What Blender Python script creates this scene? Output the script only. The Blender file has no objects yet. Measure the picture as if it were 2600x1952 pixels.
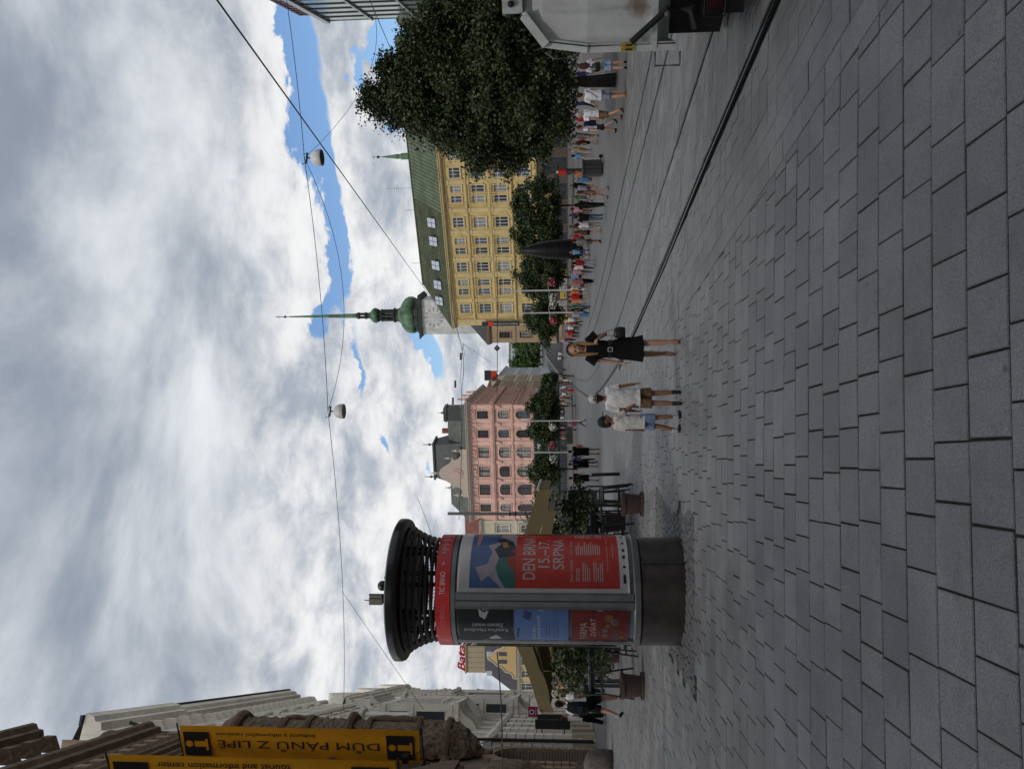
import bpy, bmesh, math, random
import numpy as np
from math import sin, cos, pi, radians, sqrt, atan2, hypot
from mathutils import Vector, Matrix, noise as mnoise
from mathutils.geometry import tessellate_polygon

S = bpy.context.scene
col = S.collection
rnd = random.Random(7)

# ------------------------------------------------------------------ camera (a phone held upright, file stored sideways)
CAM_Z, FPX = 1.58, 1953.0
PITCH, ROLL = radians(3.6), radians(0.5)
Fv = Vector((0, cos(PITCH), sin(PITCH)))
U0 = Vector((0, -sin(PITCH), cos(PITCH)))
R0 = Vector((1, 0, 0))
Uv = U0 * cos(ROLL) + R0 * sin(ROLL)
Rv = R0 * cos(ROLL) - U0 * sin(ROLL)
cd = bpy.data.cameras.new('camera')
cam = bpy.data.objects.new('camera', cd)
col.objects.link(cam)
X, Y, Z = -Uv, Rv, -Fv
cam.matrix_world = Matrix(((X.x, Y.x, Z.x, 0), (X.y, Y.y, Z.y, 0), (X.z, Y.z, Z.z, CAM_Z), (0, 0, 0, 1)))
cd.sensor_fit = 'HORIZONTAL'
cd.sensor_width = 36.0
cd.lens = FPX / 2600 * 36.0
cd.clip_start = 0.05
cd.clip_end = 3000
S.camera = cam
S.view_settings.view_transform = 'Standard'
S.view_settings.look = 'None'
S.view_settings.gamma = 1
S.view_settings.exposure = 0.0
S.view_settings.use_curve_mapping = False


def ray(px, py):
    """direction of a survey sighting: px, py in photograph pixels"""
    return Fv + Rv * ((976 - py) / FPX) + Uv * ((1300 - px) / FPX)


def at(px, py, depth):
    """world point seen at px, py and standing `depth` metres north of the camera"""
    d = ray(px, py)
    t = depth / d.y
    return Vector((d.x * t, depth, CAM_Z + d.z * t))


# ------------------------------------------------------------------ lie of the square
KN = [(-30, .49), (0, 0), (45, -.74), (60, -.82), (80, -.85), (110, -.5), (130, -.1), (150, .73), (270, 7.2), (800, 32)]
KX = [k[0] for k in KN]
KZ = [k[1] for k in KN]


def zg(x, y):
    b = float(np.interp(y, KX, KZ))
    f = min(1, max(0, 1 - (y - 35) / 35))
    return b - .0357 * max(-20, min(14, x)) * f


def gp(px, py):
    """ground point seen at px, py"""
    d = ray(px, py)
    t, st = 2.0, .05
    while t < 900:
        p = Vector((0, 0, CAM_Z)) + d * t
        if p.z <= zg(p.x, p.y):
            break
        t += max(st, t * .002)
    return Vector((p.x, p.y, zg(p.x, p.y)))


# ------------------------------------------------------------------ sky and sun
SUN_AZ, SUN_EL = radians(218), radians(47)      # compass angle from +Y towards +X: behind the camera, to its left
sund = Vector((sin(SUN_AZ) * cos(SUN_EL), cos(SUN_AZ) * cos(SUN_EL), sin(SUN_EL)))
ld = bpy.data.lights.new('sun', 'SUN')
ld.energy = 1.5
ld.angle = radians(14)
ld.color = (1.0, .95, .87)
sun = bpy.data.objects.new('sun', ld)
col.objects.link(sun)
sun.rotation_euler = sund.to_track_quat('Z', 'Y').to_euler()
sun.location = (-30, -30, 60)

W = bpy.data.worlds.new('World')
S.world = W
W.use_nodes = True
nt = W.node_tree
nt.nodes.clear()


class E:
    """tiny expression builder for shader math"""
    def __init__(s, tree, sock):
        s.t, s.s = tree, sock

    def op(s, o, b=None, c=None):
        n = s.t.nodes.new('ShaderNodeMath')
        n.operation = o
        for i, v in enumerate((s, b, c)):
            if v is None:
                continue
            if isinstance(v, E):
                s.t.links.new(v.s, n.inputs[i])
            else:
                n.inputs[i].default_value = v
        return E(s.t, n.outputs[0])
    __add__ = lambda s, b: s.op('ADD', b)
    __radd__ = __add__
    __sub__ = lambda s, b: s.op('SUBTRACT', b)
    __mul__ = lambda s, b: s.op('MULTIPLY', b)
    __rmul__ = __mul__
    __truediv__ = lambda s, b: s.op('DIVIDE', b)

    def ramp(s, a, b, lo=0., hi=1., smooth=True):
        n = s.t.nodes.new('ShaderNodeMapRange')
        n.interpolation_type = 'SMOOTHSTEP' if smooth else 'LINEAR'
        s.t.links.new(s.s, n.inputs[0])
        for i, v in enumerate((a, b, lo, hi)):
            n.inputs[i + 1].default_value = v
        return E(s.t, n.outputs[0])


def combine(t, a, b, c):
    n = t.nodes.new('ShaderNodeCombineXYZ')
    for i, v in enumerate((a, b, c)):
        if isinstance(v, E):
            t.links.new(v.s, n.inputs[i])
        else:
            n.inputs[i].default_value = v
    return n.outputs[0]


def noise_e(t, vec, scale, detail=4, rough=.55, dist=0.):
    n = t.nodes.new('ShaderNodeTexNoise')
    if vec is not None:
        t.links.new(vec, n.inputs['Vector'])
    n.inputs['Scale'].default_value = scale
    n.inputs['Detail'].default_value = detail
    n.inputs['Roughness'].default_value = rough
    n.inputs['Distortion'].default_value = dist
    return E(t, n.outputs[0])


def mixc(t, fac, a, b):
    n = t.nodes.new('ShaderNodeMix')
    n.data_type = 'RGBA'
    if isinstance(fac, E):
        t.links.new(fac.s, n.inputs[0])
    else:
        n.inputs[0].default_value = fac
    for i, v in ((6, a), (7, b)):
        if isinstance(v, (tuple, list)):
            n.inputs[i].default_value = (*v[:3], 1)
        else:
            t.links.new(v, n.inputs[i])
    return n.outputs[2]


def build_sky():
    tc = nt.nodes.new('ShaderNodeTexCoord')
    sp = nt.nodes.new('ShaderNodeSeparateXYZ')
    nt.links.new(tc.outputs['Generated'], sp.inputs[0])
    x, y, z = (E(nt, sp.outputs[i]) for i in range(3))
    el = z.op('ARCSINE')
    az = x.op('ARCTAN2', y)
    zz = z.op('MAXIMUM', 0.0) + .16
    plane = combine(nt, x / zz, y / zz, 0.0)              # a flat cloud deck seen from below
    sph = combine(nt, az * 1.0, el * 1.7, 0.0)
    nA = noise_e(nt, plane, 1.0, 3, .5, .2)               # big deck
    nB = noise_e(nt, sph, 10.0, 8, .62, .25)              # heaps
    streak = combine(nt, x / zz * .85 + y / zz * .2, y / zz * .95 - x / zz * .25, 0.0)
    nC = noise_e(nt, streak, 1.9, 7, .56, .35)
    nD = noise_e(nt, sph, 4.0, 3, .55)
    cover = 1.0 + (nB - .5) * 1.7 + (nA - .5) * .3
    wa, we = az + (nD - .5) * .22 + (nB - .5) * .08, el + (nB - .5) * .09 + (nD - .5) * .08
    # gaps of blue: (px, py, half width across, half length, lean)
    gaps = [(762, 170, 46, 360, .06, 1.15), (868, 640, 21, 190, .10, 1.0), (826, 828, 36, 66, -.2, .95), (1092, 892, 26, 95, .27, 1.1),
            (1010, 90, 75, 95, .1, 1.25), (1022, 350, 24, 60, 0, .8), (905, 205, 16, 90, .05, .9), (968, 1128, 14, 42, .3, .8),
            (1085, 1195, 12, 35, 0, .6), (915, 940, 12, 70, .1, .55)]
    for (px, py, hw, hl, lean, wt) in gaps:
        d = ray(px, py).normalized()
        e0, a0 = math.asin(d.z), atan2(d.x, d.y)
        hw, hl = hw / FPX, hl / FPX * .9
        da, de = wa - a0, we - e0
        # lean: x grows with y in the photograph, so elevation falls to the left (negative azimuth)
        u = (de - da * lean) * (1 / hw)
        v = da * (1 / hl)
        g = ((u * u + v * v) * -.8).op('EXPONENT')
        cover = cover - g * wt
    # far from the view a broken deck goes on in the same way
    cover = cover - nA.ramp(.56, .72) * el.ramp(.02, .3) * az.op('ABSOLUTE').ramp(.6, 1.0) * .9
    cloud = cover.ramp(.36, .60)
    shade = nC * .6 + nA * .4
    high = el.ramp(.28, .5)
    w_hi = shade.ramp(.41, .61)
    w_lo = (nB * .6 + nC * .4).ramp(.36, .60)
    deck = mixc(nt, w_hi, (2.75, 3.2, 3.95), (8.2, 8.5, 8.9))
    heap = mixc(nt, w_lo, (3.7, 4.2, 5.0), (9.3, 9.3, 9.3))
    cl = mixc(nt, high, heap, deck)
    sk = nt.nodes.new('ShaderNodeTexSky')
    sk.sky_type = 'NISHITA'
    sk.sun_disc = False
    sk.sun_elevation = SUN_EL
    sk.sun_rotation = SUN_AZ
    sk.air_density = 1.2
    sk.dust_density = .6
    sk.ozone_density = 2.0
    skym = nt.nodes.new('ShaderNodeMix')
    skym.data_type = 'RGBA'
    skym.blend_type = 'MULTIPLY'
    skym.inputs[0].default_value = 1
    nt.links.new(sk.outputs[0], skym.inputs[6])
    skym.inputs[7].default_value = (1.0, 1.15, 1.35, 1)
    out = mixc(nt, cloud, skym.outputs[2], cl)
    bg = nt.nodes.new('ShaderNodeBackground')
    bg.inputs['Strength'].default_value = .1
    nt.links.new(out, bg.inputs['Color'])
    wo = nt.nodes.new('ShaderNodeOutputWorld')
    nt.links.new(bg.outputs[0], wo.inputs[0])


build_sky()

# ------------------------------------------------------------------ materials
MATS = {}


def mat(name, c=(.5, .5, .5), rough=.75, var=.18, scale=3.0, bump=0., bscale=40., metal=0., spec=.4, obj=True, island=0., emit=None, c2=None):
    if name in MATS:
        return MATS[name]
    m = bpy.data.materials.new(name)
    m.use_nodes = True
    t = m.node_tree
    b = t.nodes['Principled BSDF']
    b.inputs['Roughness'].default_value = rough
    b.inputs['Metallic'].default_value = metal
    b.inputs['Specular IOR Level'].default_value = spec
    tc = t.nodes.new('ShaderNodeTexCoord')
    vec = tc.outputs['Object']
    f = noise_e(t, vec, scale, 5, .6)
    lo = tuple(v * (1 - var) for v in c)
    hi = c2 if c2 else tuple(min(1, v * (1 + var)) for v in c)
    cc = mixc(t, f.ramp(.3, .7), lo, hi)
    if island > 0 or obj:
        hs = t.nodes.new('ShaderNodeHueSaturation')
        oi = t.nodes.new('ShaderNodeObjectInfo')
        v = E(t, oi.outputs['Random'])
        if island > 0:
            ge = t.nodes.new('ShaderNodeNewGeometry')
            v = (v + E(t, ge.outputs['Random Per Island'])).op('FRACT')
            k = island
        else:
            k = .06
        t.links.new((v * (2 * k) + (1 - k)).s, hs.inputs['Value'])
        t.links.new(cc, hs.inputs['Color'])
        cc = hs.outputs[0]
    t.links.new(cc, b.inputs['Base Color'])
    if bump > 0:
        bn = t.nodes.new('ShaderNodeBump')
        bn.inputs['Strength'].default_value = bump
        bn.inputs['Distance'].default_value = .02
        t.links.new(noise_e(t, vec, bscale, 4, .6).s, bn.inputs['Height'])
        t.links.new(bn.outputs[0], b.inputs['Normal'])
    if emit:
        b.inputs['Emission Color'].default_value = (*emit, 1)
        b.inputs['Emission Strength'].default_value = 1
    MATS[name] = m
    return m


def lines_on(m, period, dark=.72, axis=2, width=.1, brick=None):
    """fine joints scored in a plaster or roof: horizontal grooves, or a brick-like grid"""
    t = m.node_tree
    b = t.nodes['Principled BSDF']
    src = b.inputs['Base Color'].links[0].from_socket
    tc = t.nodes.new('ShaderNodeTexCoord')
    if brick:
        sp = t.nodes.new('ShaderNodeSeparateXYZ')
        t.links.new(tc.outputs['Object'], sp.inputs[0])
        br = t.nodes.new('ShaderNodeTexBrick')
        t.links.new(combine(t, E(t, sp.outputs[0]), E(t, sp.outputs[2]), 0.), br.inputs['Vector'])
        br.inputs['Scale'].default_value = 1.
        br.inputs['Brick Width'].default_value, br.inputs['Row Height'].default_value = brick
        br.inputs['Mortar Size'].default_value = width
        br.inputs['Color1'].default_value = (1, 1, 1, 1)
        br.inputs['Color2'].default_value = (.82, .82, .82, 1)
        br.inputs['Mortar'].default_value = (dark, dark, dark, 1)
        f = br.outputs[0]
    else:
        sp = t.nodes.new('ShaderNodeSeparateXYZ')
        t.links.new(tc.outputs['Object'], sp.inputs[0])
        k = (E(t, sp.outputs[axis]) * (1 / period)).op('FRACT').ramp(width, width + .04, dark, 1., False)
        f = combine(t, k, k, k)
    mm = t.nodes.new('ShaderNodeMix')
    mm.data_type = 'RGBA'
    mm.blend_type = 'MULTIPLY'
    mm.inputs[0].default_value = 1
    t.links.new(src, mm.inputs[6])
    t.links.new(f, mm.inputs[7])
    t.links.new(mm.outputs[2], b.inputs['Base Color'])
    return m


def streaks(m, k=.8, s_=1.6):
    """rain streaks and faded patches on a wall"""
    t = m.node_tree
    b = t.nodes['Principled BSDF']
    src = b.inputs['Base Color'].links[0].from_socket
    tc = t.nodes.new('ShaderNodeTexCoord')
    mp = t.nodes.new('ShaderNodeMapping')
    mp.inputs['Scale'].default_value = (s_, s_, s_ * .09)
    t.links.new(tc.outputs['Object'], mp.inputs[0])
    f = noise_e(t, mp.outputs[0], 1., 6, .65).ramp(.46, .68, 1., k) * noise_e(t, tc.outputs['Object'], .35, 4, .6).ramp(.35, .65, .9, 1.06)
    mm = t.nodes.new('ShaderNodeMix')
    mm.data_type = 'RGBA'
    mm.blend_type = 'MULTIPLY'
    mm.inputs[0].default_value = 1
    t.links.new(src, mm.inputs[6])
    t.links.new(combine(t, f, f, f), mm.inputs[7])
    t.links.new(mm.outputs[2], b.inputs['Base Color'])
    return m


def flat(name, c, rough=.6, metal=0., var=.08, spec=.4):
    return mat(name, c, rough, var, 6., 0, 40, metal, spec)


# ------------------------------------------------------------------ mesh builder
class MB:
    def __init__(s):
        s.v, s.f = [], []

    def quad(s, *p):
        i = len(s.v)
        s.v += [tuple(q) for q in p]
        s.f.append(tuple(range(i, i + len(p))))
        return s

    def raw(s, v, f):
        i = len(s.v)
        s.v += [tuple(q) for q in v]
        s.f += [tuple(i + k for k in q) for q in f]
        return s

    def box(s, x0, x1, y0, y1, z0, z1):
        return s.raw([(x0, y0, z0), (x1, y0, z0), (x1, y1, z0), (x0, y1, z0), (x0, y0, z1), (x1, y0, z1), (x1, y1, z1), (x0, y1, z1)],
                     [(0, 3, 2, 1), (4, 5, 6, 7), (0, 1, 5, 4), (1, 2, 6, 5), (2, 3, 7, 6), (3, 0, 4, 7)])

    def cbox(s, c, d, rz=0, M=None):
        x, y, z = d[0] / 2, d[1] / 2, d[2] / 2
        t = MB().box(-x, x, -y, y, -z, z)
        m = Matrix.Translation(c) @ (M if M else Matrix.Rotation(rz, 4, 'Z'))
        return s.raw([m @ Vector(p) for p in t.v], t.f)

    def prism(s, poly, a, b, axis='y'):
        """poly in the other two axes (in order), extruded a..b along axis"""
        n = len(poly)

        def P(p, k):
            return {'x': (k, p[0], p[1]), 'y': (p[0], k, p[1]), 'z': (p[0], p[1], k)}[axis]
        v = [P(p, a) for p in poly] + [P(p, b) for p in poly]
        f = [(i, (i + 1) % n, n + (i + 1) % n, n + i) for i in range(n)]
        f += [tuple(range(n - 1, -1, -1)), tuple(range(n, 2 * n))]
        return s.raw(v, f)

    def lathe(s, prof, n=24, c=(0, 0, 0), a0=0., a1=2 * pi, cap=True, tw=None):
        full = abs(a1 - a0 - 2 * pi) < 1e-6
        m = n if full else n + 1
        i = len(s.v)
        for (r, z) in prof:
            for k in range(m):
                a = a0 + (a1 - a0) * k / n
                s.v.append((c[0] + r * cos(a), c[1] + r * sin(a), c[2] + z))
        for j in range(len(prof) - 1):
            for k in range(n):
                k2 = (k + 1) % m
                s.f.append((i + j * m + k, i + j * m + k2, i + (j + 1) * m + k2, i + (j + 1) * m + k))
        if cap and full:
            if prof[0][0] > 1e-4:
                s.f.append(tuple(i + k for k in range(m - 1, -1, -1)))
            if prof[-1][0] > 1e-4:
                s.f.append(tuple(i + (len(prof) - 1) * m + k for k in range(m)))
        return s

    def tube(s, pts, r, n=6, cap=True):
        pts = [Vector(p) for p in pts]
        rs = r if isinstance(r, (list, tuple)) else [r] * len(pts)
        i = len(s.v)
        up = Vector((0, 0, 1))
        for k, p in enumerate(pts):
            d = (pts[min(k + 1, len(pts) - 1)] - pts[max(k - 1, 0)])
            d = d.normalized() if d.length > 1e-9 else Vector((0, 0, 1))
            a = d.cross(up)
            if a.length < 1e-3:
                a = d.cross(Vector((1, 0, 0)))
            a.normalize()
            b = d.cross(a)
            for j in range(n):
                t = 2 * pi * j / n
                s.v.append(tuple(p + (a * cos(t) + b * sin(t)) * rs[k]))
        for k in range(len(pts) - 1):
            for j in range(n):
                j2 = (j + 1) % n
                s.f.append((i + k * n + j, i + k * n + j2, i + (k + 1) * n + j2, i + (k + 1) * n + j))
        if cap:
            s.f.append(tuple(i + j for j in range(n - 1, -1, -1)))
            s.f.append(tuple(i + (len(pts) - 1) * n + j for j in range(n)))
        return s

    def loft(s, rings):
        """rings: lists of equal length of points; capped"""
        n = len(rings[0])
        i = len(s.v)
        for r in rings:
            s.v += [tuple(p) for p in r]
        for k in range(len(rings) - 1):
            for j in range(n):
                j2 = (j + 1) % n
                s.f.append((i + k * n + j, i + k * n + j2, i + (k + 1) * n + j2, i + (k + 1) * n + j))
        s.f.append(tuple(i + j for j in range(n - 1, -1, -1)))
        s.f.append(tuple(i + (len(rings) - 1) * n + j for j in range(n)))
        return s

    def sph(s, c, r, n=10, m=6):
        r = r if isinstance(r, (tuple, list)) else (r, r, r)
        rings = []
        for k in range(m + 1):
            t = -pi / 2 + pi * k / m
            t = max(-pi / 2 + .08, min(pi / 2 - .08, t))
            rings.append([(c[0] + r[0] * cos(t) * cos(2 * pi * j / n), c[1] + r[1] * cos(t) * sin(2 * pi * j / n), c[2] + r[2] * sin(t)) for j in range(n)])
        return s.loft(rings)

    def sweep(s, prof, x0, x1):
        """cornice: prof (outward, up) closed polygon extruded along x, outward is -y"""
        return s.prism([(-o, u) for o, u in prof], x0, x1, 'x')

    def mesh(s, name, m=None, smooth=False):
        me = bpy.data.meshes.new(name)
        me.from_pydata(s.v, [], s.f)
        if m:
            me.materials.append(m)
        if smooth:
            me.shade_smooth()
        me.update()
        return me

    def obj(s, name, m=None, parent=None, loc=None, rz=None, smooth=False, fix=True):
        me = s.mesh(name, m, smooth)
        if fix and s.f:
            bm = bmesh.new()
            bm.from_mesh(me)
            bmesh.ops.recalc_face_normals(bm, faces=bm.faces)
            bm.to_mesh(me)
            bm.free()
        return put(name, me, parent, loc, rz)


def put(name, me, parent=None, loc=None, rz=None):
    o = bpy.data.objects.new(name, me)
    col.objects.link(o)
    if parent is not None:
        o.parent = parent
    if loc is not None:
        o.location = loc
    if rz is not None:
        o.rotation_euler.z = rz
    return o


def tag(o, label=None, cat=None, group=None, kind=None):
    for k, v in (('label', label), ('category', cat), ('group', group), ('kind', kind)):
        if v:
            o[k] = v
    return o


def thing(name, label, cat, loc=(0, 0, 0), rz=0, group=None):
    o = bpy.data.objects.new(name, None)
    o.empty_display_size = .1
    col.objects.link(o)
    o.location = loc
    o.rotation_euler.z = rz
    return tag(o, label, cat, group)


def copy_tree(o, parent=None):
    c = o.copy()
    col.objects.link(c)
    c.parent = parent
    for ch in o.children:
        copy_tree(ch, c)
    return c


def smooth_by(o, ang=35):
    me = o.data
    me.shade_smooth()
    try:
        me.set_sharp_from_angle(angle=radians(ang))
    except Exception:
        pass
    return o


_txt = {}


def text_geo(s, size=1., bold=0., shear=0.):
    """flat lettering as (verts2d, faces), origin at left baseline"""
    cu = bpy.data.curves.new('t', 'FONT')
    cu.body = s
    cu.size = size
    cu.offset = bold
    cu.shear = shear
    cu.resolution_u = 3
    o = bpy.data.objects.new('t', cu)
    col.objects.link(o)
    dg = bpy.context.evaluated_depsgraph_get()
    me = bpy.data.meshes.new_from_object(o.evaluated_get(dg))
    v = [tuple(p.co[:2]) for p in me.vertices]
    f = [tuple(p.vertices) for p in me.polygons]
    bpy.data.objects.remove(o)
    bpy.data.curves.remove(cu)
    bpy.data.meshes.remove(me)
    return v, f


def fit_text(s, w, h, **k):
    """lettering scaled to fill w x h, lower left at 0,0"""
    v, f = text_geo(s, 1., **k)
    xs = [p[0] for p in v]
    ys = [p[1] for p in v]
    sx, sy = w / (max(xs) - min(xs)), h / (max(ys) - min(ys))
    return [((p[0] - min(xs)) * sx, (p[1] - min(ys)) * sy) for p in v], f


def clip(poly, nx, ny, d):
    """keep the part of a 2d polygon where nx*x+ny*y<=d"""
    out = []
    for i, p in enumerate(poly):
        q = poly[(i + 1) % len(poly)]
        a, b = nx * p[0] + ny * p[1] - d, nx * q[0] + ny * q[1] - d
        if a <= 0:
            out.append(p)
        if (a < 0 < b) or (b < 0 < a):
            t = a / (a - b)
            out.append((p[0] + (q[0] - p[0]) * t, p[1] + (q[1] - p[1]) * t))
    return out
# ------------------------------------------------------------------ ground
m_joint = mat('joint_soil', (.022, .021, .02), .95, .4, 9., .5, 60., c2=(.034, .040, .022), obj=False)


def paver_mat():
    m = bpy.data.materials.new('grey_granite_paver')
    m.use_nodes = True
    t = m.node_tree
    b = t.nodes['Principled BSDF']
    b.inputs['Specular IOR Level'].default_value = .5
    ge = t.nodes.new('ShaderNodeNewGeometry')
    oi = t.nodes.new('ShaderNodeObjectInfo')
    pos = ge.outputs['Position']
    v = (E(t, oi.outputs['Random']) + E(t, ge.outputs['Random Per Island'])).op('FRACT')
    grain = noise_e(t, pos, 105., 4, .75)
    cloudy = noise_e(t, pos, 1.1, 6, .65, .4)
    stain = noise_e(t, pos, 5.5, 5, .7, .6)
    c = mixc(t, v, (.124, .123, .122), (.168, .165, .161))
    hs = t.nodes.new('ShaderNodeHueSaturation')
    t.links.new(c, hs.inputs['Color'])
    k = grain.ramp(.36, .64, .62, 1.42, False) * cloudy.ramp(.36, .64, .80, 1.15) * stain.ramp(.56, .70, 1.0, .78)
    t.links.new(k.s, hs.inputs['Value'])
    vo = t.nodes.new('ShaderNodeTexVoronoi')
    vo.inputs['Scale'].default_value = 3.1
    t.links.new(pos, vo.inputs['Vector'])
    spot = E(t, vo.outputs['Distance']).ramp(.035, .06, .8, 0.)
    cc = mixc(t, spot, hs.outputs[0], (.055, .056, .058))
    t.links.new(cc, b.inputs['Base Color'])
    t.links.new((cloudy.ramp(.3, .7, .52, .68) + (grain - .5) * .15).s, b.inputs['Roughness'])
    bn = t.nodes.new('ShaderNodeBump')
    bn.inputs['Strength'].default_value = .5
    bn.inputs['Distance'].default_value = .006
    t.links.new(grain.s, bn.inputs['Height'])
    t.links.new(bn.outputs[0], b.inputs['Normal'])
    return m


m_paver = paver_mat()
m_sett = mat('dark_cobble_sett', (.105, .103, .100), .7, .25, 30., .5, 120., island=.18)
m_rail = mat('rail_steel', (.20, .20, .205), .38, .2, 8., metal=.85, obj=False)
m_rubber = mat('rail_joint_filler', (.008, .008, .009), .95, .3, 12., obj=False, spec=.05)
m_asph = mat('street_asphalt', (.062, .058, .058), .8, .15, .6, .3, 60., obj=False)


def far_paving_mat():
    m = bpy.data.materials.new('distant_paving')
    m.use_nodes = True
    t = m.node_tree
    b = t.nodes['Principled BSDF']
    b.inputs['Roughness'].default_value = .6
    b.inputs['Specular IOR Level'].default_value = .5
    tc = t.nodes.new('ShaderNodeTexCoord')
    br = t.nodes.new('ShaderNodeTexBrick')
    t.links.new(tc.outputs['Object'], br.inputs['Vector'])
    br.inputs['Scale'].default_value = 1.0
    br.inputs['Brick Width'].default_value = .5
    br.inputs['Row Height'].default_value = .6
    br.inputs['Mortar Size'].default_value = .012
    br.inputs['Color1'].default_value = (.132, .130, .128, 1)
    br.inputs['Color2'].default_value = (.112, .111, .110, 1)
    br.inputs['Mortar'].default_value = (.06, .06, .06, 1)
    n = noise_e(t, tc.outputs['Object'], .35, 6, .65)
    mm = t.nodes.new('ShaderNodeMix')
    mm.data_type = 'RGBA'
    mm.blend_type = 'MULTIPLY'
    mm.inputs[0].default_value = 1
    t.links.new(br.outputs[0], mm.inputs[6])
    t.links.new(mixc(t, n.ramp(.3, .7), (.86, .86, .86), (1.12, 1.12, 1.12)), mm.inputs[7])
    t.links.new(mm.outputs[2], b.inputs['Base Color'])
    return m


m_far = far_paving_mat()
P0, P1 = 1.1, 27.0                      # depth range of the paving laid stone by stone


def half_w(y):
    return .55 * y + 2.2


ys = list(np.linspace(-25, P0, 6)) + list(np.arange(2.5, P1, 2.0)) + [P1]
ys += list(np.geomspace(30, 800, 34))
xs = [-260, -160, -90, -60, -40, -28, -20, -16, -12, -8, -5, -2.5, 0, 2.5, 5, 8, 11, 14, 18, 24, 32, 44, 60, 90, 160, 260]
g = MB()
for y in ys:
    for x in xs:
        g.v.append((x, y, zg(x, y) - .016))
nx = len(xs)
for j in range(len(ys) - 1):
    for i in range(nx - 1):
        g.f.append((j * nx + i, j * nx + i + 1, (j + 1) * nx + i + 1, (j + 1) * nx + i))
ground = tag(g.obj('ground', m_joint, smooth=True), 'dark soil in the joints under the paving of the square', 'ground', kind='structure')


def sheet(pts_rows, name, m, dz):
    s = MB()
    n = len(pts_rows[0])
    for r in pts_rows:
        for (x, y) in r:
            s.v.append((x, y, zg(x, y) + dz))
    for j in range(len(pts_rows) - 1):
        for i in range(n - 1):
            s.f.append((j * n + i, j * n + i + 1, (j + 1) * n + i + 1, (j + 1) * n + i))
    return s


fp = MB()
yy = [P0] + list(np.arange(3, P1, 2.0)) + [P1]
for sgn in (-1, 1):
    s = sheet([[(sgn * (half_w(y) - .1 + k * k * 40), y) for k in np.linspace(0, 2.2, 9)] for y in yy], '', None, 0)
    fp.raw(s.v, s.f)
for a, b in ((-25, P0), (P1 - .12, 800)):
    yl = list(np.linspace(a, b, 5)) if b < 5 else [a] + list(np.geomspace(29, b, 40))
    s = sheet([[(x, y) for x in xs] for y in yl], '', None, 0)
    fp.raw(s.v, s.f)
tag(fp.obj('square_paving', m_far, smooth=True), 'grey stone paving of the square farther off', 'paving', kind='structure')

pave = bpy.data.objects.new('pavement', None)
col.objects.link(pave)
tag(pave, 'grey granite paving stones of the near square', 'pavement', kind='structure')


def row_y(x):
    return .09 * x - .04 * 1.5 * math.log(cosh(x / 1.5))


def cosh(v):
    return math.cosh(max(-30, min(30, v)))


def row_slope(x):
    return .09 - .04 * math.tanh(x / 1.5)


LN = 1.008


def rail_s(x, y):
    return (x + .128 * y - 3.98) / LN


# kiosk sett patch (a quarter of small cobbles round the advertising column)
PATCH = [tuple(gp(*p).xy) for p in ((1706, 1300), (1763, 1300), (1766, 1772), (1704, 1655))]
PATCH += [(PATCH[3][0] - .1, PATCH[3][1] + 2.2), (PATCH[0][0] + .1, PATCH[0][1] + 2.2)]


def in_patch(x, y):
    c = False
    n = len(PATCH)
    for i in range(n):
        (x0, y0), (x1, y1) = PATCH[i], PATCH[(i + 1) % n]
        if (y0 > y) != (y1 > y) and x < (x1 - x0) * (y - y0) / (y1 - y0) + x0:
            c = not c
    return c


stones = []                                   # (cx, cy, len, wid, angle, clippoly or None)
gapw = .0075
pr = random.Random(11)
k = -30
while True:
    y0 = P0 + k * .30
    k += 1
    if y0 > P1 + 3:
        break
    x = -half_w(min(y0 + 2, P1)) - pr.random() * .4
    xend = half_w(min(y0 + 2, P1))
    while x < xend:
        L = pr.choice((.22, .25, .28, .32, .38)) * pr.uniform(.95, 1.05)
        xm = x + L / 2
        yc = y0 + row_y(xm) + .15
        x += L
        if not (P0 - .1 < yc < P1) or abs(xm) > half_w(yc):
            continue
        if in_patch(xm, yc):
            continue
        an = math.atan(row_slope(xm))
        w, l = .30 - pr.choice((.010, .011, .013)), L - gapw * pr.choice((1, 1, 1, 1.7))
        c, s_ = cos(an), sin(an)
        q = [(xm + u * c - v * s_, yc + u * s_ + v * c) for u, v in ((-l / 2, -w / 2), (l / 2, -w / 2), (l / 2, w / 2), (-l / 2, w / 2))]
        ss = [rail_s(*p) for p in q]
        lo, hi = min(ss), max(ss)
        if hi < -1.46 - .005 or (lo > -.8 and hi < -.12) or lo > .12:
            stones.append((xm, yc, l, w, an, None))
            continue
        for (a, b) in ((-99, -1.465), (-.795, -.12), (.12, 99)):
            p = clip(q, -1 / LN, -.128 / LN, -(a + 3.98 / LN)) if a > -90 else q
            if p:
                p = clip(p, 1 / LN, .128 / LN, b + 3.98 / LN) if b < 90 else p
            if len(p) > 2:
                ar = abs(sum(p[i][0] * p[(i + 1) % len(p)][1] - p[(i + 1) % len(p)][0] * p[i][1] for i in range(len(p)))) / 2
                if ar > .004:
                    stones.append((xm, yc, l, w, an, p))
# strip of courses laid along the rail
dx, dy = -.128 / LN, 1 / LN
for r_ in range(3):
    t = 1.0
    while t < P1:
        L = pr.choice((.3, .36, .42, .5, .58))
        sm = -1.46 + .22 * (r_ + .5)
        px_, py_ = 3.98 / LN / LN, 3.98 * .128 / LN / LN
        cx = px_ + sm / LN + dx * (t + L / 2)
        cy = py_ + sm * .128 / LN + dy * (t + L / 2)
        if P0 < cy < P1 and abs(cx) < half_w(cy):
            stones.append((cx, cy, L - gapw, .22 - gapw, atan2(dy, dx), None))
        t += L

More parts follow.
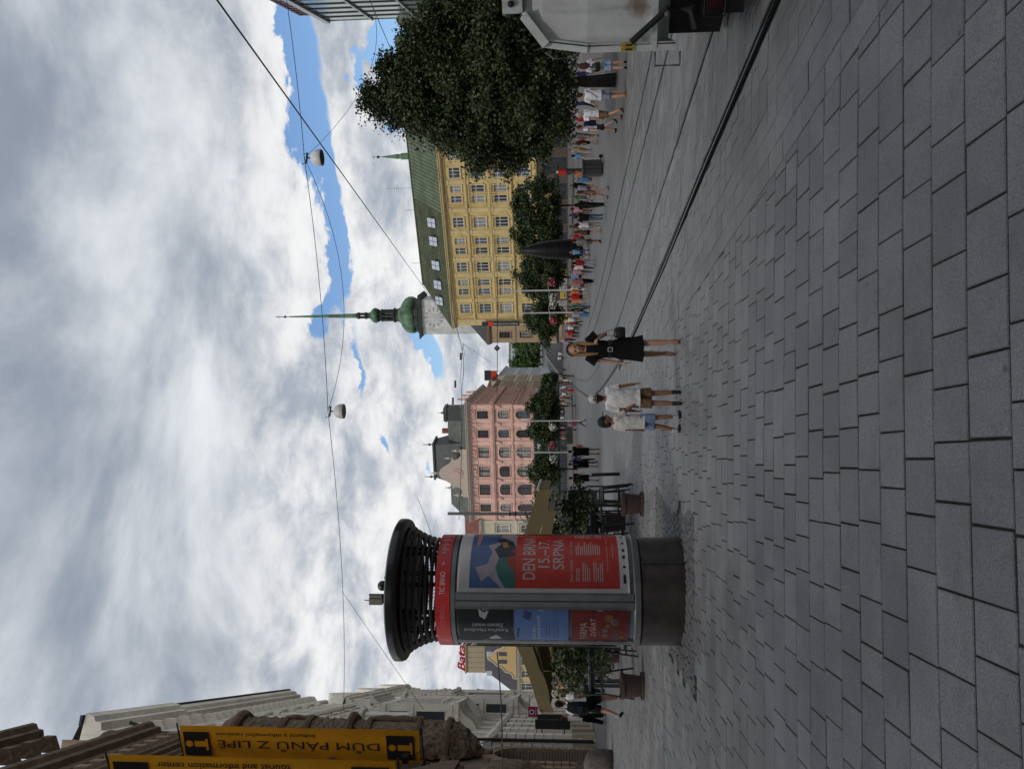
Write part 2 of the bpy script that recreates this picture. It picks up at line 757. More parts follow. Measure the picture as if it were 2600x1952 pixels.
# unit stone with chamfered top
us = MB()
c_ = .018
us.raw([(-.5, -.5, -.06), (.5, -.5, -.06), (.5, .5, -.06), (-.5, .5, -.06), (-.5, -.5, -.004), (.5, -.5, -.004), (.5, .5, -.004), (-.5, .5, -.004),
        (-.5 + c_, -.5 + c_, 0), (.5 - c_, -.5 + c_, 0), (.5 - c_, .5 - c_, 0), (-.5 + c_, .5 - c_, 0)],
       [(0, 1, 5, 4), (1, 2, 6, 5), (2, 3, 7, 6), (3, 0, 4, 7), (4, 5, 9, 8), (5, 6, 10, 9), (6, 7, 11, 10), (7, 4, 8, 11), (8, 9, 10, 11)])
stone_me = us.mesh('paver', m_paver)


def in_view(x, y):
    d = Vector((x, y, zg(x, y) - CAM_Z))
    f = d.dot(Fv)
    return f > 0 and abs(d.dot(Rv) / f * FPX) < 1000 and abs(d.dot(Uv) / f * FPX) < 1330


cand = [i for i, s_ in enumerate(stones) if s_[5] is None and in_view(s_[0], s_[1])]
cand.sort(key=lambda i: stones[i][1] ** 3 / (stones[i][2] * stones[i][3]))
single = set(cand[:300])
for i in cand[:300]:
    (x, y, l, w, an, _) = stones[i]
    e = .02
    nrm = Vector((-(zg(x + e, y) - zg(x - e, y)) / (2 * e) + pr.gauss(0, .004), -(zg(x, y + e) - zg(x, y - e)) / (2 * e) + pr.gauss(0, .004), 1)).normalized()
    ax = Vector((cos(an), sin(an), 0))
    ax = (ax - nrm * ax.dot(nrm)).normalized()
    ay = nrm.cross(ax)
    o = bpy.data.objects.new('paver', stone_me)
    col.objects.link(o)
    o.parent = pave
    zc = zg(x, y) + pr.gauss(0, .0012)
    o.matrix_local = Matrix(((ax.x * l, ay.x * w, nrm.x, x), (ax.y * l, ay.y * w, nrm.y, y), (ax.z * l, ay.z * w, nrm.z, zc), (0, 0, 0, 1)))
pf = MB()
for i, (x, y, l, w, an, poly) in enumerate(stones):
    if i in single:
        continue
    dz = pr.gauss(0, .0015)
    if poly is None:
        c, s_ = cos(an), sin(an)
        poly = [(x + u * c - v * s_, y + u * s_ + v * c) for u, v in ((-l / 2, -w / 2), (l / 2, -w / 2), (l / 2, w / 2), (-l / 2, w / 2))]
    n = len(poly)
    mx, my = sum(p[0] for p in poly) / n, sum(p[1] for p in poly) / n
    if y < 12:
        inn = [(mx + (p[0] - mx) * .96, my + (p[1] - my) * .96) for p in poly]
        v = [(p[0], p[1], zg(*p) - .03) for p in poly] + [(p[0], p[1], zg(*p) + dz - .004) for p in poly] + [(p[0], p[1], zg(*p) + dz) for p in inn]
        f = [(a, (a + 1) % n, n + (a + 1) % n, n + a) for a in range(n)] + [(n + a, n + (a + 1) % n, 2 * n + (a + 1) % n, 2 * n + a) for a in range(n)]
        f.append(tuple(range(2 * n, 3 * n)))
    else:
        v = [(p[0], p[1], zg(*p) - .02) for p in poly] + [(p[0], p[1], zg(*p) + dz) for p in poly]
        f = [(a, (a + 1) % n, n + (a + 1) % n, n + a) for a in range(n)] + [tuple(range(n, 2 * n))]
    pf.raw(v, f)
tag(pf.obj('paver_field', m_paver, pave, fix=False), kind='stuff')

# cobble patch
cb = MB()
bx0, bx1 = min(p[0] for p in PATCH), max(p[0] for p in PATCH)
by0, by1 = min(p[1] for p in PATCH), max(p[1] for p in PATCH)
y = by0 - .5
while y < by1 + .3:
    rowh = pr.uniform(.075, .11)
    x = bx0 - pr.random() * .1 - .05
    while x < bx1:
        L = pr.uniform(.07, .15)
        cx, cy = x + L / 2, y + rowh / 2 + .09 * x + .25
        x += L
        if not in_patch(cx, cy):
            continue
        n = 7
        h = pr.uniform(.006, .018)
        a0 = pr.random() * 6
        ring = [(cx + L * .5 * cos(a0 + 2 * pi * k / n) * pr.uniform(.85, 1.1), cy + rowh * .54 * sin(a0 + 2 * pi * k / n) * pr.uniform(.85, 1.1)) for k in range(n)]
        z0 = zg(cx, cy)
        v = [(p[0], p[1], z0 - .03) for p in ring] + [(p[0], p[1], z0 + h - .012) for p in ring] + [(cx + (p[0] - cx) * .7, cy + (p[1] - cy) * .7, z0 + h) for p in ring]
        f = [(a, (a + 1) % n, n + (a + 1) % n, n + a) for a in range(n)] + [(n + a, n + (a + 1) % n, 2 * n + (a + 1) % n, 2 * n + a) for a in range(n)] + [tuple(range(2 * n, 3 * n))]
        cb.raw(v, f)
    y += rowh
tag(cb.obj('cobble_setts', m_sett, pave, fix=False), kind='stuff')


# ------------------------------------------------------------------ tram rails
def spline(pts, n=10):
    P = [Vector((*p, 0)[:3]) for p in pts]
    P = [P[0] * 2 - P[1]] + P + [P[-1] * 2 - P[-2]]
    out = []
    for i in range(1, len(P) - 2):
        for k in range(n):
            t = k / n
            out.append(.5 * ((2 * P[i]) + (P[i + 1] - P[i - 1]) * t + (2 * P[i - 1] - 5 * P[i] + 4 * P[i + 1] - P[i + 2]) * t * t + (3 * P[i] - P[i - 1] - 3 * P[i + 1] + P[i + 2]) * t ** 3))
    out.append(P[-2])
    return out


RAILS = {
    'nearest tram rail, the wide dark groove that runs past the woman in black': [(3.98, 0), (3.17, 6.33), (2.68, 10.2), (2.05, 14.5), (1.33, 21), (.55, 29.6), (-.37, 45), (-1.05, 62), (-.96, 84), (-.2, 115), (2.0, 150), (6.5, 200), (13, 268)],
    'second tram rail from the kiosk side, paired with the nearest one': [(5.45, 0), (4.6, 7), (3.86, 13.1), (3.0, 21.2), (2.0, 31), (1.15, 47), (.48, 62), (.35, 84), (1.15, 115), (3.4, 150), (7.9, 200), (14.4, 268)],
    'third tram rail, nearer of the two beyond the first track': [(7.2, 0), (6.5, 9), (5.85, 19.6), (5.2, 35), (3.95, 53), (3.2, 70), (3.0, 90), (4.0, 116), (6.4, 150), (11, 200), (17.4, 268)],
    'farthest tram rail beside the tree and the black clock': [(8.7, 0), (8.05, 9), (7.35, 20), (6.75, 35), (5.5, 53), (4.65, 70), (4.45, 90), (5.4, 116), (7.8, 150), (12.4, 200), (18.8, 268)],
}
for lab, pts in RAILS.items():
    P = spline(pts, 10)
    t = tag(bpy.data.objects.new('tram_rail', None), lab, 'rail', 'tram rails set in the paving')
    col.objects.link(t)
    near = lab.startswith('nearest')
    for nm, a, b, dz, m in ((('filler', -.07, .07, .004, m_rubber), ('rail_head', -.020, .010, .010, m_rail)) if near else (('filler', -.05, .05, .004, m_rubber), ('rail_head', -.028, .010, .009, m_rail), ('rail_lip', .028, .038, .008, m_rail))):
        s = MB()
        for i, p in enumerate(P):
            d = (P[min(i + 1, len(P) - 1)] - P[max(0, i - 1)]).normalized()
            nrm = Vector((d.y, -d.x, 0))
            for off in (a, b):
                q = p + nrm * off
                s.v.append((q.x, q.y, zg(q.x, q.y) + dz + (0 if p.y < P1 else .01)))
        s.f = [(2 * i, 2 * i + 1, 2 * i + 3, 2 * i + 2) for i in range(len(P) - 1)]
        s.obj(nm, m, t)

# the street that climbs away at the far end
L0, L1 = gp(1434, 968), gp(1387, 906)
Q0, Q1 = gp(1434, 864), gp(1384, 873)
rows = []
for k in np.linspace(0, 1, 14):
    a = L0.lerp(L1, k)
    b = Q0.lerp(Q1, k)
    rows.append([(a.x + (b.x - a.x) * j / 4, a.y + (b.y - a.y) * j / 4) for j in range(5)])
tag(sheet(rows, '', None, .014).obj('street', m_asph, smooth=True), 'dark asphalt street climbing away at the far end of the square', 'street', kind='structure')
# kerbs beside it
for pts, lab in (([L0.lerp(L1, k) for k in np.linspace(0, 1, 10)], 'pale kerb on the left of the climbing street'), ([Q0.lerp(Q1, k) for k in np.linspace(0, 1, 10)], 'pale kerb on the right of the climbing street')):
    s = MB()
    for p in pts:
        z = zg(p.x, p.y)
        for ox, oz in ((-.25, 0), (-.25, .14), (.25, .14), (.25, 0)):
            s.v.append((p.x + ox, p.y, z + oz))
    for i in range(len(pts) - 1):
        for j in range(3):
            s.f.append((4 * i + j, 4 * i + j + 1, 4 * i + 5 + j, 4 * i + 4 + j))
    tag(s.obj('kerb', mat('kerb_stone', (.34, .33, .32), .8, .1)), lab, 'kerb', kind='structure')
# ------------------------------------------------------------------ facade kit
def glass_mat(name, c, rough=.12):
    return mat(name, c, rough, .35, .5, spec=.6, obj=True)


m_glass = glass_mat('window_glass_dark', (.035, .042, .052))
m_glass2 = glass_mat('window_glass_sky', (.10, .13, .17), .08)
m_curt = mat('net_curtain_behind_glass', (.26, .26, .25), .25, .3, 1.5, spec=.5)
m_white = mat('white_window_paint', (.62, .62, .60), .6, .1)
m_brownw = mat('brown_window_paint', (.075, .045, .032), .6, .2)


class Fr:
    """a facade frame inside a building: origin, heading of the facade (local x), outward is local -y"""
    def __init__(s, par, loc=(0, 0, 0), rz=0.):
        s.par, s.loc, s.rz = par, Vector(loc), rz

    def p(s, x, y, z):
        c, n = cos(s.rz), sin(s.rz)
        return s.loc + Vector((x * c - y * n, x * n + y * c, z))

    def add(s, name, mb, m, smooth=False, x=0, y=0, z=0):
        return mb.obj(name, m, s.par, s.p(x, y, z), s.rz, smooth)

    def put(s, name, me, x, y, z):
        return put(name, me, s.par, s.p(x, y, z), s.rz)


def wall_mesh(Wd, H, ops, thick=.3):
    """wall with real openings: ops (x0, x1, z0, z1, arched)"""
    g = MB()
    xs = sorted({0, Wd, *[o[0] for o in ops], *[o[1] for o in ops]})
    zs = sorted({0, H, *[o[2] for o in ops], *[o[3] for o in ops]})
    xs = [x for x in xs if 0 <= x <= Wd]
    zs = [z for z in zs if 0 <= z <= H]
    for i in range(len(xs) - 1):
        xm = (xs[i] + xs[i + 1]) / 2
        run = None
        cols = [o for o in ops if o[0] < xm < o[1]]
        for j in range(len(zs) - 1):
            zm = (zs[j] + zs[j + 1]) / 2
            hole = any(o[2] < zm < o[3] for o in cols)
            if not hole and run is None:
                run = zs[j]
            if (hole or j == len(zs) - 2) and run is not None:
                top = zs[j] if hole else zs[j + 1]
                g.quad((xs[i], 0, run), (xs[i + 1], 0, run), (xs[i + 1], 0, top), (xs[i], 0, top))
                run = None
    for (x0, x1, z0, z1, ar) in ops:
        r = (x1 - x0) / 2 if ar else 0
        zt = z1 - r * (ar if ar else 0)
        rise = z1 - zt
        g.quad((x0, 0, z0), (x0, thick, z0), (x1, thick, z0), (x1, 0, z0))
        g.quad((x0, 0, z0), (x0, 0, zt), (x0, thick, zt), (x0, thick, z0))
        g.quad((x1, 0, z0), (x1, thick, z0), (x1, thick, zt), (x1, 0, zt))
        if ar:
            n = 8
            A = [(x0 + r - r * cos(pi * k / n), zt + rise * sin(pi * k / n)) for k in range(n + 1)]
            for k in range(n):
                (a, b), (c, d) = A[k], A[k + 1]
                g.quad((a, 0, b), (c, 0, d), (c, 0, z1), (a, 0, z1))
                g.quad((a, 0, b), (a, thick, b), (c, thick, d), (c, 0, d))
        else:
            g.quad((x0, 0, z1), (x1, 0, z1), (x1, thick, z1), (x0, thick, z1))
    return g


_wc = {}
_wr = random.Random(77)


def window(fr, x, z, w, h, m_frame, style='cross', arch=0, y=.16, glass=None, trim=None, m_trim=None, sill=True, name='window'):
    key = (round(w, 3), round(h, 3), m_frame.name, style, arch)
    if key not in _wc:
        t = min(.09, w * .08)
        g = MB()
        g.box(-w / 2, -w / 2 + t, 0, .06, 0, h)
        g.box(w / 2 - t, w / 2, 0, .06, 0, h)
        g.box(-w / 2 + t, w / 2 - t, 0, .06, 0, t)
        g.box(-w / 2 + t, w / 2 - t, 0, .06, h - t, h)
        if style in ('cross', 'T'):
            zz = h * .66
            g.box(-w / 2 + t, w / 2 - t, -.01, .05, zz - t / 2, zz + t / 2)
            g.box(-t / 2, t / 2, -.012, .05, t, h - t)
        if style == 'triple':
            zz = h * .66
            g.box(-w / 2 + t, w / 2 - t, -.01, .05, zz - t / 2, zz + t / 2)
            for k in (-w / 6, w / 6):
                g.box(k - t / 2, k + t / 2, -.012, .05, t, h - t)
        if style == 'grid':
            for k in (-w / 6, w / 6):
                g.box(k - .025, k + .025, -.012, .05, t, h - t)
            for k in (.3, .55, .8):
                g.box(-w / 2 + t, w / 2 - t, -.01, .05, h * k - .025, h * k + .025)
        if style == 'pair':
            zz = h * .7
            g.box(-t * 1.6, t * 1.6, -.1, .05, t, h - t)
            for sgn in (-1, 1):
                g.box(min(sgn * w / 2, sgn * t), max(sgn * w / 2, sgn * t), -.01, .05, zz - t / 2, zz + t / 2)
        fm = g.mesh('window', m_frame)
        pm = MB().quad((-w / 2, .035, 0), (w / 2, .035, 0), (w / 2, .035, h), (-w / 2, .035, h)).mesh('pane')
        _wc[key] = (fm, pm)
    fm, pm = _wc[key]
    o = fr.put(name, fm, x, y, z)
    gm = glass or m_glass
    if _wr.random() < .22:
        gm = m_curt
    k2 = key + (gm.name,)
    if k2 not in _wc:
        p2 = pm.copy()
        p2.materials.append(gm)
        _wc[k2] = p2
    put('pane', _wc[k2], o)
    if trim:
        trimset(o, w, h, trim, m_trim, arch, y)
    return o


def trimset(o, w, h, trim, m, arch, y):
    """stone dressings round a window, as sub-parts"""
    for tr in trim:
        key = ('trim', tr, round(w, 3), round(h, 3), m.name, arch)
        if key not in _wc:
            g = MB()
            nm = tr
            Y0 = -y
            if tr == 'sill':
                g.box(-w / 2 - .18, w / 2 + .18, Y0 - .16, Y0 - .003, -.16, 0)
                for s_ in (-1, 1):
                    g.box(s_ * w / 2 - .07, s_ * w / 2 + .07, Y0 - .1, Y0 - .003, -.36, -.16)
            elif tr == 'surround':
                for s_ in (-1, 1):
                    a, b = sorted((s_ * w / 2, s_ * (w / 2 + .2)))
                    g.box(a, b, Y0 - .07, Y0 - .002, 0, h)
                g.box(-w / 2 - .2, w / 2 + .2, Y0 - .075, Y0 - .003, h, h + .2)
            elif tr == 'hood':
                g.box(-w / 2 - .3, w / 2 + .3, Y0 - .3, Y0 - .004, h + .42, h + .54)
                g.box(-w / 2 - .22, w / 2 + .22, Y0 - .16, Y0 - .004, h + .22, h + .42)
                for s_ in (-1, 1):
                    g.box(s_ * (w / 2 + .12) - .09, s_ * (w / 2 + .12) + .09, Y0 - .22, Y0 - .005, h - .25, h + .42)
            elif tr == 'pediment':
                g.box(-w / 2 - .34, w / 2 + .34, Y0 - .3, Y0 - .004, h + .34, h + .46)
                g.prism([(-w / 2 - .34, h + .46), (w / 2 + .34, h + .46), (0, h + .46 + w * .42)], Y0 - .26, Y0 - .005, 'y')
                for s_ in (-1, 1):
                    g.box(s_ * (w / 2 + .14) - .1, s_ * (w / 2 + .14) + .1, Y0 - .2, Y0 - .005, h - .2, h + .34)
            elif tr == 'crest':            # small pediment with ball ends, set on a lintel
                g.box(-w / 2 - .25, w / 2 + .25, Y0 - .22, Y0 - .004, h + .3, h + .42)
                g.prism([(-.42, h + .55), (.42, h + .55), (0, h + 1.05)], Y0 - .2, Y0 - .005, 'y')
                for s_ in (-1, 1):
                    g.sph((s_ * (w / 2 + .1), Y0 - .14, h + .56), .14, 8, 5)
            elif tr == 'quoins':           # voussoirs round an arched head
                r = w / 2
                n = 11
                for k in range(n):
                    a = pi * (k + .5) / n
                    c = Vector((-(r + .28) * cos(a), Y0 - .06, h - r * arch + (r * arch + .28) * sin(a)))
                    g.cbox(c, (.26 if k % 2 else .2, .14, .42), M=Matrix.Rotation(-(pi / 2 - a), 4, 'Y'))
            elif tr == 'apron':
                g.box(-w / 2 + .05, w / 2 - .05, Y0 - .06, Y0 - .003, -1.0, -.3)
            _wc[key] = g.mesh(nm, m)
        put(tr, _wc[key], o)


CORN = [(0, 0), (.12, 0), (.16, .2), (.42, .32), (.46, .55), (.75, .62), (.82, .9), (.95, .95), (.95, 1.05), (0, 1.15)]


def scaled(prof, so, su):
    return [(o * so, u * su) for o, u in prof]


def cornice(fr, x0, x1, z, so, su, m, name='cornice', prof=CORN):
    return fr.add(name, MB().sweep(scaled(prof, so, su), x0, x1), m, z=z)


def belt(fr, x0, x1, z, h, out, m, name='belt_course'):
    return fr.add(name, MB().sweep([(0, 0), (out * .7, 0), (out, h * .4), (out, h * .8), (0, h)], x0, x1), m, z=z)


def head(dx, dy):
    return atan2(dy, dx)


def t_at(o, d, py):
    """how far along a facade from o heading d the sighting column py falls"""
    k = ray(1423, py)
    k = k.x / k.y
    return (k * o[1] - o[0]) / (d[0] - k * d[1])


def zat(px, py, o, d):
    t = t_at(o, d, py)
    return at(px, py, o[1] + d[1] * t).z


# ------------------------------------------------------------------ yellow building
def yellow_building():
    o, d = (10.8, 135.0), (.848, -.53)
    zb = zg(*o)
    m_y = streaks(mat('ochre_yellow_plaster', (.57, .425, .18), .85, .13, .35, .12, 12.))
    m_y2 = mat('ochre_yellow_stucco_trim', (.56, .44, .22), .85, .1, .8)
    m_rg = lines_on(mat('dark_green_roof_shingle', (.088, .100, .060), .8, .25, .5, .25, 4., spec=.2), 1, .5, width=.06, brick=(.75, .42))
    m_rs = mat('green_copper_sheet_roof', (.105, .130, .085), .75, .25, .6, spec=.2)
    m_rib = mat('green_copper_seam', (.055, .070, .042), .75, .2, spec=.2)
    b = thing('yellow_palace', 'long ochre yellow palace with green roof and white framed windows', 'building', (*o, zb), head(*d))
    fr = Fr(b)
    Wd, H = 46.0, 20.4 - zb
    T = lambda zy: t_at(o, d, 300 + .3311 * zy)
    cols = [(1450, 't'), (1320, 'p'), (1250, 'p'), (1130, 't'), (1005, 'p'), (930, 'p'), (785, 't'), (605, 'p'), (525, 'p'), (400, 't'), (270, 'p'), (195, 'p'), (60, 't'), (-80, 'p')]
    rows = [(18.0 - zb, 1.75), (14.45 - zb, 2.05), (10.85 - zb, 2.1), (7.1 - zb, 2.0)]
    ops, wins = [], []
    for zy, k in cols:
        x = T(zy)
        w = 1.7 if k == 't' else 1.12
        for r, (zc, h) in enumerate(rows):
            ops.append((x - w / 2, x + w / 2, zc - h / 2, zc + h / 2, 0))
            wins.append((x, zc - h / 2, w, h, k, r))
    for i in range(11):
        x = 1.6 + i * 4.1
        ops.append((x, x + 2.6, .1, 4.0, 0))
    G0 = 5.0
    fr.add('ground_floor_wall', wall_mesh(Wd, G0, [q for q in ops if q[3] < G0], .3), mat('ground_floor_shade_brown', (.075, .058, .045), .8, .2))  # dark brown wall colour stands in for the shadows along the base
    fr.add('wall', wall_mesh(Wd, H - G0, [(a, c, e - G0, f - G0, g_) for a, c, e, f, g_ in ops if e > G0], .3), m_y, z=G0)
    fr.add('side_wall', MB().quad((0, 0, 0), (0, 14, 0), (0, 14, H), (0, 0, H)), m_y)
    fr.add('side_wall', MB().quad((Wd, 0, 0), (Wd, 14, 0), (Wd, 14, H), (Wd, 0, H)), m_y)
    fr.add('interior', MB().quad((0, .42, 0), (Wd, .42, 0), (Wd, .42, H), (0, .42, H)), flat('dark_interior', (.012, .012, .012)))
    r2 = random.Random(3)
    for (x, z, w, h, k, r) in wins:
        tr = {0: ('surround', 'sill'), 1: ('surround', 'sill', 'hood'), 2: ('surround', 'sill', 'hood'), 3: ('surround', 'sill')}[r]
        window(fr, x, z, w, h, m_white, 'triple' if k == 't' else 'cross', glass=m_glass2 if r2.random() < .3 else m_glass, trim=tr, m_trim=m_y2)
    for i in range(11):
        x = 1.6 + i * 4.1 + 1.3
        window(fr, x, .1, 2.6, 3.9, m_brownw, 'T', name='shop_window')
    cornice(fr, -.6, Wd + .2, H - .9, .9, .95, m_y2)
    belt(fr, -.1, Wd, 16.25 - zb, .35, .25, m_y2)
    belt(fr, -.1, Wd, 12.55 - zb, .3, .14, m_y2)
    belt(fr, -.12, Wd, 9.0 - zb, .4, .3, m_y2)
    belt(fr, -.1, Wd, 5.0 - zb, .4, .3, m_y2)
    # projecting end bay pilasters
    for zy in (1385, 1190, 1070, 860, 690, 470):
        x = T(zy)
        for z0, z1 in ((9.45 - zb, 12.5 - zb), (12.9 - zb, 16.2 - zb), (16.65 - zb, H - 1)):
            fr.add('pilaster', MB().box(x - .32, x + .32, -.1, -.002, z0, z1).box(x - .4, x + .4, -.16, -.003, z1 - .35, z1 - .002), m_y2)
    # corner return turning the street corner
    fr2 = Fr(b, (0, 0, 0), 0)
    fr2.add('corner_pier', MB().box(-.25, .9, -.22, -.004, 0, H - .95), m_y2)
    # roof
    zr = 26.4 - zb
    dp = 7.5
    H1 = H + .1
    xr = T(700)
    roof = fr.add('roof', MB().quad((-.5, -.75, H1), (xr, -.75, H1), (xr, dp, zr), (4.2, dp, zr)).quad((-.5, -.75, H1), (4.2, dp, zr), (-.5, 15, H1)).quad((4.2, dp, zr), (Wd, dp, zr), (Wd, 15, H1), (-.5, 15, H1)), m_rg)
    fr.add('roof_sheet', MB().quad((xr, -.75, H1), (Wd, -.75, H1), (Wd, dp, zr), (xr, dp, zr)), m_rs)
    sl = hypot(dp + .75, zr - H1)
    an = atan2(zr - H1, dp + .75)
    rib = MB()
    rib.box(-.035, .035, 0, sl, 0, .06)
    rm = rib.mesh('roof_seam', m_rib)
    x = xr
    while x < Wd:
        s_ = put('roof_seam', rm, b, (x, -.75, H1))
        s_.rotation_euler.x = an
        x += .62
    # shingle courses on the older half
    cr = MB()
    for k in range(1, 17):
        f = k / 17
        yy, zz = -.75 + (dp + .75) * f, H1 + (zr - H1) * f
        x0 = -.5 + 4.7 * f
        cr.quad((x0, yy - .02, zz - .02), (xr, yy - .02, zz - .02), (xr, yy, zz + .06), (x0, yy, zz + .06))
    tag(fr.add('shingle_courses', cr, m_rib), kind='stuff')
    wm = MB()
    wm.box(-.85, .85, -.02, .1, 0, 1.7)
    gm = MB()
    for ax in (-.78, .05):
        for az_ in (.08, .9):
            gm.box(ax, ax + .72, -.045, -.022, az_, az_ + .72)
    wm, gm = wm.mesh('roof_window', flat('roof_window_frame', (.05, .055, .05))), gm.mesh('pane', flat('roof_window_pane', (.42, .47, .55), .15))
    for (zx, zy) in ((350, 805), (362, 950), (378, 1138), (392, 1290), (402, 1415)):
        x = T(zy)
        f = .26
        w_ = put('roof_window', wm, b, (x, -.75 + (dp + .75) * f - .35, H1 + (zr - H1) * f - .05))
        w_.rotation_euler.x = -.5
        put('pane', gm, w_)
    fr.add('ridge', MB().box(4.2, Wd, dp - .15, dp + .15, zr - .05, zr + .16), m_rib)
    # aerials
    for zy, hh in ((620, 4.5), (798, 1.8), (1225, 1.6)):
        x = T(zy)
        g = MB().tube([(x, dp, zr), (x, dp, zr + hh)], .035, 5)
        if hh > 3:
            for q in (.55, .62, .7):
                g.tube([(x - .7, dp, zr + hh * q), (x + .7, dp, zr + hh * q)], .02, 4)
            g.tube([(x, dp - .8, zr + hh * .6), (x, dp + .8, zr + hh * .6)], .02, 4)
        fr.add('aerial', g, flat('aerial_metal', (.25, .25, .26), .4, .6))
    # banner on the corner
    x = T(1552)
    ban = fr.add('banner', MB().box(x - .42, x + .42, -.9, -.86, 8.6 - zb, 15.2 - zb), flat('banner_black', (.02, .02, .022)))
    put('logo', MB().box(x - .40, x + .40, -.93, -.905, 13.2 - zb, 14.1 - zb).mesh('logo', flat('banner_red', (.55, .03, .015))), ban)
    v, f = fit_text('Papermoonbody', 4.2, .34)
    put('lettering', MB().raw([(x + .17 - p[1], -.93, 9.0 - zb + p[0]) for p in v], f).mesh('lettering', flat('banner_white', (.6, .6, .6))), ban)
    return b


# ------------------------------------------------------------------ church tower
def church():
    Yd = 245.0
    base = at(1440, 794, Yd)
    k = Yd / FPX
    zz = lambda px: at(px, 795, Yd).z
    m_cu = mat('verdigris_copper', (.045, .105, .055), .6, .45, .25, .2, 1.5, c2=(.145, .25, .145))
    m_dk = mat('dark_weathered_copper', (.022, .028, .024), .6, .4, .6)
    m_w = streaks(lines_on(mat('white_tower_plaster', (.60, .60, .58), .85, .06, .2), 1, .85, width=.05, brick=(2.4, 1.0)), .8, .6)
    z0 = zg(base.x, Yd)
    t = thing('church_tower', 'white church tower with green onion dome and needle spire', 'church', (base.x, Yd, z0), radians(-14))
    hw = 43 * k
    zt = zz(1078) - z0
    MB().box(-hw, hw, -hw, hw, 0, zt).obj('shaft', m_w, t)
    MB().prism([(-hw - .6, zt - .1), (hw + .6, zt - .1), (hw + 1.6, zt + .9), (-hw - 1.6, zt + .9)], -hw - .9, hw + .9, 'y').obj('tower_cornice', m_dk, t)
    zc = zz(1100) - z0
    ck = MB()
    ck.prism([(hw * .55 * cos(a), zc - 1.0 + hw * .55 * sin(a)) for a in np.linspace(0, 2 * pi, 24, endpoint=False)], -hw - .12, -hw - .02, 'y')
    cf = ck.obj('clock_face', m_w, t)
    nm = MB()
    for i in range(12):
        a = 2 * pi * i / 12
        nm.cbox((hw * .47 * cos(a), -hw - .16, zc - 1.0 + hw * .47 * sin(a)), (.22, .06, .8), M=Matrix.Rotation(pi / 2 - a, 4, 'Y'))
    nm.obj('clock_numerals', flat('clock_grey', (.16, .16, .15)), cf)

    def prof(pts):
        return [(w * k, zz(px) - z0) for px, w in pts]
    MB().lathe(prof([(1073, 50), (1068, 52), (1062, 45), (1057, 44)]), 8, a0=pi / 8, a1=2 * pi + pi / 8).obj('dome_skirt', m_dk, t)
    MB().lathe(prof([(1057, 44), (1050, 47.5), (1040, 47), (1031, 42), (1024, 33), (1019, 22), (1014, 18)]), 16).obj('onion_dome', m_cu, t, smooth=True)
    MB().lathe(prof([(1014, 18), (1008, 16), (1004, 19), (1001, 19), (1000, 15)]), 12).obj('neck', m_dk, t)
    lan = MB()
    for i in range(8):
        a = 2 * pi * i / 8
        lan.cbox((13 * k * cos(a), 13 * k * sin(a), (zz(1000) + zz(973)) / 2 - z0), (.55, .55, zz(973) - zz(1000)), a)
    lan.obj('lantern', m_dk, t)
    MB().lathe(prof([(974, 15), (970, 17), (967, 13), (962, 17)]), 12).obj('lantern_roof', m_dk, t)
    MB().lathe(prof([(962, 15), (956, 19.5), (950, 19), (944, 13), (941, 9)]), 14).obj('small_dome', m_cu, t, smooth=True)
    MB().lathe(prof([(941, 9), (936, 7), (930, 9), (927, 9)]), 10).obj('upper_neck', m_dk, t)
    la = MB()
    for i in range(6):
        a = 2 * pi * i / 6
        la.cbox((6.2 * k * cos(a), 6.2 * k * sin(a), (zz(927) + zz(912)) / 2 - z0), (.3, .3, zz(912) - zz(927)), a)
    la.obj('upper_lantern', m_dk, t)
    MB().lathe(prof([(913, 9), (908, 8.5), (905, 6)]), 10).obj('spire_foot', m_dk, t)
    MB().lathe(prof([(905, 6), (740, 1.8), (735, 1.4)]), 8).obj('spire', m_cu, t)
    MB().sph((0, 0, zz(724) - z0), 3.3 * k).tube([(0, 0, zz(735) - z0), (0, 0, zz(700) - z0)], .12, 6).cbox((0, 0, zz(708) - z0), (1.1, .1, .1)).sph((0, 0, zz(739) - z0), 1.6 * k).obj('finial', m_dk, t)


def onion_turret():
    p = at(1020, 305, 160)
    m_b = mat('brown_sheet_dome', (.05, .035, .032), .6, .3)
    k = 160 / FPX
    zz = lambda px: at(px, 305, 160).z
    z0 = zg(p.x, 160)
    t = thing('dark_turret', 'dark brown onion turret with thin spike above the big tree', 'turret', (p.x, 160, z0))
    MB().lathe([(0, zz(985) - z0)] + [(w * k, zz(x) - z0) for x, w in ((990, 2), (997, 5), (1004, 12), (1010, 18), (1017, 20), (1023, 18))][::1], 14).obj('dome', m_b, t, smooth=True)
    MB().tube([(0, 0, zz(990) - z0), (0, 0, zz(930) - z0)], .06, 5).sph((0, 0, zz(972) - z0), .35).obj('spike', m_b, t)
    MB().lathe([(16 * k, 0), (16 * k, zz(1022) - z0)], 10).obj('drum', mat('drum_plaster', (.3, .25, .18), .9, .1), t)


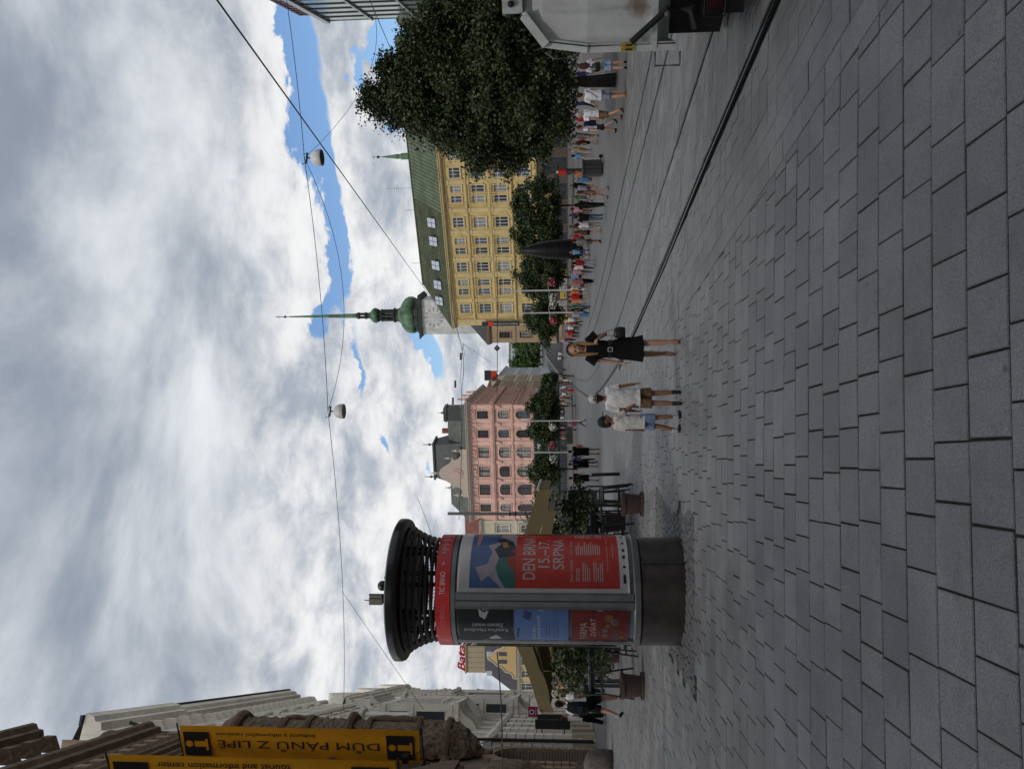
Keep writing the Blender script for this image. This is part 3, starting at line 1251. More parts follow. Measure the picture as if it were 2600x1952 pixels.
def green_spirelet():
    p = at(1035, 397, 165)
    k = 165 / FPX
    zz = lambda px: at(px, 397, 165).z
    z0 = zg(p.x, 165)
    m = mat('verdigris_copper', (.06, .13, .09))
    t = thing('green_spirelet', 'slim green copper spirelet with cross behind the yellow palace roof', 'spire', (p.x, 165, z0))
    MB().lathe([(9 * k, zz(1060) - z0), (8.5 * k, zz(1020) - z0), (6 * k, zz(1015) - z0), (6.5 * k, zz(1008) - z0), (.8 * k, zz(968) - z0), (.5 * k, zz(962) - z0)], 8).obj('spire', m, t)
    MB().lathe([(9 * k, 0), (9 * k, zz(1060) - z0)], 8).obj('drum', m, t)
    MB().tube([(0, 0, zz(965) - z0), (0, 0, zz(945) - z0)], .06, 5).sph((0, 0, zz(960) - z0), .32).cbox((0, 0, zz(949) - z0), (.8, .08, .08)).obj('cross', mat('dark_weathered_copper', (.02, .03, .02)), t)


# ------------------------------------------------------------------ pink building
def pink_building():
    d = (.9686, -.2487)
    o = (-25.6, 145.6)
    zb = zg(0, 140) - .3
    m_p = streaks(lines_on(mat('salmon_pink_plaster', (.72, .46, .385), .85, .10, .35, .1, 8.), .46, .74, 2, .13))
    m_p2 = mat('dusty_rose_stucco_trim', (.62, .39, .325), .85, .12, .8)
    m_sn = mat('pale_sandstone', (.48, .40, .34), .85, .12)
    m_ds = mat('dark_slate_mansard', (.05, .056, .055), .6, .25, .6, .2, 5.)
    m_gr = mat('grey_green_roof', (.085, .098, .085), .65, .2, .6, .2, 5.)
    b = thing('pink_palace', 'salmon pink corner palace with dark mansard roof and scrolled gable', 'building', (*o, zb), head(*d))
    Wd, H = 22.6, 19.0 - zb
    fr = Fr(b)
    T = lambda zy: t_at(o, d, 900 + .2709 * zy)
    colsx = [(1435, 1), (1265, 2), (1095, 2), (915, 2), (740, 1), (560, 1)]
    ops, ws = [], []
    r2 = random.Random(5)
    for zy, n in colsx:
        x = T(zy)
        w = 1.5 if n == 1 else 2.1
        for r, (z0, z1, ar) in enumerate(((14.85, 16.9, 0), (11.1, 13.1, .5), (7.1, 9.75, 1))):
            ops.append((x - w / 2, x + w / 2, z0 - zb, z1 - zb, ar))
            ws.append((x, z0 - zb, w, z1 - z0, 'pair' if n == 2 else 'T', ar, r))
    shop = [(1.2, 4.6), (5.6, 9.0), (10, 13.4), (14.2, 17.6), (18.4, 21.6)]
    for a, c in shop:
        ops.append((a, c, .2, 4.6, 0))
    G0 = 5.5
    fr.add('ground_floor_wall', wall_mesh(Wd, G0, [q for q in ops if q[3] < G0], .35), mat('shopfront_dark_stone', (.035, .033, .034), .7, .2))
    fr.add('wall', wall_mesh(Wd, H - G0, [(a, c, e - G0, f - G0, g_) for a, c, e, f, g_ in ops if e > G0], .35), m_p, z=G0)
    for (x, z, w, h, st, ar, r) in ws:
        tr = {0: ('surround', 'sill', 'crest', 'apron'), 1: ('sill', 'apron'), 2: ('quoins', 'sill')}[r]
        window(fr, x, z, w, h, m_brownw, st, ar, .2, m_glass2 if r2.random() < .25 else m_glass, tr, m_p2)
    for a, c in shop:
        window(fr, (a + c) / 2, .2, c - a, 4.4, flat('shop_black', (.012, .012, .013)), 'T', name='shop_window')
    # dark fascia with the shop name
    fa = fr.add('fascia', MB().box(.4, Wd - .2, -.35, -.01, 5.0, 6.3), flat('shop_black', (.012, .012, .013)))
    v, f = fit_text('MELODY', 3.0, .62)
    xm = T(800)
    put('lettering', MB().raw([(xm - 1.5 + p[0], -.38, 5.3 + p[1]) for p in v], f).mesh('lettering', flat('sign_white', (.75, .75, .75))), fa)
    for i in range(3):
        a = i * 2 * pi / 3
        put('emblem', MB().cbox((xm - 2.1 + .16 * cos(a), -.38, 5.6 + .16 * sin(a)), (.2, .02, .2)).mesh('emblem', flat('sign_white', (.75, .75, .75))), fa)
    cornice(fr, -.3, Wd + .5, H - 1.0, .95, 1.0, m_sn)
    belt(fr, -.1, Wd + .15, 13.75 - zb, .9, .5, m_p2, 'main_belt')
    belt(fr, -.1, Wd + .1, 10.25 - zb, .35, .2, m_p2)
    belt(fr, -.1, Wd + .1, 6.45 - zb, .45, .35, m_p2)
    den = MB().box(-.1, .1, -.32, -.004, 0, .22).mesh('dentil', m_p2)
    for k in range(int(Wd / .75)):
        fr.put('dentil', den, .3 + k * .75, 0, H - 1.3)
    for zy in (1520, 1350, 1180, 1005, 825, 650, 485):
        x = T(zy)
        fr.add('pilaster', MB().box(x - .3, x + .3, -.09, -.002, 6.9 - zb, 10.2 - zb).box(x - .3, x + .3, -.09, -.002, 10.65 - zb, 13.7 - zb).box(x - .3, x + .3, -.09, -.002, 14.7 - zb, H - 1.05), m_p)
        fr.add('capital', MB().box(x - .36, x + .36, -.2, -.093, 13.0 - zb, 13.6 - zb).sph((x, -.25, 12.8 - zb), (.25, .12, .35), 8, 5).box(x - .34, x + .34, -.17, -.094, 17.0 - zb, 17.6 - zb), m_p2)
    # side facade on the climbing street
    f2 = Fr(b, (Wd, 0, 0), pi / 2 + .162)
    Ls = 33.0
    ops2, ws2 = [], []
    for i in range(9):
        x = 2.0 + i * 3.6
        for r, (z0, z1, ar) in enumerate(((14.85, 16.9, 0), (11.1, 13.1, .5), (7.1, 9.75, 1))):
            ops2.append((x - .7, x + .7, z0 - zb, z1 - zb, ar))
            ws2.append((x, z0 - zb, 1.4, z1 - z0, 'T', ar, r))
    f2.add('side_wall', wall_mesh(Ls, H, ops2, .35), m_p)
    for (x, z, w, h, st, ar, r) in ws2:
        window(f2, x, z, w, h, m_brownw, st, ar, .2, m_glass, {0: ('surround', 'sill', 'crest'), 1: ('sill',), 2: ('quoins',)}[r], m_p2)
    cornice(f2, .1, Ls, H - 1.0, .95, 1.0, m_sn)
    belt(f2, .1, Ls, 13.75 - zb, .9, .5, m_p2, 'main_belt')
    belt(f2, .1, Ls, 10.25 - zb, .35, .2, m_p2)
    belt(f2, .1, Ls, 5.0 - zb, 1.5, .3, flat('shop_black', (.012, .012, .013)), 'fascia')
    for i in range(10):
        x = .3 + i * 3.6
        f2.add('pilaster', MB().box(x - .3, x + .3, -.14, -.002, 10.65 - zb, 13.7 - zb).box(x - .3, x + .3, -.14, -.002, 14.7 - zb, H - 1.05), m_p2)
        f2.put('dentil', den, x + 1, 0, H - 1.3)
    e2 = f2.p(Ls, 0, 0)
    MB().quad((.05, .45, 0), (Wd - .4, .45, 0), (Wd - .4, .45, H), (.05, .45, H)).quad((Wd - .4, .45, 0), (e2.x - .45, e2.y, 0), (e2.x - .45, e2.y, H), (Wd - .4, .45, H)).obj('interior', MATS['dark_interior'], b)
    MB().quad((0, 0, 0), (0, 30, 0), (0, 30, H), (0, 0, H)).obj('party_wall', m_sn, b)
    # roofs
    zt = 23.0 - zb
    MB().quad((-.2, -.5, H), (Wd + .4, -.5, H), (Wd - 2.2, 4, zt), (1.5, 4, zt)).quad((Wd + .4, -.5, H), (e2.x + .3, e2.y, H), (e2.x - 3, e2.y - 2, zt), (Wd - 2.2, 4, zt)).quad((1.5, 4, zt), (Wd - 2.2, 4, zt), (e2.x - 3, e2.y - 2, zt), (1.5, e2.y - 2, zt)).quad((-.2, -.5, H), (1.5, 4, zt), (1.5, e2.y - 2, zt), (-.2, e2.y, H)).obj('roof', m_gr, b)
    xl, xr = T(1262), T(828)
    zm = 25.6 - zb
    dk = MB()
    dk.quad((xl, .2, H), (xr, .2, H), (xr - 1.3, 2.8, zm), (xl + 1.3, 2.8, zm)).quad((xl, .2, H), (xl + 1.3, 2.8, zm), (xl + 1.3, 7, zm), (xl, 9, H)).quad((xr, .2, H), (xr, 9, H), (xr - 1.3, 7, zm), (xr - 1.3, 2.8, zm)).quad((xl + 1.3, 2.8, zm), (xr - 1.3, 2.8, zm), (xr - 1.3, 7, zm), (xl + 1.3, 7, zm))
    man = dk.obj('mansard', m_ds, b)
    put('roof_rim', MB().box(xl + .9, xr - .9, 2.5, 7.2, zm - .02, zm + .35).mesh('roof_rim', m_ds), man)
    fi = MB().lathe([(.18, 0), (.1, .3), (.28, .6), (.1, .9), (.05, 1.9)], 8).mesh('finial', m_ds)
    for x in (xl + 1.3, xr - 1.3):
        put('finial', fi, man, (x, 3.2, zm + .35))
    # corner turret
    xt = T(565)
    MB().box(xt - 1.2, xt + 1.2, .6, 3, H, 22.6 - zb).prism([(xt - 1.45, 22.6 - zb), (xt + 1.45, 22.6 - zb), (xt + 1.2, 23.2 - zb), (xt - 1.2, 23.2 - zb)], .4, 3.2, 'y').lathe([(.1, 0), (.25, .3), (.05, .8), (.03, 1.4)], 6, (xt, 1.8, 23.2 - zb)).obj('corner_turret', m_ds, b)
    MB().box(T(780) - .4, T(780) + .4, 4.2, 5, zt - .3, zt + 1.2).obj('chimney', mat('brick_chimney', (.22, .08, .05), .9, .2), b)
    # scrolled gable in front of the mansard
    gl, gr = T(1330), T(880)
    gc = (gl + gr) / 2
    hw = (gr - gl) / 2
    zg0 = H + .05
    right = [(hw, 0), (hw, .9), (hw * .92, 1.25), (hw * .74, 1.1), (hw * .6, 1.7), (hw * .56, 2.3), (hw * .62, 2.75), (hw * .42, 3.3), (hw * .3, 4.2), (hw * .2, 4.9), (hw * .08, 5.3)]
    poly = [(gc + x, zg0 + z) for x, z in right] + [(gc - x, zg0 + z) for x, z in reversed(right)]
    gb = MB().prism(poly, -.35, .15, 'y').obj('gable', m_sn, b)
    for sx, sz, s_ in ((-.93, 1.2, .8), (-.62, 2.7, .6), (.62, 2.7, .6), (.93, 1.2, .8), (0, 5.2, .75)):
        put('urn', MB().lathe([(.3 * s_, 0), (.12 * s_, .25), (.42 * s_, .8), (.2 * s_, 1.15), (.06 * s_, 1.7)], 8).mesh('urn', m_sn), gb, (gc + sx * hw, -.1, zg0 + sz))
    put('cartouche', MB().prism([(gc + .95 * cos(a), zg0 + 2.0 + 1.15 * sin(a)) for a in np.linspace(0, 2 * pi, 16, endpoint=False)], -.46, -.352, 'y').mesh('cartouche', m_p2), gb)
    put('shield', MB().prism([(gc - .5, zg0 + 2.6), (gc + .5, zg0 + 2.6), (gc + .45, zg0 + 1.9), (gc, zg0 + 1.2), (gc - .45, zg0 + 1.9)], -.56, -.462, 'y').mesh('shield', m_sn), gb)
    # far gables along the side
    for k in (9, 16, 23):
        q = f2.p(k, -.1, H)
        s_ = MB().prism([(-1.3, 0), (1.3, 0), (1.0, 1.2), (.4, 1.6), (.3, 2.6), (-.3, 2.6), (-.4, 1.6), (-1.0, 1.2)], -.2, .2, 'y').obj('side_gable', m_p2, b, q, f2.rz)
    return b


# ------------------------------------------------------------------ simpler houses
def simple_house(name, label, o, d, Wd, dep, H, rows, cols, w, h, mw, mt, mframe, roof=None, mroof=None, trim=('surround', 'sill'), style='cross', hip=0., zb=None, belts=True):
    zb = zg(*o) if zb is None else zb
    b = thing(name, label, 'building', (*o, zb), head(*d))
    fr = Fr(b)
    ops, ws = [], []
    for i in range(cols):
        x = Wd * (i + .5) / cols
        for j, z in enumerate(rows):
            ops.append((x - w / 2, x + w / 2, z, z + h, 0))
    fr.add('wall', wall_mesh(Wd, H, ops, .3), mw)
    for i in range(cols):
        x = Wd * (i + .5) / cols
        for j, z in enumerate(rows):
            window(fr, x, z, w, h, mframe, style, 0, .16, m_glass, trim, mt)
    MB().quad((0, 0, 0), (0, dep, 0), (0, dep, H), (0, 0, H)).quad((Wd, 0, 0), (Wd, dep, 0), (Wd, dep, H), (Wd, 0, H)).quad((0, dep, 0), (Wd, dep, 0), (Wd, dep, H), (0, dep, H)).obj('side_wall', mw, b)
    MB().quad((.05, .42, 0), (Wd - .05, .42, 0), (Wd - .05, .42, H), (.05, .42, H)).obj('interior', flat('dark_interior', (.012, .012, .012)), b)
    cornice(fr, -.2, Wd + .2, H - .8, .7, .75, mt)
    if belts:
        for z in rows[:-1]:
            belt(fr, 0, Wd, z + h + .8, .25, .12, mt)
    if roof:
        zt = H + roof
        MB().quad((-.3, -.6, H), (Wd + .3, -.6, H), (Wd - hip, dep / 2, zt), (hip, dep / 2, zt)).quad((-.3, dep + .3, H), (hip, dep / 2, zt), (Wd - hip, dep / 2, zt), (Wd + .3, dep + .3, H)).quad((-.3, -.6, H), (hip, dep / 2, zt), (-.3, dep + .3, H)).quad((Wd + .3, -.6, H), (Wd + .3, dep + .3, H), (Wd - hip, dep / 2, zt)).obj('roof', mroof, b)
    return b


def other_houses():
    m_tan = mat('tan_plaster', (.40, .31, .20), .88, .12, .4)
    m_tan2 = mat('tan_stucco_trim', (.33, .25, .16), .88, .12, .8)
    m_cream = mat('cream_plaster', (.52, .47, .36), .88, .08, .4)
    m_cream2 = mat('cream_stucco_trim', (.56, .52, .42), .88, .1, .8)
    m_dkroof = mat('dark_tile_roof', (.05, .045, .048), .75, .25, .6, .3, 6.)
    m_red = mat('red_tile_roof', (.17, .055, .04), .8, .25, .8, .3, 6.)
    m_lg = mat('light_grey_panel', (.50, .52, .52), .7, .06)
    # behind the yellow palace, at its street corner
    simple_house('tan_house', 'tan house with dark mansard just behind the corner of the yellow palace', (8.6, 158), (.9, -.436), 7, 12, 15.2, (6.4, 10.6), 2, 1.3, 2.2, m_tan, m_tan2, m_brownw, 4.2, m_dkroof, hip=1.6)
    # street side beyond the pink palace
    d = (.10, .995)
    p0 = Vector((-.9, 175.5))
    hs = ((16.5, 15.8, m_tan, m_tan2, 'tan ornate house next beyond the pink palace on the climbing street', m_dkroof), (18, 17.0, m_cream, m_tan2, 'brown grey ornate house farther up the climbing street', m_red), (26, 15.0, m_lg, m_lg, 'pale house at the top of the climbing street, its side bare', m_dkroof))
    q = p0
    for L, H, mw, mt, lab, mr in hs:
        zb = zg(q.x, q.y) - .8
        n = int(L / 3.4)
        simple_house('street_house', lab, (q.x, q.y), d, L, 14, H, (4.6, 8.4, 12.0), n, 1.3, 2.1, mw, mt, m_brownw, 3.2, mr, hip=1.5, zb=zb)
        q = q + Vector(d) * (L + .05)
    # red box and scaffold-like attic sign on that roof
    p = at(1247, 953, 196)
    t = thing('roof_sign', 'small red rooftop sign with dark top on the street house', 'sign', (p.x, 196, p.z - 2.3))
    MB().box(-1.2, 1.2, -.3, .3, .9, 2.3).obj('panel', flat('sign_red', (.5, .05, .02)), t)
    MB().box(-1.3, 1.3, -.3, .3, 2.32, 4.0).obj('top_box', flat('sign_dark', (.02, .02, .03)), t)
    MB().box(-1.1, -1.0, -.1, .1, 0, .9).box(1.0, 1.1, -.1, .1, 0, .9).obj('frame', flat('sign_dark', (.02, .02, .03)), t)
    # far modern block
    p = at(1292, 932, 340)
    zb = zg(p.x, 340)
    simple_house('white_modern_block', 'pale modern block with rows of windows far behind the trees at the street end', (p.x, 340), (1, 0), 16, 14, p.z - zb, tuple(p.z - zb - 3.3 - 3.6 * k for k in range(4)), 6, 1.6, 1.7, m_lg, m_lg, m_white, None, trim=('sill',), belts=False, zb=zb)
    # cream house left of the pink one
    dd = (.9686, -.2487)
    o = Vector((-25.75, 145.65)) - Vector(dd) * 24
    zb = zg(0, 145) - .3
    simple_house('cream_house', 'cream stucco house with red roof between the pink palace and the kiosk', (o.x, o.y), dd, 24, 12, 17.2 - zb, (6.6, 11.3), 7, 1.4, 2.4, m_cream, m_cream2, m_white, 3.6, m_red, ('surround', 'sill', 'hood'), hip=1, zb=zb)
    # gabled yellow house and sign block at the end of the left street
    o = at(1440, 1760, 160)
    e = at(1440, 1600, 160)
    zb = zg(-56, 160)
    Wd = e.x - o.x
    m_g = mat('sand_yellow_plaster', (.50, .36, .17), .88, .08, .5)
    b = simple_house('gabled_house', 'sand yellow house with curved white edged gable and dark roof left of the kiosk', (o.x, 160), (1, 0), Wd, 13, 11.0 - zb, (2.5, 6.6), 5, 1.3, 2.3, m_g, m_cream2, m_white, 7.5, m_dkroof, ('surround', 'sill', 'hood'), hip=2.2, zb=zb)
    gx = at(1300, 1668, 160).x - o.x
    pr_ = [(4.2, 0), (4.2, .8), (3.2, 1.3), (2.9, 2.6), (2.0, 3.2), (1.7, 4.2), (.8, 5.2), (.3, 6.1)]
    poly = [(gx + a, 11 - zb + c) for a, c in pr_] + [(gx - a, 11 - zb + c) for a, c in reversed(pr_)]
    gb = MB().prism(poly, -.4, .1, 'y').obj('gable', m_g, b)
    ed = MB()
    for i in range(len(poly) - 1):
        (x0, z0), (x1, z1) = poly[i], poly[i + 1]
        ed.tube([(x0, -.42, z0), (x1, -.42, z1)], .16, 5)
    put('gable_edge', ed.mesh('gable_edge', m_cream2), gb)
    for a in (-.8, .8):
        put('gable_window', MB().box(gx + a - .4, gx + a + .4, -.46, -.405, 13.2 - zb, 14.9 - zb).mesh('gable_window', m_glass), gb)
    wpan = MB().box(-.5, .5, -.2, .05, 0, 1.1).mesh('roof_light', flat('roof_window_pane', (.42, .47, .55), .15))
    for px, py in ((1250, 1656), (1250, 1705)):
        q = at(px, py, 161.5)
        put('roof_light', wpan, b, (q.x - o.x, q.y - 160 - .7, q.z - zb))
    o2, e2 = at(1224, 1707, 172), at(1184, 1630, 172)
    z2 = zg(-58, 172)
    t = thing('sign_block', 'beige flat roofed block carrying the big red shop sign', 'building', (o2.x, 172, z2))
    Hh = e2.z - z2
    m_bg = mat('beige_panel', (.36, .30, .20), .85, .1)
    MB().box(0, e2.x - o2.x, 0, 14, 0, Hh).obj('wall', m_bg, t)
    for k in range(1, 6):
        x = (e2.x - o2.x) * k / 6
        MB().box(x - .04, x + .04, -.05, -.003, Hh - 5, Hh - .2).obj('panel_joint', m_tan2, t)
    MB().box(-.15, e2.x - o2.x + .1, -.3, 14, Hh, Hh + .3).obj('roof_edge', m_tan2, t)
    s0, s1 = at(1181, 1704, 172), at(1165, 1638, 172)
    sg = thing('rooftop_sign', 'red script shop sign reading Bata on the beige block', 'sign', (s0.x, 172.2, s0.z))
    v, f = fit_text('Bata', s1.x - s0.x, (s1.z - s0.z) * 1.25, bold=.02, shear=.35)
    lt = MB()
    for q in f:
        lt.quad(*[(v[i][0], -.1, v[i][1]) for i in q])
    o_ = lt.obj('lettering', flat('sign_crimson', (.52, .01, .03), .5), sg)
    md = o_.modifiers.new('thick', 'SOLIDIFY')
    md.thickness = .25
    MB().box(0, s1.x - s0.x, .12, .2, -.45, -.05).obj('rack', flat('sign_dark', (.02, .02, .03)), sg)


# ------------------------------------------------------------------ glass corner house, right
def right_houses():
    o, d = (28.9, 60.0), (-.29, -.956)
    zb = zg(*o)
    b = thing('glass_house', 'green glass office building at the upper right corner', 'building', (*o, zb), head(*d))
    fr = Fr(b)
    Wd, H = 30.0, at(836, 36, 60).z - zb
    m_gl = mat('pale_green_glass', (.16, .24, .22), .1, .2, .3, spec=.7)
    m_st = flat('dark_steel', (.03, .028, .03), .4, .3)
    fr.add('core', MB().box(.06, Wd, .35, 12, 0, H - .1), flat('dark_interior', (.012, .012, .012)))
    pn = MB().box(.04, 1.42, 0, .06, .12, 3.4).mesh('glass_panel', m_gl)
    st = MB().box(1.5, 1.72, -.06, .1, .1, 3.45).mesh('steel_strip', m_st)
    nf = int(H / 3.5)
    for j in range(nf):
        z = H - (j + 1) * 3.5
        for i in range(8):
            fr.put('glass_panel', pn, .05 + i * 1.78, .05, z)
            fr.put('steel_strip', st, .05 + i * 1.78, .05, z)
        fr.add('floor_edge', MB().box(0, Wd, -.09, .3, z - .06, z + .09), flat('pale_steel', (.45, .48, .48), .4, .3))
    fr.add('end_wall', MB().quad((0, 0, 0), (0, 12, 0), (0, 12, H), (0, 0, H)), m_gl)
    fr.add('parapet', MB().box(-.1, Wd, -.15, .4, H - .05, H + .35), flat('pale_steel', (.45, .48, .48), .4, .3))
    fb = MB()
    fb.box(-.1, 9, .5, .62, H + .4, H + .55).box(-.1, 9, .5, .62, H + 2.2, H + 2.4)
    for i in range(11):
        fb.box(-.1 + i * .9, .05 + i * .9, .5, .62, H + .55, H + 2.2)
    fr.add('roof_frame', fb, flat('oxblood_steel', (.08, .02, .02), .5))
    m_pk = mat('dull_pink_plaster', (.30, .21, .17), .88, .12, .5)
    m_pk2 = mat('dull_stone_trim', (.26, .21, .17), .88, .12, .5)
    simple_house('ornate_house', 'dull pink ornate house behind the big tree below the glass building', (34.8, 78), d, 17.8, 12, 15.2, (4.5, 9.2), 5, 1.4, 2.6, m_pk, m_pk2, m_brownw, 2.5, mat('dark_tile_roof', (.05, .045, .048)), ('surround', 'sill', 'pediment'))


def houses_behind():
    m1 = mat('grey_ochre_plaster', (.30, .26, .20), .88, .1)
    m2 = mat('grey_plaster', (.26, .25, .24), .88, .1)
    rf = mat('dark_tile_roof', (.05, .045, .048))
    simple_house('corner_house', 'tall ochre corner house behind the viewer on the right', (25, -11), (-1, 0), 22, 14, 21, (5, 9.5, 14), 6, 1.4, 2.4, m1, m2, m_white, 3, rf)
    simple_house('corner_house', 'tall grey corner house behind the viewer on the left', (-4, -10), (-.97, .24), 26, 14, 22, (5, 9.5, 14), 7, 1.4, 2.4, m2, m1, m_white, 3, rf)


houses_behind()
yellow_building()
church()
onion_turret()
green_spirelet()
pink_building()
other_houses()
right_houses()
# ------------------------------------------------------------------ white building on the left
def bracket_row(fr, x0, x1, z, step, m, out=.75, h=.7, w=.34, name='modillion'):
    g = MB().prism([(0, 0), (-out, h * .45), (-out, h), (0, h)], -w / 2, w / 2, 'x')
    me = g.mesh(name, m)
    n = max(1, int((x1 - x0) / step))
    for i in range(n):
        fr.put(name, me, x0 + (i + .5) * (x1 - x0) / n, -.004, z)


def baluster_me(m, h=.8):
    return MB().lathe([(.09, 0), (.06, .08), (.13, h * .35), (.06, h * .7), (.1, h)], 8).mesh('baluster', m)


def box_bay(fr, x0, x1, z0, z1, out, m, mt, nwin=2):
    """projecting bay: walls, window openings, cornice slab, scalloped consoles, balcony on top"""
    Wd = x1 - x0
    c, s_ = cos(fr.rz), sin(fr.rz)
    bf = Fr(fr.par, fr.p(x0, -out, 0), fr.rz)
    ops = []
    for k in range(nwin):
        xc = Wd * (k + .5) / nwin
        ops.append((xc - .55, xc + .55, z0 + .9, z1 - 1.0, 0))
    g = wall_mesh(Wd, z1, ops, .25)
    g.f = [q for q in g.f if max(g.v[i][2] for i in q) > z0 + .01]
    g.v = [(a, b, max(e, z0)) for a, b, e in g.v]
    bay = bf.add('bay', g, m)
    sd = MB()
    sd.quad((0, 0, z0), (0, out, z0), (0, out, z1), (0, 0, z1))
    put('bay_cheek', sd.mesh('bay_cheek', m), bay)
    sd = MB()
    sd.quad((Wd, 0, z0), (Wd, out, z0), (Wd, out, z1), (Wd, 0, z1))
    put('bay_cheek', sd.mesh('bay_cheek', m), bay)
    # mouldings and a blind panel on the cheek that faces down the street
    for z, hh, oo in ((z0 + .1, .3, .1), ((z0 + z1) / 2 + .2, .18, .07), (z1 - .45, .3, .12)):
        put('cheek_moulding', MB().box(-oo, -.003, .05, out, z, z + hh).mesh('cheek_moulding', mt), bay)
    for za, zb_ in ((z0 + .6, (z0 + z1) / 2), ((z0 + z1) / 2 + .6, z1 - .7)):
        put('cheek_window', MB().box(-.03, -.004, out * .3, out * .72, za, zb_).mesh('cheek_window', m_glass), bay)
        for y0, y1 in ((out * .3 - .12, out * .3 - .002), (out * .72 + .002, out * .72 + .12)):
            put('cheek_frame', MB().box(-.09, -.004, y0, y1, za - .1, zb_ + .1).mesh('cheek_frame', mt), bay)
    put('bay_floor', MB().box(-.12, Wd + .12, -.12, out, z0 - .28, z0 - .002).mesh('bay_floor', mt), bay)
    put('interior', MB().quad((.05, .35, z0), (Wd - .05, .35, z0), (Wd - .05, .35, z1), (.05, .35, z1)).mesh('interior', flat('dark_interior', (.012, .012, .012))), bay)
    for k in range(nwin):
        xc = Wd * (k + .5) / nwin
        window(bf, xc, z0 + .9, 1.1, z1 - z0 - 1.9, m_white, 'cross', 0, .12, m_glass, ('surround', 'sill'), mt)
    cornice(bf, -.35, Wd + .35, z1, .55, .5, mt, 'bay_cornice')
    # scalloped consoles below
    for k in range(4):
        x = .25 + (Wd - .5) * k / 3
        pts = [(out, 0), (.1, 0)] + [(.1 + (out - .1) * t + .12 * sin(t * 2 * pi), -1.2 * t) for t in np.linspace(.02, 1, 9)]
        bf.add('console', MB().prism([(a, e) for a, e in pts], x - .18, x + .18, 'x'), mt, z=z0 - .28)
    # balcony parapet on top
    zt = z1 + .62
    bf.add('parapet_rail', MB().box(-.1, Wd + .1, -.15, .15, zt + .85, zt + 1.0), mt)
    for x in (.15, Wd - .15):
        bf.add('parapet_pier', MB().box(x - .25, x + .25, -.18, .2, zt - .1, zt + .84), mt)
    bm = baluster_me(mt)
    n = int(Wd / .4)
    for i in range(1, n):
        bf.put('baluster', bm, Wd * i / n, 0, zt + .02)


def round_bay(fr, x, z0, z1, r, m, mt, dome=1.4):
    prof = [(.05, z0 - 1.6), (r * .35, z0 - 1.4), (r * .8, z0 - .6), (r, z0 - .2), (r + .12, z0 - .15), (r + .12, z0)]
    fr.add('bay_foot', MB().lathe(prof, 18, (x, 0, 0), pi, 2 * pi), mt, True)
    bay = fr.add('round_bay', MB().lathe([(r - .02, z0), (r - .02, z1)], 18, (x, 0, 0), pi, 2 * pi), m, True)
    for a in (-2.25, -1.57, -.9):
        w = MB()
        for k in range(4):
            a0, a1 = a - .22 + .11 * k, a - .22 + .11 * (k + 1)
            w.quad((x + (r + .01) * cos(a0), (r + .01) * sin(a0), z0 + .7), (x + (r + .01) * cos(a1), (r + .01) * sin(a1), z0 + .7), (x + (r + .01) * cos(a1), (r + .01) * sin(a1), z1 - .7), (x + (r + .01) * cos(a0), (r + .01) * sin(a0), z1 - .7))
        put('bay_window', w.mesh('bay_window', m_glass), bay)
        for q in (a - .27, a + .27):
            put('bay_pilaster', MB().cbox((x + (r + .03) * cos(q), (r + .03) * sin(q), (z0 + z1) / 2), (.2, .16, z1 - z0 - .05), q).mesh('bay_pilaster', mt), bay)
    fr.add('bay_ring', MB().lathe([(r, z1), (r + .3, z1 + .1), (r + .35, z1 + .35), (r, z1 + .4)], 18, (x, 0, 0), pi, 2 * pi), mt)
    fr.add('bay_dome', MB().lathe([(r * 1.02, z1 + .4), (r * .98, z1 + .4 + dome * .35), (r * .75, z1 + .4 + dome * .75), (r * .3, z1 + .4 + dome), (.02, z1 + .4 + dome * 1.05)], 18, (x, 0, 0), pi, 2 * pi), mt, True)


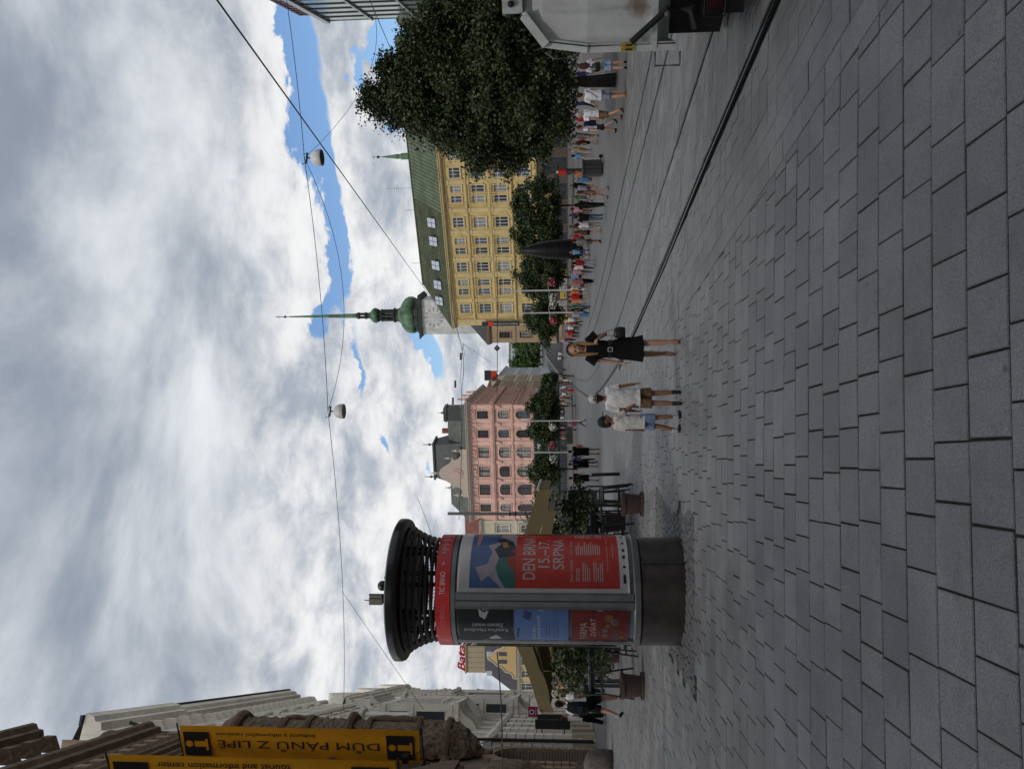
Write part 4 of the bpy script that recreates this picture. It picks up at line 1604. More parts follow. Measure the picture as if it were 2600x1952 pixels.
def white_building():
    o, d = (-18.7, 39.6), (-.33, .944)
    zb = zg(*o) - .1
    m_w = streaks(mat('off_white_facade', (.72, .67, .58), .85, .06, .4, .1, 10.), .78)
    m_w2 = streaks(mat('white_stucco_trim', (.76, .71, .62), .85, .06, .8), .8, 2.5)
    m_ft = mat('beige_plinth', (.36, .31, .23), .85, .1)
    m_rf = mat('dark_roof_sheet', (.03, .028, .03), .6, .2)
    b = thing('white_palace', 'tall white neo baroque palace with bracketed cornice on the left', 'building', (*o, zb), head(*d))
    fr = Fr(b)
    Wd, H = 32.0, 27.0
    cols = [2.6 + 3.35 * i for i in range(9)]
    ops, ws = [], []
    r2 = random.Random(9)
    for i, x in enumerate(cols):
        for j, (z, h) in enumerate(((6.2, 2.6), (10.6, 2.8), (15.2, 2.7), (19.7, 2.5))):
            ops.append((x - .65, x + .65, z, z + h, 0))
            ws.append((x, z, 1.3, h, j))
        ops.append((x - .95, x + .95, .9, 4.6, .6))
    fr.add('wall', wall_mesh(Wd, H, ops, .4), m_w)
    fr.add('side_wall', MB().quad((0, 0, 0), (0, 14, 0), (0, 14, H), (0, 0, H)), m_w)
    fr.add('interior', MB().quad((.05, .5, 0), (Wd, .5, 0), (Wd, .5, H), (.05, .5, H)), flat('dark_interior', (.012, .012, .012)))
    for (x, z, w, h, j) in ws:
        tr = {0: ('surround', 'sill', 'hood'), 1: ('surround', 'sill', 'pediment'), 2: ('surround', 'sill', 'hood'), 3: ('surround', 'sill')}[j]
        window(fr, x, z, w, h, m_white, 'cross', 0, .22, m_glass2 if r2.random() < .4 else m_glass, tr, m_w2)
    for x in cols:
        window(fr, x, .9, 1.9, 3.7, m_white, 'T', .6, .25, m_glass, ('sill',), m_w2, name='shop_window')
    # rusticated ground floor piers, block by block
    blk = MB().box(-.62, .62, -.28, -.003, .02, .5).mesh('stone_block', m_w2)
    for x in [.7] + [c + 1.675 for c in cols[:-1]]:
        fr.add('pier_base', MB().box(x - .68, x + .68, -.34, -.003, 0, 1.25), m_ft)
        for k in range(8):
            fr.put('stone_block', blk, x, 0, 1.25 + k * .53)
    belt(fr, 0, Wd, 5.5, .45, .45, m_w2)
    belt(fr, 0, Wd, 9.7, .35, .25, m_w2)
    belt(fr, 0, Wd, 14.3, .35, .25, m_w2)
    belt(fr, 0, Wd, 18.9, .45, .5, m_w2)
    # main cornice: a deeper break over the first bay, as on the corner
    CR = [(0, 0), (.25, 0), (.3, .25), (.55, .35), (.55, .9), (1.0, 1.0), (1.05, 1.3), (1.35, 1.45), (1.45, 1.8), (1.5, 1.9), (0, 2.0)]
    cornice(fr, 9.0, Wd, H - 1.9, .72, 1.0, m_w2, prof=CR)
    cornice(fr, -.8, 9.0, H - 1.9, .86, 1.0, m_w2, prof=CR)
    bracket_row(fr, .4, 8.8, H - 2.9, 1.5, m_w2, .7, 1.05, .5)
    bracket_row(fr, 9.4, Wd - .2, H - 2.9, 1.15, m_w2, .6, 1.05, .42)
    belt(fr, -.1, Wd, H - 3.6, .5, .3, m_w2, 'frieze_moulding')
    fr.add('gutter', MB().box(-.9, Wd, -1.2, -.7, H + .1, H + .24), m_rf)
    fr.add('roof', MB().quad((-.8, -.7, H + .26), (Wd, -.7, H + .26), (Wd, 6, H + 3), (0, 6, H + 3)), m_rf)
    for x in [.45] + [c + 1.675 for c in cols[:-1]]:
        for z0, z1 in ((10.1, 14.2), (14.7, 18.8), (19.4, H - 3.7)):
            fr.add('pilaster', MB().box(x - .34, x + .34, -.16, -.003, z0, z1).box(x - .44, x + .44, -.26, -.004, z1 - .5, z1 - .01), m_w2)
    fr.add('downpipe', MB().tube([(.02, -.35, .2), (.02, -.35, H - 3.8), (.3, -.8, H - 1.9)], .09, 7), m_rf)
    box_bay(fr, 8.6, 13.2, 8.6, 13.4, 1.5, m_w, m_w2, 3)
    box_bay(fr, 18.4, 22.6, 5.4, 9.6, 1.4, m_w, m_w2, 2)
    round_bay(fr, 4.6, 10.6, 13.2, 1.15, m_w, m_w2, .9)
    round_bay(fr, 16.2, 8.8, 13.0, 1.5, m_w, m_w2, 1.6)
    round_bay(fr, 26.6, 6.0, 10.4, 1.5, m_w, m_w2, 1.5)
    # attic crest of the neighbour showing beyond
    q = Vector((o[0] + d[0] * (Wd + .1), o[1] + d[1] * (Wd + .1)))
    h2 = simple_house('white_neighbour', 'lower white house with round attic gables beyond the white palace', (q.x, q.y), d, 30, 13, 22.0, (5.6, 9.8, 14.0, 18.0), 8, 1.3, 2.4, m_w, m_w2, m_white, 2.5, m_rf, ('surround', 'sill', 'hood'), zb=zb - .2)
    f2 = Fr(h2)
    for x in (3.5, 14, 25):
        f2.add('attic_gable', MB().prism([(x + 2.3 * cos(a), 22 + 2.6 * sin(a)) for a in np.linspace(0, pi, 12)], -.7, .3, 'y'), m_w2)
    # pink square sign and small things hung on the facade
    sp = at(1353, 1806, 47)
    t = thing('hanging_sign', 'small square magenta sign on the white palace beside the parasol', 'sign', sp)
    MB().cbox((0, 0, 0), (.62, .06, .56)).obj('panel', flat('magenta_sign', (.36, .01, .11)), t)
    MB().lathe([(.09, 0), (.15, 0), (.15, .02), (.09, .02), (.09, 0)], 16).obj('ring', flat('sign_white', (.75, .75, .75)), t, (0, -.045, .06)).rotation_euler.x = pi / 2
    v, f = fit_text('momento', .4, .06)
    MB().raw([(p[0] - .2, -.04, p[1] - .2) for p in v], f).obj('lettering', flat('sign_white', (.75, .75, .75)), t)
    MB().tube([(.3, 0, .2), (.9, .3, .2)], .02, 5).obj('arm', m_rf, t)
    for py, hh in ((1797, 1), (1822, 2)):
        p = at(1440, py, 41.5 if hh == 2 else 45)
        k = (-18.2 - .3496 * (p.y - 39.6)) + .55
        t = thing('wall_banner', 'narrow black vertical shop sign on the white palace, ' + ('nearer of two' if hh == 2 else 'farther of two'), 'sign', (k, p.y, 1.2))
        MB().box(-.25, .25, -.05, .05, 0, 1.9).obj('panel', flat('shop_black', (.012, .012, .013)), t)
        MB().box(-.5, -.25, -.02, .02, .3, .36).obj('arm', m_rf, t)
        MB().box(-.5, -.25, -.02, .02, 1.5, 1.56).obj('arm', m_rf, t)


# ------------------------------------------------------------------ brown renaissance house
def sgraffito():
    m = bpy.data.materials.new('sgraffito_plaster')
    m.use_nodes = True
    t = m.node_tree
    b = t.nodes['Principled BSDF']
    b.inputs['Roughness'].default_value = .9
    tc = t.nodes.new('ShaderNodeTexCoord')
    mp = t.nodes.new('ShaderNodeMapping')
    mp.inputs['Rotation'].default_value = (0, radians(58), 0)
    t.links.new(tc.outputs['Object'], mp.inputs[0])
    w = t.nodes.new('ShaderNodeTexWave')
    w.inputs['Scale'].default_value = 2.6
    w.inputs['Distortion'].default_value = 1.2
    t.links.new(mp.outputs[0], w.inputs[0])
    n = noise_e(t, tc.outputs['Object'], 1.2, 4)
    c = mixc(t, E(t, w.outputs['Fac']).ramp(.35, .6), (.105, .082, .06), (.225, .18, .13))
    c = mixc(t, n.ramp(.42, .6), c, (.20, .16, .115))
    t.links.new(c, b.inputs['Base Color'])
    return m


def carved(g, amt, scale, seed):
    """rough carved relief: push vertices in and out"""
    out = []
    for p in g.v:
        v = Vector(p)
        q = v * scale + Vector((seed, 0, 0))
        out.append(tuple(v + Vector((mnoise.noise(q), mnoise.noise(q + Vector((9, 1, 4))), mnoise.noise(q + Vector((3, 7, 2))))) * amt))
    g.v = out
    return g


def fine_lathe(prof, n, c, a0, a1, step=.07):
    P = []
    for i in range(len(prof) - 1):
        (r0, z0), (r1, z1) = prof[i], prof[i + 1]
        k = max(1, int(hypot(r1 - r0, z1 - z0) / step))
        P += [(r0 + (r1 - r0) * j / k, z0 + (z1 - z0) * j / k) for j in range(k)]
    P.append(prof[-1])
    return MB().lathe(P, n, c, a0, a1)


def brown_house():
    o, d = (-14.95, 25.8), (-.259, .966)
    zb = zg(-17, 35) - .1
    m_b = sgraffito()
    m_t = mat('brown_sandstone_trim', (.135, .088, .060), .9, .3, 2., .4, 20.)
    m_c = mat('carved_grey_brown_stone', (.155, .115, .082), .95, .4, 6., .6, 25.)
    m_l = mat('warm_sandstone', (.25, .185, .125), .9, .2, 2., .3, 20.)
    m_d = mat('portal_dark_stone', (.11, .085, .068), .9, .15)  # darker stone for the portal backing, steps and plinth
    b = thing('brown_renaissance_house', 'brown carved renaissance house with twisted column oriel at far left', 'building', (*o, zb), head(*d))
    fr = Fr(b)
    Wd, H = 13.6, 23.0
    ops = [(5.7, 8.7, .2, 5.0, 1), (10.3, 13.1, .2, 5.0, 1)]
    wz = ((8.2, 2.6), (13.2, 2.8), (17.8, 2.6))
    for x in (2.2, 6.6, 9.0):
        for z, h in wz:
            ops.append((x - .7, x + .7, z, z + h, 0))
    fr.add('wall', wall_mesh(Wd, H, ops, .5), m_b)
    fr.add('end_wall', MB().quad((Wd, 0, 0), (Wd, 12, 0), (Wd, 12, H + 5), (Wd, 0, H + 5)), m_l)
    fr.add('interior', MB().quad((0, .9, 0), (Wd, .9, 0), (Wd, .9, H), (0, .9, H)), m_d)
    for x in (2.2, 6.6, 9.0):
        for z, h in wz:
            window(fr, x, z, 1.4, h, m_brownw, 'T', 0, .25, m_glass2, ('surround', 'sill', 'pediment') if x < 5 else ('surround', 'sill'), m_t)
    # rusticated portals
    for xc, w in ((7.2, 3.0), (11.7, 2.8)):
        r = w / 2
        for s_ in (-1, 1):
            for k in range(9):
                fr.add('quoin_block', MB().cbox((xc + s_ * (r + .32), -.06, .45 + k * .37), (.56 if k % 2 else .44, .16, .33)), m_l)
        n = 11
        for k in range(n):
            a = pi * (k + .5) / n
            fr.add('voussoir', MB().cbox((xc - (r + .3) * cos(a), -.07, 5.0 - r + (r + .3) * sin(a)), (.46, .18, .62), M=Matrix.Rotation(-(pi / 2 - a), 4, 'Y')), m_l)
        fr.add('portal_step', MB().box(xc - r, xc + r, -.3, .8, 0, .2), m_d)
    fr.add('plinth', MB().box(8.75, 10.2, -.14, -.003, 0, 1.1), m_d)
    # pediment over the doorway nearest to us
    for xc in (4.0,):
        pd = fr.add('door_pediment', MB().prism([(xc - 2.2, 6.0), (xc + 2.2, 6.0), (xc + 2.2, 6.3), (xc, 8.0), (xc - 2.2, 6.3)], -.9, -.01, 'y'), m_t)
        for k in range(13):
            put('dentil', MB().box(xc - 2.0 + k * .32, xc - 1.85 + k * .32, -.75, -.02, 5.78, 5.99).mesh('dentil', m_t), pd)
        fr.add('door_frieze', MB().box(xc - 2.0, xc + 2.0, -.6, -.012, 5.0, 5.75), m_t)
    fr.add('statue', carved(MB().sph((4.9, -.7, 3.6), (.55, .5, 1.2), 16, 12), .16, 2.2, 3), m_c, True)
    # cornices
    CR = [(0, 0), (.2, 0), (.25, .3), (.5, .45), (.55, .8), (.9, .9), (.95, 1.2), (1.2, 1.35), (1.25, 1.6), (0, 1.75)]
    cornice(fr, -1, Wd + .3, H - 1.0, .75, 1.0, m_t, prof=CR)
    cornice(fr, -1, Wd - 1.0, H - 3.2, .5, .6, m_t, prof=CR)
    bracket_row(fr, 0, Wd - .3, H - 2.1, 1.1, m_l, .6, .95, .5, 'stone_bracket')
    fr.add('attic', MB().box(-1, Wd - 2.2, .3, .8, H + .8, H + 4.3), m_l)
    cornice(fr, -1, Wd - 2.0, H + 4.0, .9, .9, m_t, 'attic_cornice', CR)
    bracket_row(fr, 0, Wd - 2.4, H + 3.2, 1.3, m_t, .7, .8, .5, 'stone_bracket')
    belt(fr, 0, Wd, 6.9, .4, .35, m_t)
    belt(fr, 0, Wd, 12.0, .4, .35, m_t)
    fr.add('attic_ball', carved(MB().sph((Wd - 1.3, -.2, H + 1.7), .55, 14, 10), .1, 3, 2), m_c, True)
    # oriel with carved foot, twisted columns and ledges
    xo, r = 11.5, 1.45
    A0, A1 = pi, 2 * pi
    c = (xo, -.15, 0)
    fr.add('oriel_foot', carved(fine_lathe([(.06, 5.0 - zb), (.2, 5.3), (.25, 5.6), (.7, 5.9), (1.15, 6.4), (r, 7.05)], 40, c, A0, A1), .17, 4.2, 1), m_c, True)
    ow = fr.add('oriel_wall', MB().lathe([(r - .06, 7.0), (r - .06, 17.6)], 24, c, A0, A1), m_c, True)
    for z0, z1, dr in ((7.0, 7.3, .16), (8.45, 8.75, .16), (10.9, 11.2, .12), (11.75, 12.1, .32), (13.9, 14.2, .14), (15.1, 15.35, .1), (17.3, 17.7, .3)):
        fr.add('oriel_ledge', MB().lathe([(r - .05, z0), (r + dr * .6, z0 + .02), (r + dr, (z0 + z1) / 2), (r + dr, z1 - .04), (r - .05, z1)], 28, c, A0, A1), m_t)
    for z0, z1, sd in ((7.3, 8.45, 5), (11.2, 11.75, 8), (12.1, 13.9, 3), (15.35, 17.3, 11)):
        fr.add('oriel_relief', carved(fine_lathe([(r - .02, z0), (r - .02, z1)], 44, c, A0, A1), .13, 5.5, sd), m_c, True)
    fr.add('oriel_roof', MB().lathe([(r + .2, 17.7), (r * .9, 18.3), (r * .5, 18.8), (.02, 19.0)], 24, c, A0, A1), m_t, True)

    def twisted(x, y, z0, z1, rr):
        g = MB()
        n = 30
        rings = []
        for k in range(n + 1):
            z = z0 + (z1 - z0) * k / n
            rings.append([(x + rr * (1 + .22 * cos(2 * a - z * 7)) * cos(a), y + rr * (1 + .22 * cos(2 * a - z * 7)) * sin(a), z) for a in np.linspace(0, 2 * pi, 12, endpoint=False)])
        return g.loft(rings)
    for a in (-2.9, -2.35, -1.57, -.8, -.25):
        fr.add('oriel_column', twisted(xo + (r + .03) * cos(a), -.15 + (r + .03) * sin(a), 8.75, 10.9, .15), m_t, True)
        fr.add('oriel_column', twisted(xo + (r + .02) * cos(a), -.15 + (r + .02) * sin(a), 14.2, 15.1, .11), m_t, True)
    # cables and small floodlights on the front
    fr.add('cable', MB().tube([(Wd - .4, -.3, 4.9), (Wd - .9, -.9, 4.7), (Wd - .7, -.5, 5.3), (Wd - .2, -.2, 6.0)], .02, 5), flat('cable_black', (.01, .01, .01)))
    return b, fr, zb


def banners(fr):
    m_or = mat('orange_banner_cloth', (.78, .36, .014), .7, .10, .5, .15, 3.)
    m_ink = flat('banner_ink', (.022, .020, .020), .8)
    m_pole = flat('banner_pole', (.02, .018, .018), .5)
    # banners hang square to the facade, facing down the street; text climbs
    spec = [(34.2, (1063, 1850), (455, 1846), 1.75, 'orange banner reading DUM PANU Z LIPE hung before the carved oriel', 1),
            (30.4, (1003, 1926), (275, 1922), 1.75, 'nearer orange banner reading tourist and information center at the picture edge', 2)]
    for Yd, lo, hi, wd, lab, k in spec:
        a, c = at(*lo, Yd), at(*hi, Yd)
        h = c.z - a.z
        ax = (a.x + c.x) / 2
        t = thing('banner', lab, 'banner', (ax, Yd, a.z), radians(-14), 'orange banners on the brown house')
        g = MB()
        nx_, nz = 10, 40
        for j in range(nz + 1):
            for i in range(nx_ + 1):
                u, v = i / nx_, j / nz
                g.v.append((-wd * u, .035 * sin(u * 7 + v * 2) + .02 * sin(v * 9), h * v))
        for j in range(nz):
            for i in range(nx_):
                q = j * (nx_ + 1) + i
                g.f.append((q, q + 1, q + nx_ + 2, q + nx_ + 1))
        g.obj('cloth', m_or, t, smooth=True)
        yq = -.065

        def vert_text(s, z0, z1, x_base, hgt, **kw):
            v, f = fit_text(s, z1 - z0, hgt, **kw)
            g = MB()
            for q in f:
                g.quad(*[(-(x_base - hgt + v[i][1]), yq, z0 + v[i][0]) for i in q])
            return g
        if k == 1:
            vert_text('DŮM PÁNŮ Z LIPÉ', h * .165, h * .845, 1.22, .56).obj('lettering', m_ink, t)
            vert_text('kulturní a informační centrum', h * .43, h * .845, .46, .2, bold=.012).obj('lettering', m_ink, t)
            ics = ((.02, .135), (.875, .985))
        else:
            vert_text('tourist and information center', h * .36, h * .83, .52, .30, bold=.012).obj('lettering', m_ink, t)
            vert_text('TIC BRNO', h * .36, h * .7, 1.3, .5).obj('lettering', m_ink, t)
            ics = ((.02, .15), (.86, .985))
        for z0, z1 in ics:
            sq = MB().box(-1.5, -.24, yq - .004, yq, h * z0, h * z1).obj('icon', m_ink, t)
            zc, s_ = h * (z0 + z1) / 2, h * (z1 - z0)
            # letter i lying on its back along the banner (top towards the sky)
            ii = MB().box(-1.02, -.72, yq - .008, yq - .005, zc - s_ * .36, zc + s_ * .1).box(-1.2, -.6, yq - .009, yq - .005, zc - s_ * .42, zc - s_ * .34)
            ii.prism([(-.87 + .17 * cos(q), zc + s_ * .3 + .17 * sin(q)) for q in np.linspace(0, 2 * pi, 14, endpoint=False)], yq - .008, yq - .005, 'y')
            put('letter', ii.mesh('letter', m_or), sq)
        for z in (-.12, h + .1):
            MB().tube([(.15, 0, z), (-wd - 1.2, .3, z)], .035, 6).obj('pole', m_pole, t)
        lace = MB()
        for i in range(22):
            u = -wd * (i + .5) / 22
            lace.tube([(u, 0, 0), (u + .02, .03, -.12)], .006, 4).tube([(u, 0, h), (u + .02, .03, h + .1)], .006, 4)
        tag(lace.obj('lacing', m_pole, t), kind='stuff')
        MB().cbox((-1.0, -.55, .55), (.34, .3, .26)).tube([(-1.0, -.5, .3), (-1.0, 0, -.12)], .02, 5).obj('floodlight', m_pole, t)


def stone_bollard():
    p = gp(1556, 1940)
    g = carved(MB().lathe([(.42, -.05), (.46, .25), (.44, .55), (.34, .78), (.15, .9), (.01, .92)], 20), .03, 4, 1)
    o = g.obj('guard_stone', mat('worn_dark_stone', (.10, .082, .070), .9, .3, 5., .5, 40.), None, p, smooth=True)
    tag(o, 'rounded dark guard stone at the foot of the brown house', 'guard stone')


white_building()
_b, _fr, _zb = brown_house()
banners(_fr)
stone_bollard()
# ------------------------------------------------------------------ advertising column
def kiosk():
    cx, cy = -2.95, 11.07
    zb = zg(cx, cy) - .02
    R = .765
    m_gun = streaks(mat('gunmetal_sheet', (.085, .075, .070), .27, .2, 5., .04, 60., metal=.7, spec=.5), .85, 2.5)
    m_fr = mat('grey_aluminium_frame', (.11, .115, .12), .42, .1, 5., metal=.4)
    m_blk = mat('black_lacquer', (.012, .0115, .013), .3, .2, 4., spec=.5)
    m_red = mat('signal_red_band', (.36, .011, .013), .42, .08, 3.)
    m_paper = mat('poster_paper', (.52, .49, .49), .55, .07, 4.)
    m_wht = flat('lettering_white', (.45, .42, .42), .6)
    t = thing('advertising_column', 'round advertising column with red band and flared black louvred crown', 'advertising column', (cx, cy, zb))
    B0 = atan2(-cy, -cx)                              # bearing of the camera from the column
    Z = lambda z: z - zb

    def ang(py):
        """bearing on the drum for a sighting column (positive to the right as seen)"""
        s_ = max(-1, min(1, (1497 - py) / 136.0))
        return B0 + math.asin(s_)

    def drum(a0, a1, z0, z1, r, n=None):
        n = n or max(2, int(abs(a1 - a0) / .06))
        return MB().lathe([(r, Z(z0)), (r, Z(z1))], n, (0, 0, 0), a0, a1)

    def bend(v2, f, a_mid, z, r, flip=False):
        """flat lettering laid round the drum, centred on bearing a_mid, reading left to right"""
        g = MB()
        xm = (max(p[0] for p in v2) + min(p[0] for p in v2)) / 2
        for q in f:
            g.quad(*[(r * cos(a_mid + (v2[i][0] - xm) / R), r * sin(a_mid + (v2[i][0] - xm) / R), Z(z) + v2[i][1]) for i in q])
        return g

    def shape(poly, a0, a1, z0, z1, r):
        """flat print: polygon in unit poster coordinates bent on the drum"""
        g = MB()
        n = 18
        for k in range(n):
            p = clip(poly, -1, 0, -k / n)
            p = clip(p, 1, 0, (k + 1) / n) if p else p
            if len(p) > 2:
                g.quad(*[(r * cos(a0 + (a1 - a0) * x), r * sin(a0 + (a1 - a0) * x), Z(z0 + (z1 - z0) * y)) for x, y in p])
        return g
    # foot, drum, rings
    base = MB().lathe([(.745, -.04), (.745, .60), (.72, .63)], 64).obj('base', m_gun, t)
    smooth_by(base)
    for a in (ang(1434), ang(1434) + 2.2, ang(1434) - 2.2):
        put('base_seam', MB().cbox((.747 * cos(a), .747 * sin(a), .29), (.006, .012, .58), a).mesh('base_seam', m_blk), base)
    smooth_by(MB().lathe([(.70, .60), (.775, .63), (.775, .70), (.76, .72)], 64).obj('lower_ring', m_fr, t))
    smooth_by(MB().lathe([(.74, .66), (.74, Z(3.08))], 64).obj('drum', m_fr, t))
    smooth_by(MB().lathe([(.76, Z(3.02)), (.772, Z(3.03)), (.772, Z(3.09)), (.74, Z(3.10))], 64).obj('upper_ring', m_fr, t))
    smooth_by(MB().lathe([(.70, Z(3.095)), (.772, Z(3.10)), (.772, Z(3.30)), (.70, Z(3.305))], 64).obj('band', m_red, t))
    # lettering on the band
    L = t
    for s_, py, w, h in (('TIC BRNO', 1484, .30, .072), ('GO TO BRNO.cz', 1566, .40, .066)):
        v, f = fit_text(s_, w, h)
        bend(v, f, ang(py), 3.165, .7745).obj('lettering', m_wht if 'TIC' in s_ else flat('faded_lettering', (.46, .12, .12)), t)
    for s_, py in (('B', 1411), ('R', 1398), ('N', 1386), ('O', 1374.5)):
        v, f = fit_text(s_, .035, .05)
        bend(v, f, ang(py), 3.19, .7745).obj('lettering', m_wht, t)
    for py, hh in ((1404, .10), (1392, .12), (1380, .15), (1369, .15), (1616, .15)):
        a = ang(py)
        MB().cbox((.7735 * cos(a), .7735 * sin(a), Z(3.2)), (.004, .010, hh), a).obj('band_mark', m_wht, t)
    a = ang(1437)
    MB().cbox((.7735 * cos(a), .7735 * sin(a), Z(3.2)), (.004, .05, .009), a).cbox((.7735 * cos(a - .02), .7735 * sin(a - .02), Z(3.212)), (.004, .026, .009), a).obj('band_arrow', m_wht, t)
    # door frames: vertical stiles
    for py, w in ((1524, .11), (1620, .05)):
        a = ang(py)
        st = MB().lathe([(.762, .72), (.775, .72), (.775, Z(3.02)), (.762, Z(3.02))], 4, (0, 0, 0), a - w / R / 1.0, a + w / R / 1.0).obj('stile', m_fr, t)
        for z in np.linspace(.9, 2.9, 7):
            put('bolt', MB().sph((.777 * cos(a + .05), .777 * sin(a + .05), z), .007, 6, 4).mesh('bolt', m_blk), st)
        if w > .1:
            put('stile_gap', MB().cbox((.777 * cos(a), .777 * sin(a), (.72 + Z(3.02)) / 2), (.004, .014, Z(3.02) - .72), a).mesh('stile_gap', m_blk), st)
    # big red poster (right of the stile)
    a0, a1 = ang(1507), B0 + 1.45
    z0, z1 = .68, 3.0
    pst = drum(a0, a1, z0, z1, .7665).obj('poster_red', m_paper, t)
    P = lambda poly, m, dr=.0, nm='print': put(nm, shape(poly, a0, a1, z0, z1, .7675 + dr).mesh(nm, m), pst)
    A = .06
    P([(A, .055), (1, .055), (1, .93), (A, .93)], flat('poster_crimson', (.44, .035, .026), .5))
    P([(A, .66), (1, .66), (1, .93), (A, .93)], flat('poster_blue', (.065, .12, .28), .5), .0006)
    P([(A, .74), (.2, .82), (.13, .86), (.3, .9), (.34, .83), (.5, .8), (.62, .83), (.7, .76), (1, .75), (1, .66), (A, .66)], flat('poster_lilac', (.36, .31, .36), .5), .0012)
    P([(A, .66), (A, .72), (.18, .76), (.3, .78), (.42, .76), (.55, .70), (.5, .66)], flat('poster_teal', (.03, .14, .115), .5), .0018)
    P([(.22, .66), (.36, .71), (.52, .69), (.66, .73), (.6, .66)], flat('poster_coral', (.30, .03, .016), .5), .0024)
    P([(.42, .76), (.55, .79), (.66, .75), (.74, .79), (.8, .74), (.7, .68), (.58, .66), (.52, .69), (.47, .66), (.44, .70)], flat('poster_navy', (.02, .022, .04), .5), .003)
    P([(.58, .735), (.68, .75), (.7, .72), (.6, .705)], flat('poster_amber', (.40, .19, .03), .5), .0036)
    P([(.62, .90), (.95, .90), (.95, .88), (.8, .87), (.62, .885)], flat('poster_rose', (.45, .2, .22), .5), .003)
    zz = lambda y: z0 + (z1 - z0) * y
    AA = lambda x: a0 + (a1 - a0) * x
    m_let = flat('poster_lettering', (.50, .40, .38), .5)
    for s_, y, w, h in (('DEN BRNA', .545, .76, .17), ('15.–17.', .46, .50, .155), ('SRPNA', .375, .56, .155)):
        v, f = fit_text(s_, w, h, bold=.01)
        x0 = {'DEN BRNA': .16, '15.–17.': .30, 'SRPNA': .28}[s_]
        mid = AA(x0) + w / 2 / R
        put('lettering', bend(v, f, mid, zz(y), .7715).mesh('lettering', m_let), pst)
    for s_, x0, y, w, h in (('Pátek 15/8/2025', .14, .325, .30, .036), ('Sobota 16/8/2025', .47, .325, .30, .036), ('Připomínka souboru nejprve i masopust', .26, .115, .62, .034), ('www.denbrna.cz', .42, .085, .3, .026)):
        v, f = fit_text(s_, w, h)
        put('lettering', bend(v, f, AA(x0) + w / 2 / R, zz(y), .7705).mesh('lettering', m_let), pst)
    r3 = random.Random(4)
    for x0 in (.14, .47, .8):
        g = MB()
        for k in range(13):
            y = .30 - k * .0125
            if r3.random() < .12:
                continue
            w = r3.uniform(.14, .24)
            q = shape([(x0, y), (min(.99, x0 + w), y), (min(.99, x0 + w), y + .005), (x0, y + .005)], a0, a1, z0, z1, .7702)
            g.raw(q.v, q.f)
        tag(put('small_print', g.mesh('small_print', m_let), pst), kind='stuff')
    g = MB()
    for x, w in ((.12, .1), (.3, .03), (.42, .05), (.52, .05), (.66, .04), (.84, .05)):
        q = shape([(x, .018), (x + w, .018), (x + w, .034), (x, .034)], a0, a1, z0, z1, .769)
        g.raw(q.v, q.f)
    tag(put('small_print', g.mesh('small_print', m_blk), pst), kind='stuff')
    # three small posters, left of the stile
    b0, b1 = ang(1617), ang(1541)
    for nm, za, zb_, c in (('poster_black', 2.26, 2.99, (.003, .005, .007)), ('poster_blue', 1.50, 2.23, (.014, .035, .19)), ('poster_maroon', .70, 1.46, (.10, .012, .012))):
        p = drum(b0, b1, za, zb_, .7665).obj(nm, flat(nm, c, .45, var=.3), t)
        Q = lambda poly, m, dr=0.: put('print', shape(poly, b0, b1, za, zb_, .7678 + dr).mesh('print', m), p)
        hh = zb_ - za

        def T(s_, x0, y, w, h, m, up=False):
            v, f = fit_text(s_, w, h)
            if up:                                   # turned half round, as it hangs in the photo
                v = [(-q[0], -q[1]) for q in v]
                f = [tuple(q) for q in f]
            put('lettering', bend(v, f, b0 + (b1 - b0) * x0 + w / 2 / R, za + hh * y, .770).mesh('lettering', m), p)
        if nm == 'poster_black':
            m1 = flat('poster_steel', (.26, .30, .34))
            v, f = fit_text('Kateřina Handlová', .60, .07)
            put('lettering', bend([(q[1] * -1, q[0]) for q in v], f, b0 + (b1 - b0) * .40, za + .06, .770).mesh('lettering', m1), p)
            v, f = fit_text('Záznam mizení', .42, .06)
            put('lettering', bend([(q[1] * -1, q[0]) for q in v], f, b0 + (b1 - b0) * .56, za + .12, .770).mesh('lettering', m1), p)
            Q([(.72, .5), (.95, .42), (.9, .52), (1, .62), (.8, .6)], m1)
            Q([(.08, .2), (.25, .3), (.12, .45), (.05, .4)], m1)
        elif nm == 'poster_blue':
            m1 = flat('poster_pale_blue', (.30, .35, .46))
            T('Chvála Bohu,', .10, .60, .26, .05, m1)
            T('že sem sa narodil', .10, .52, .42, .05, m1)
            for y in (.40, .34, .26, .2):
                Q([(.12, y), (.12 + r3.uniform(.4, .7), y), (.62, y + .012), (.12, y + .012)], flat('poster_mid_blue', (.02, .035, .11)))
            Q([(.15, .92), (.5, .9), (.5, .94), (.15, .96)], flat('poster_mid_blue', (.02, .035, .11)))
            Q([(.7, .72), (.9, .66), (.95, .8), (.78, .84)], flat('poster_mid_blue', (.02, .035, .11)))
        else:
            m1 = flat('poster_pink', (.36, .24, .24))
            T('FARMA', .14, .72, .30, .10, m1)
            T('ZVÍŘAT', .22, .57, .32, .10, m1)
            for k in range(9):
                x, y = r3.uniform(.2, .8), r3.uniform(.1, .42)
                s_ = r3.uniform(.05, .1)
                Q([(x + s_ * cos(q), y + s_ * .8 * sin(q)) for q in np.linspace(0, 2 * pi, 9, endpoint=False)], flat('poster_blob%d' % (k % 3), ((.15, .06, .018), (.09, .045, .05), (.12, .09, .085))[k % 3]), .0004 * k)
        a_m = (b0 + b1) / 2
        for zc in ((za + zb_) / 2,):
            for aa in (b0 + .02, b1 - .02):
                put('clip', MB().cbox((.771 * cos(aa), .771 * sin(aa), Z(zc)), (.006, .02, .07), aa).mesh('clip', flat('clip_steel', (.3, .3, .3), .4, .6)), p)
    # glazing over the posters
    m_gz = bpy.data.materials.new('clear_acrylic')
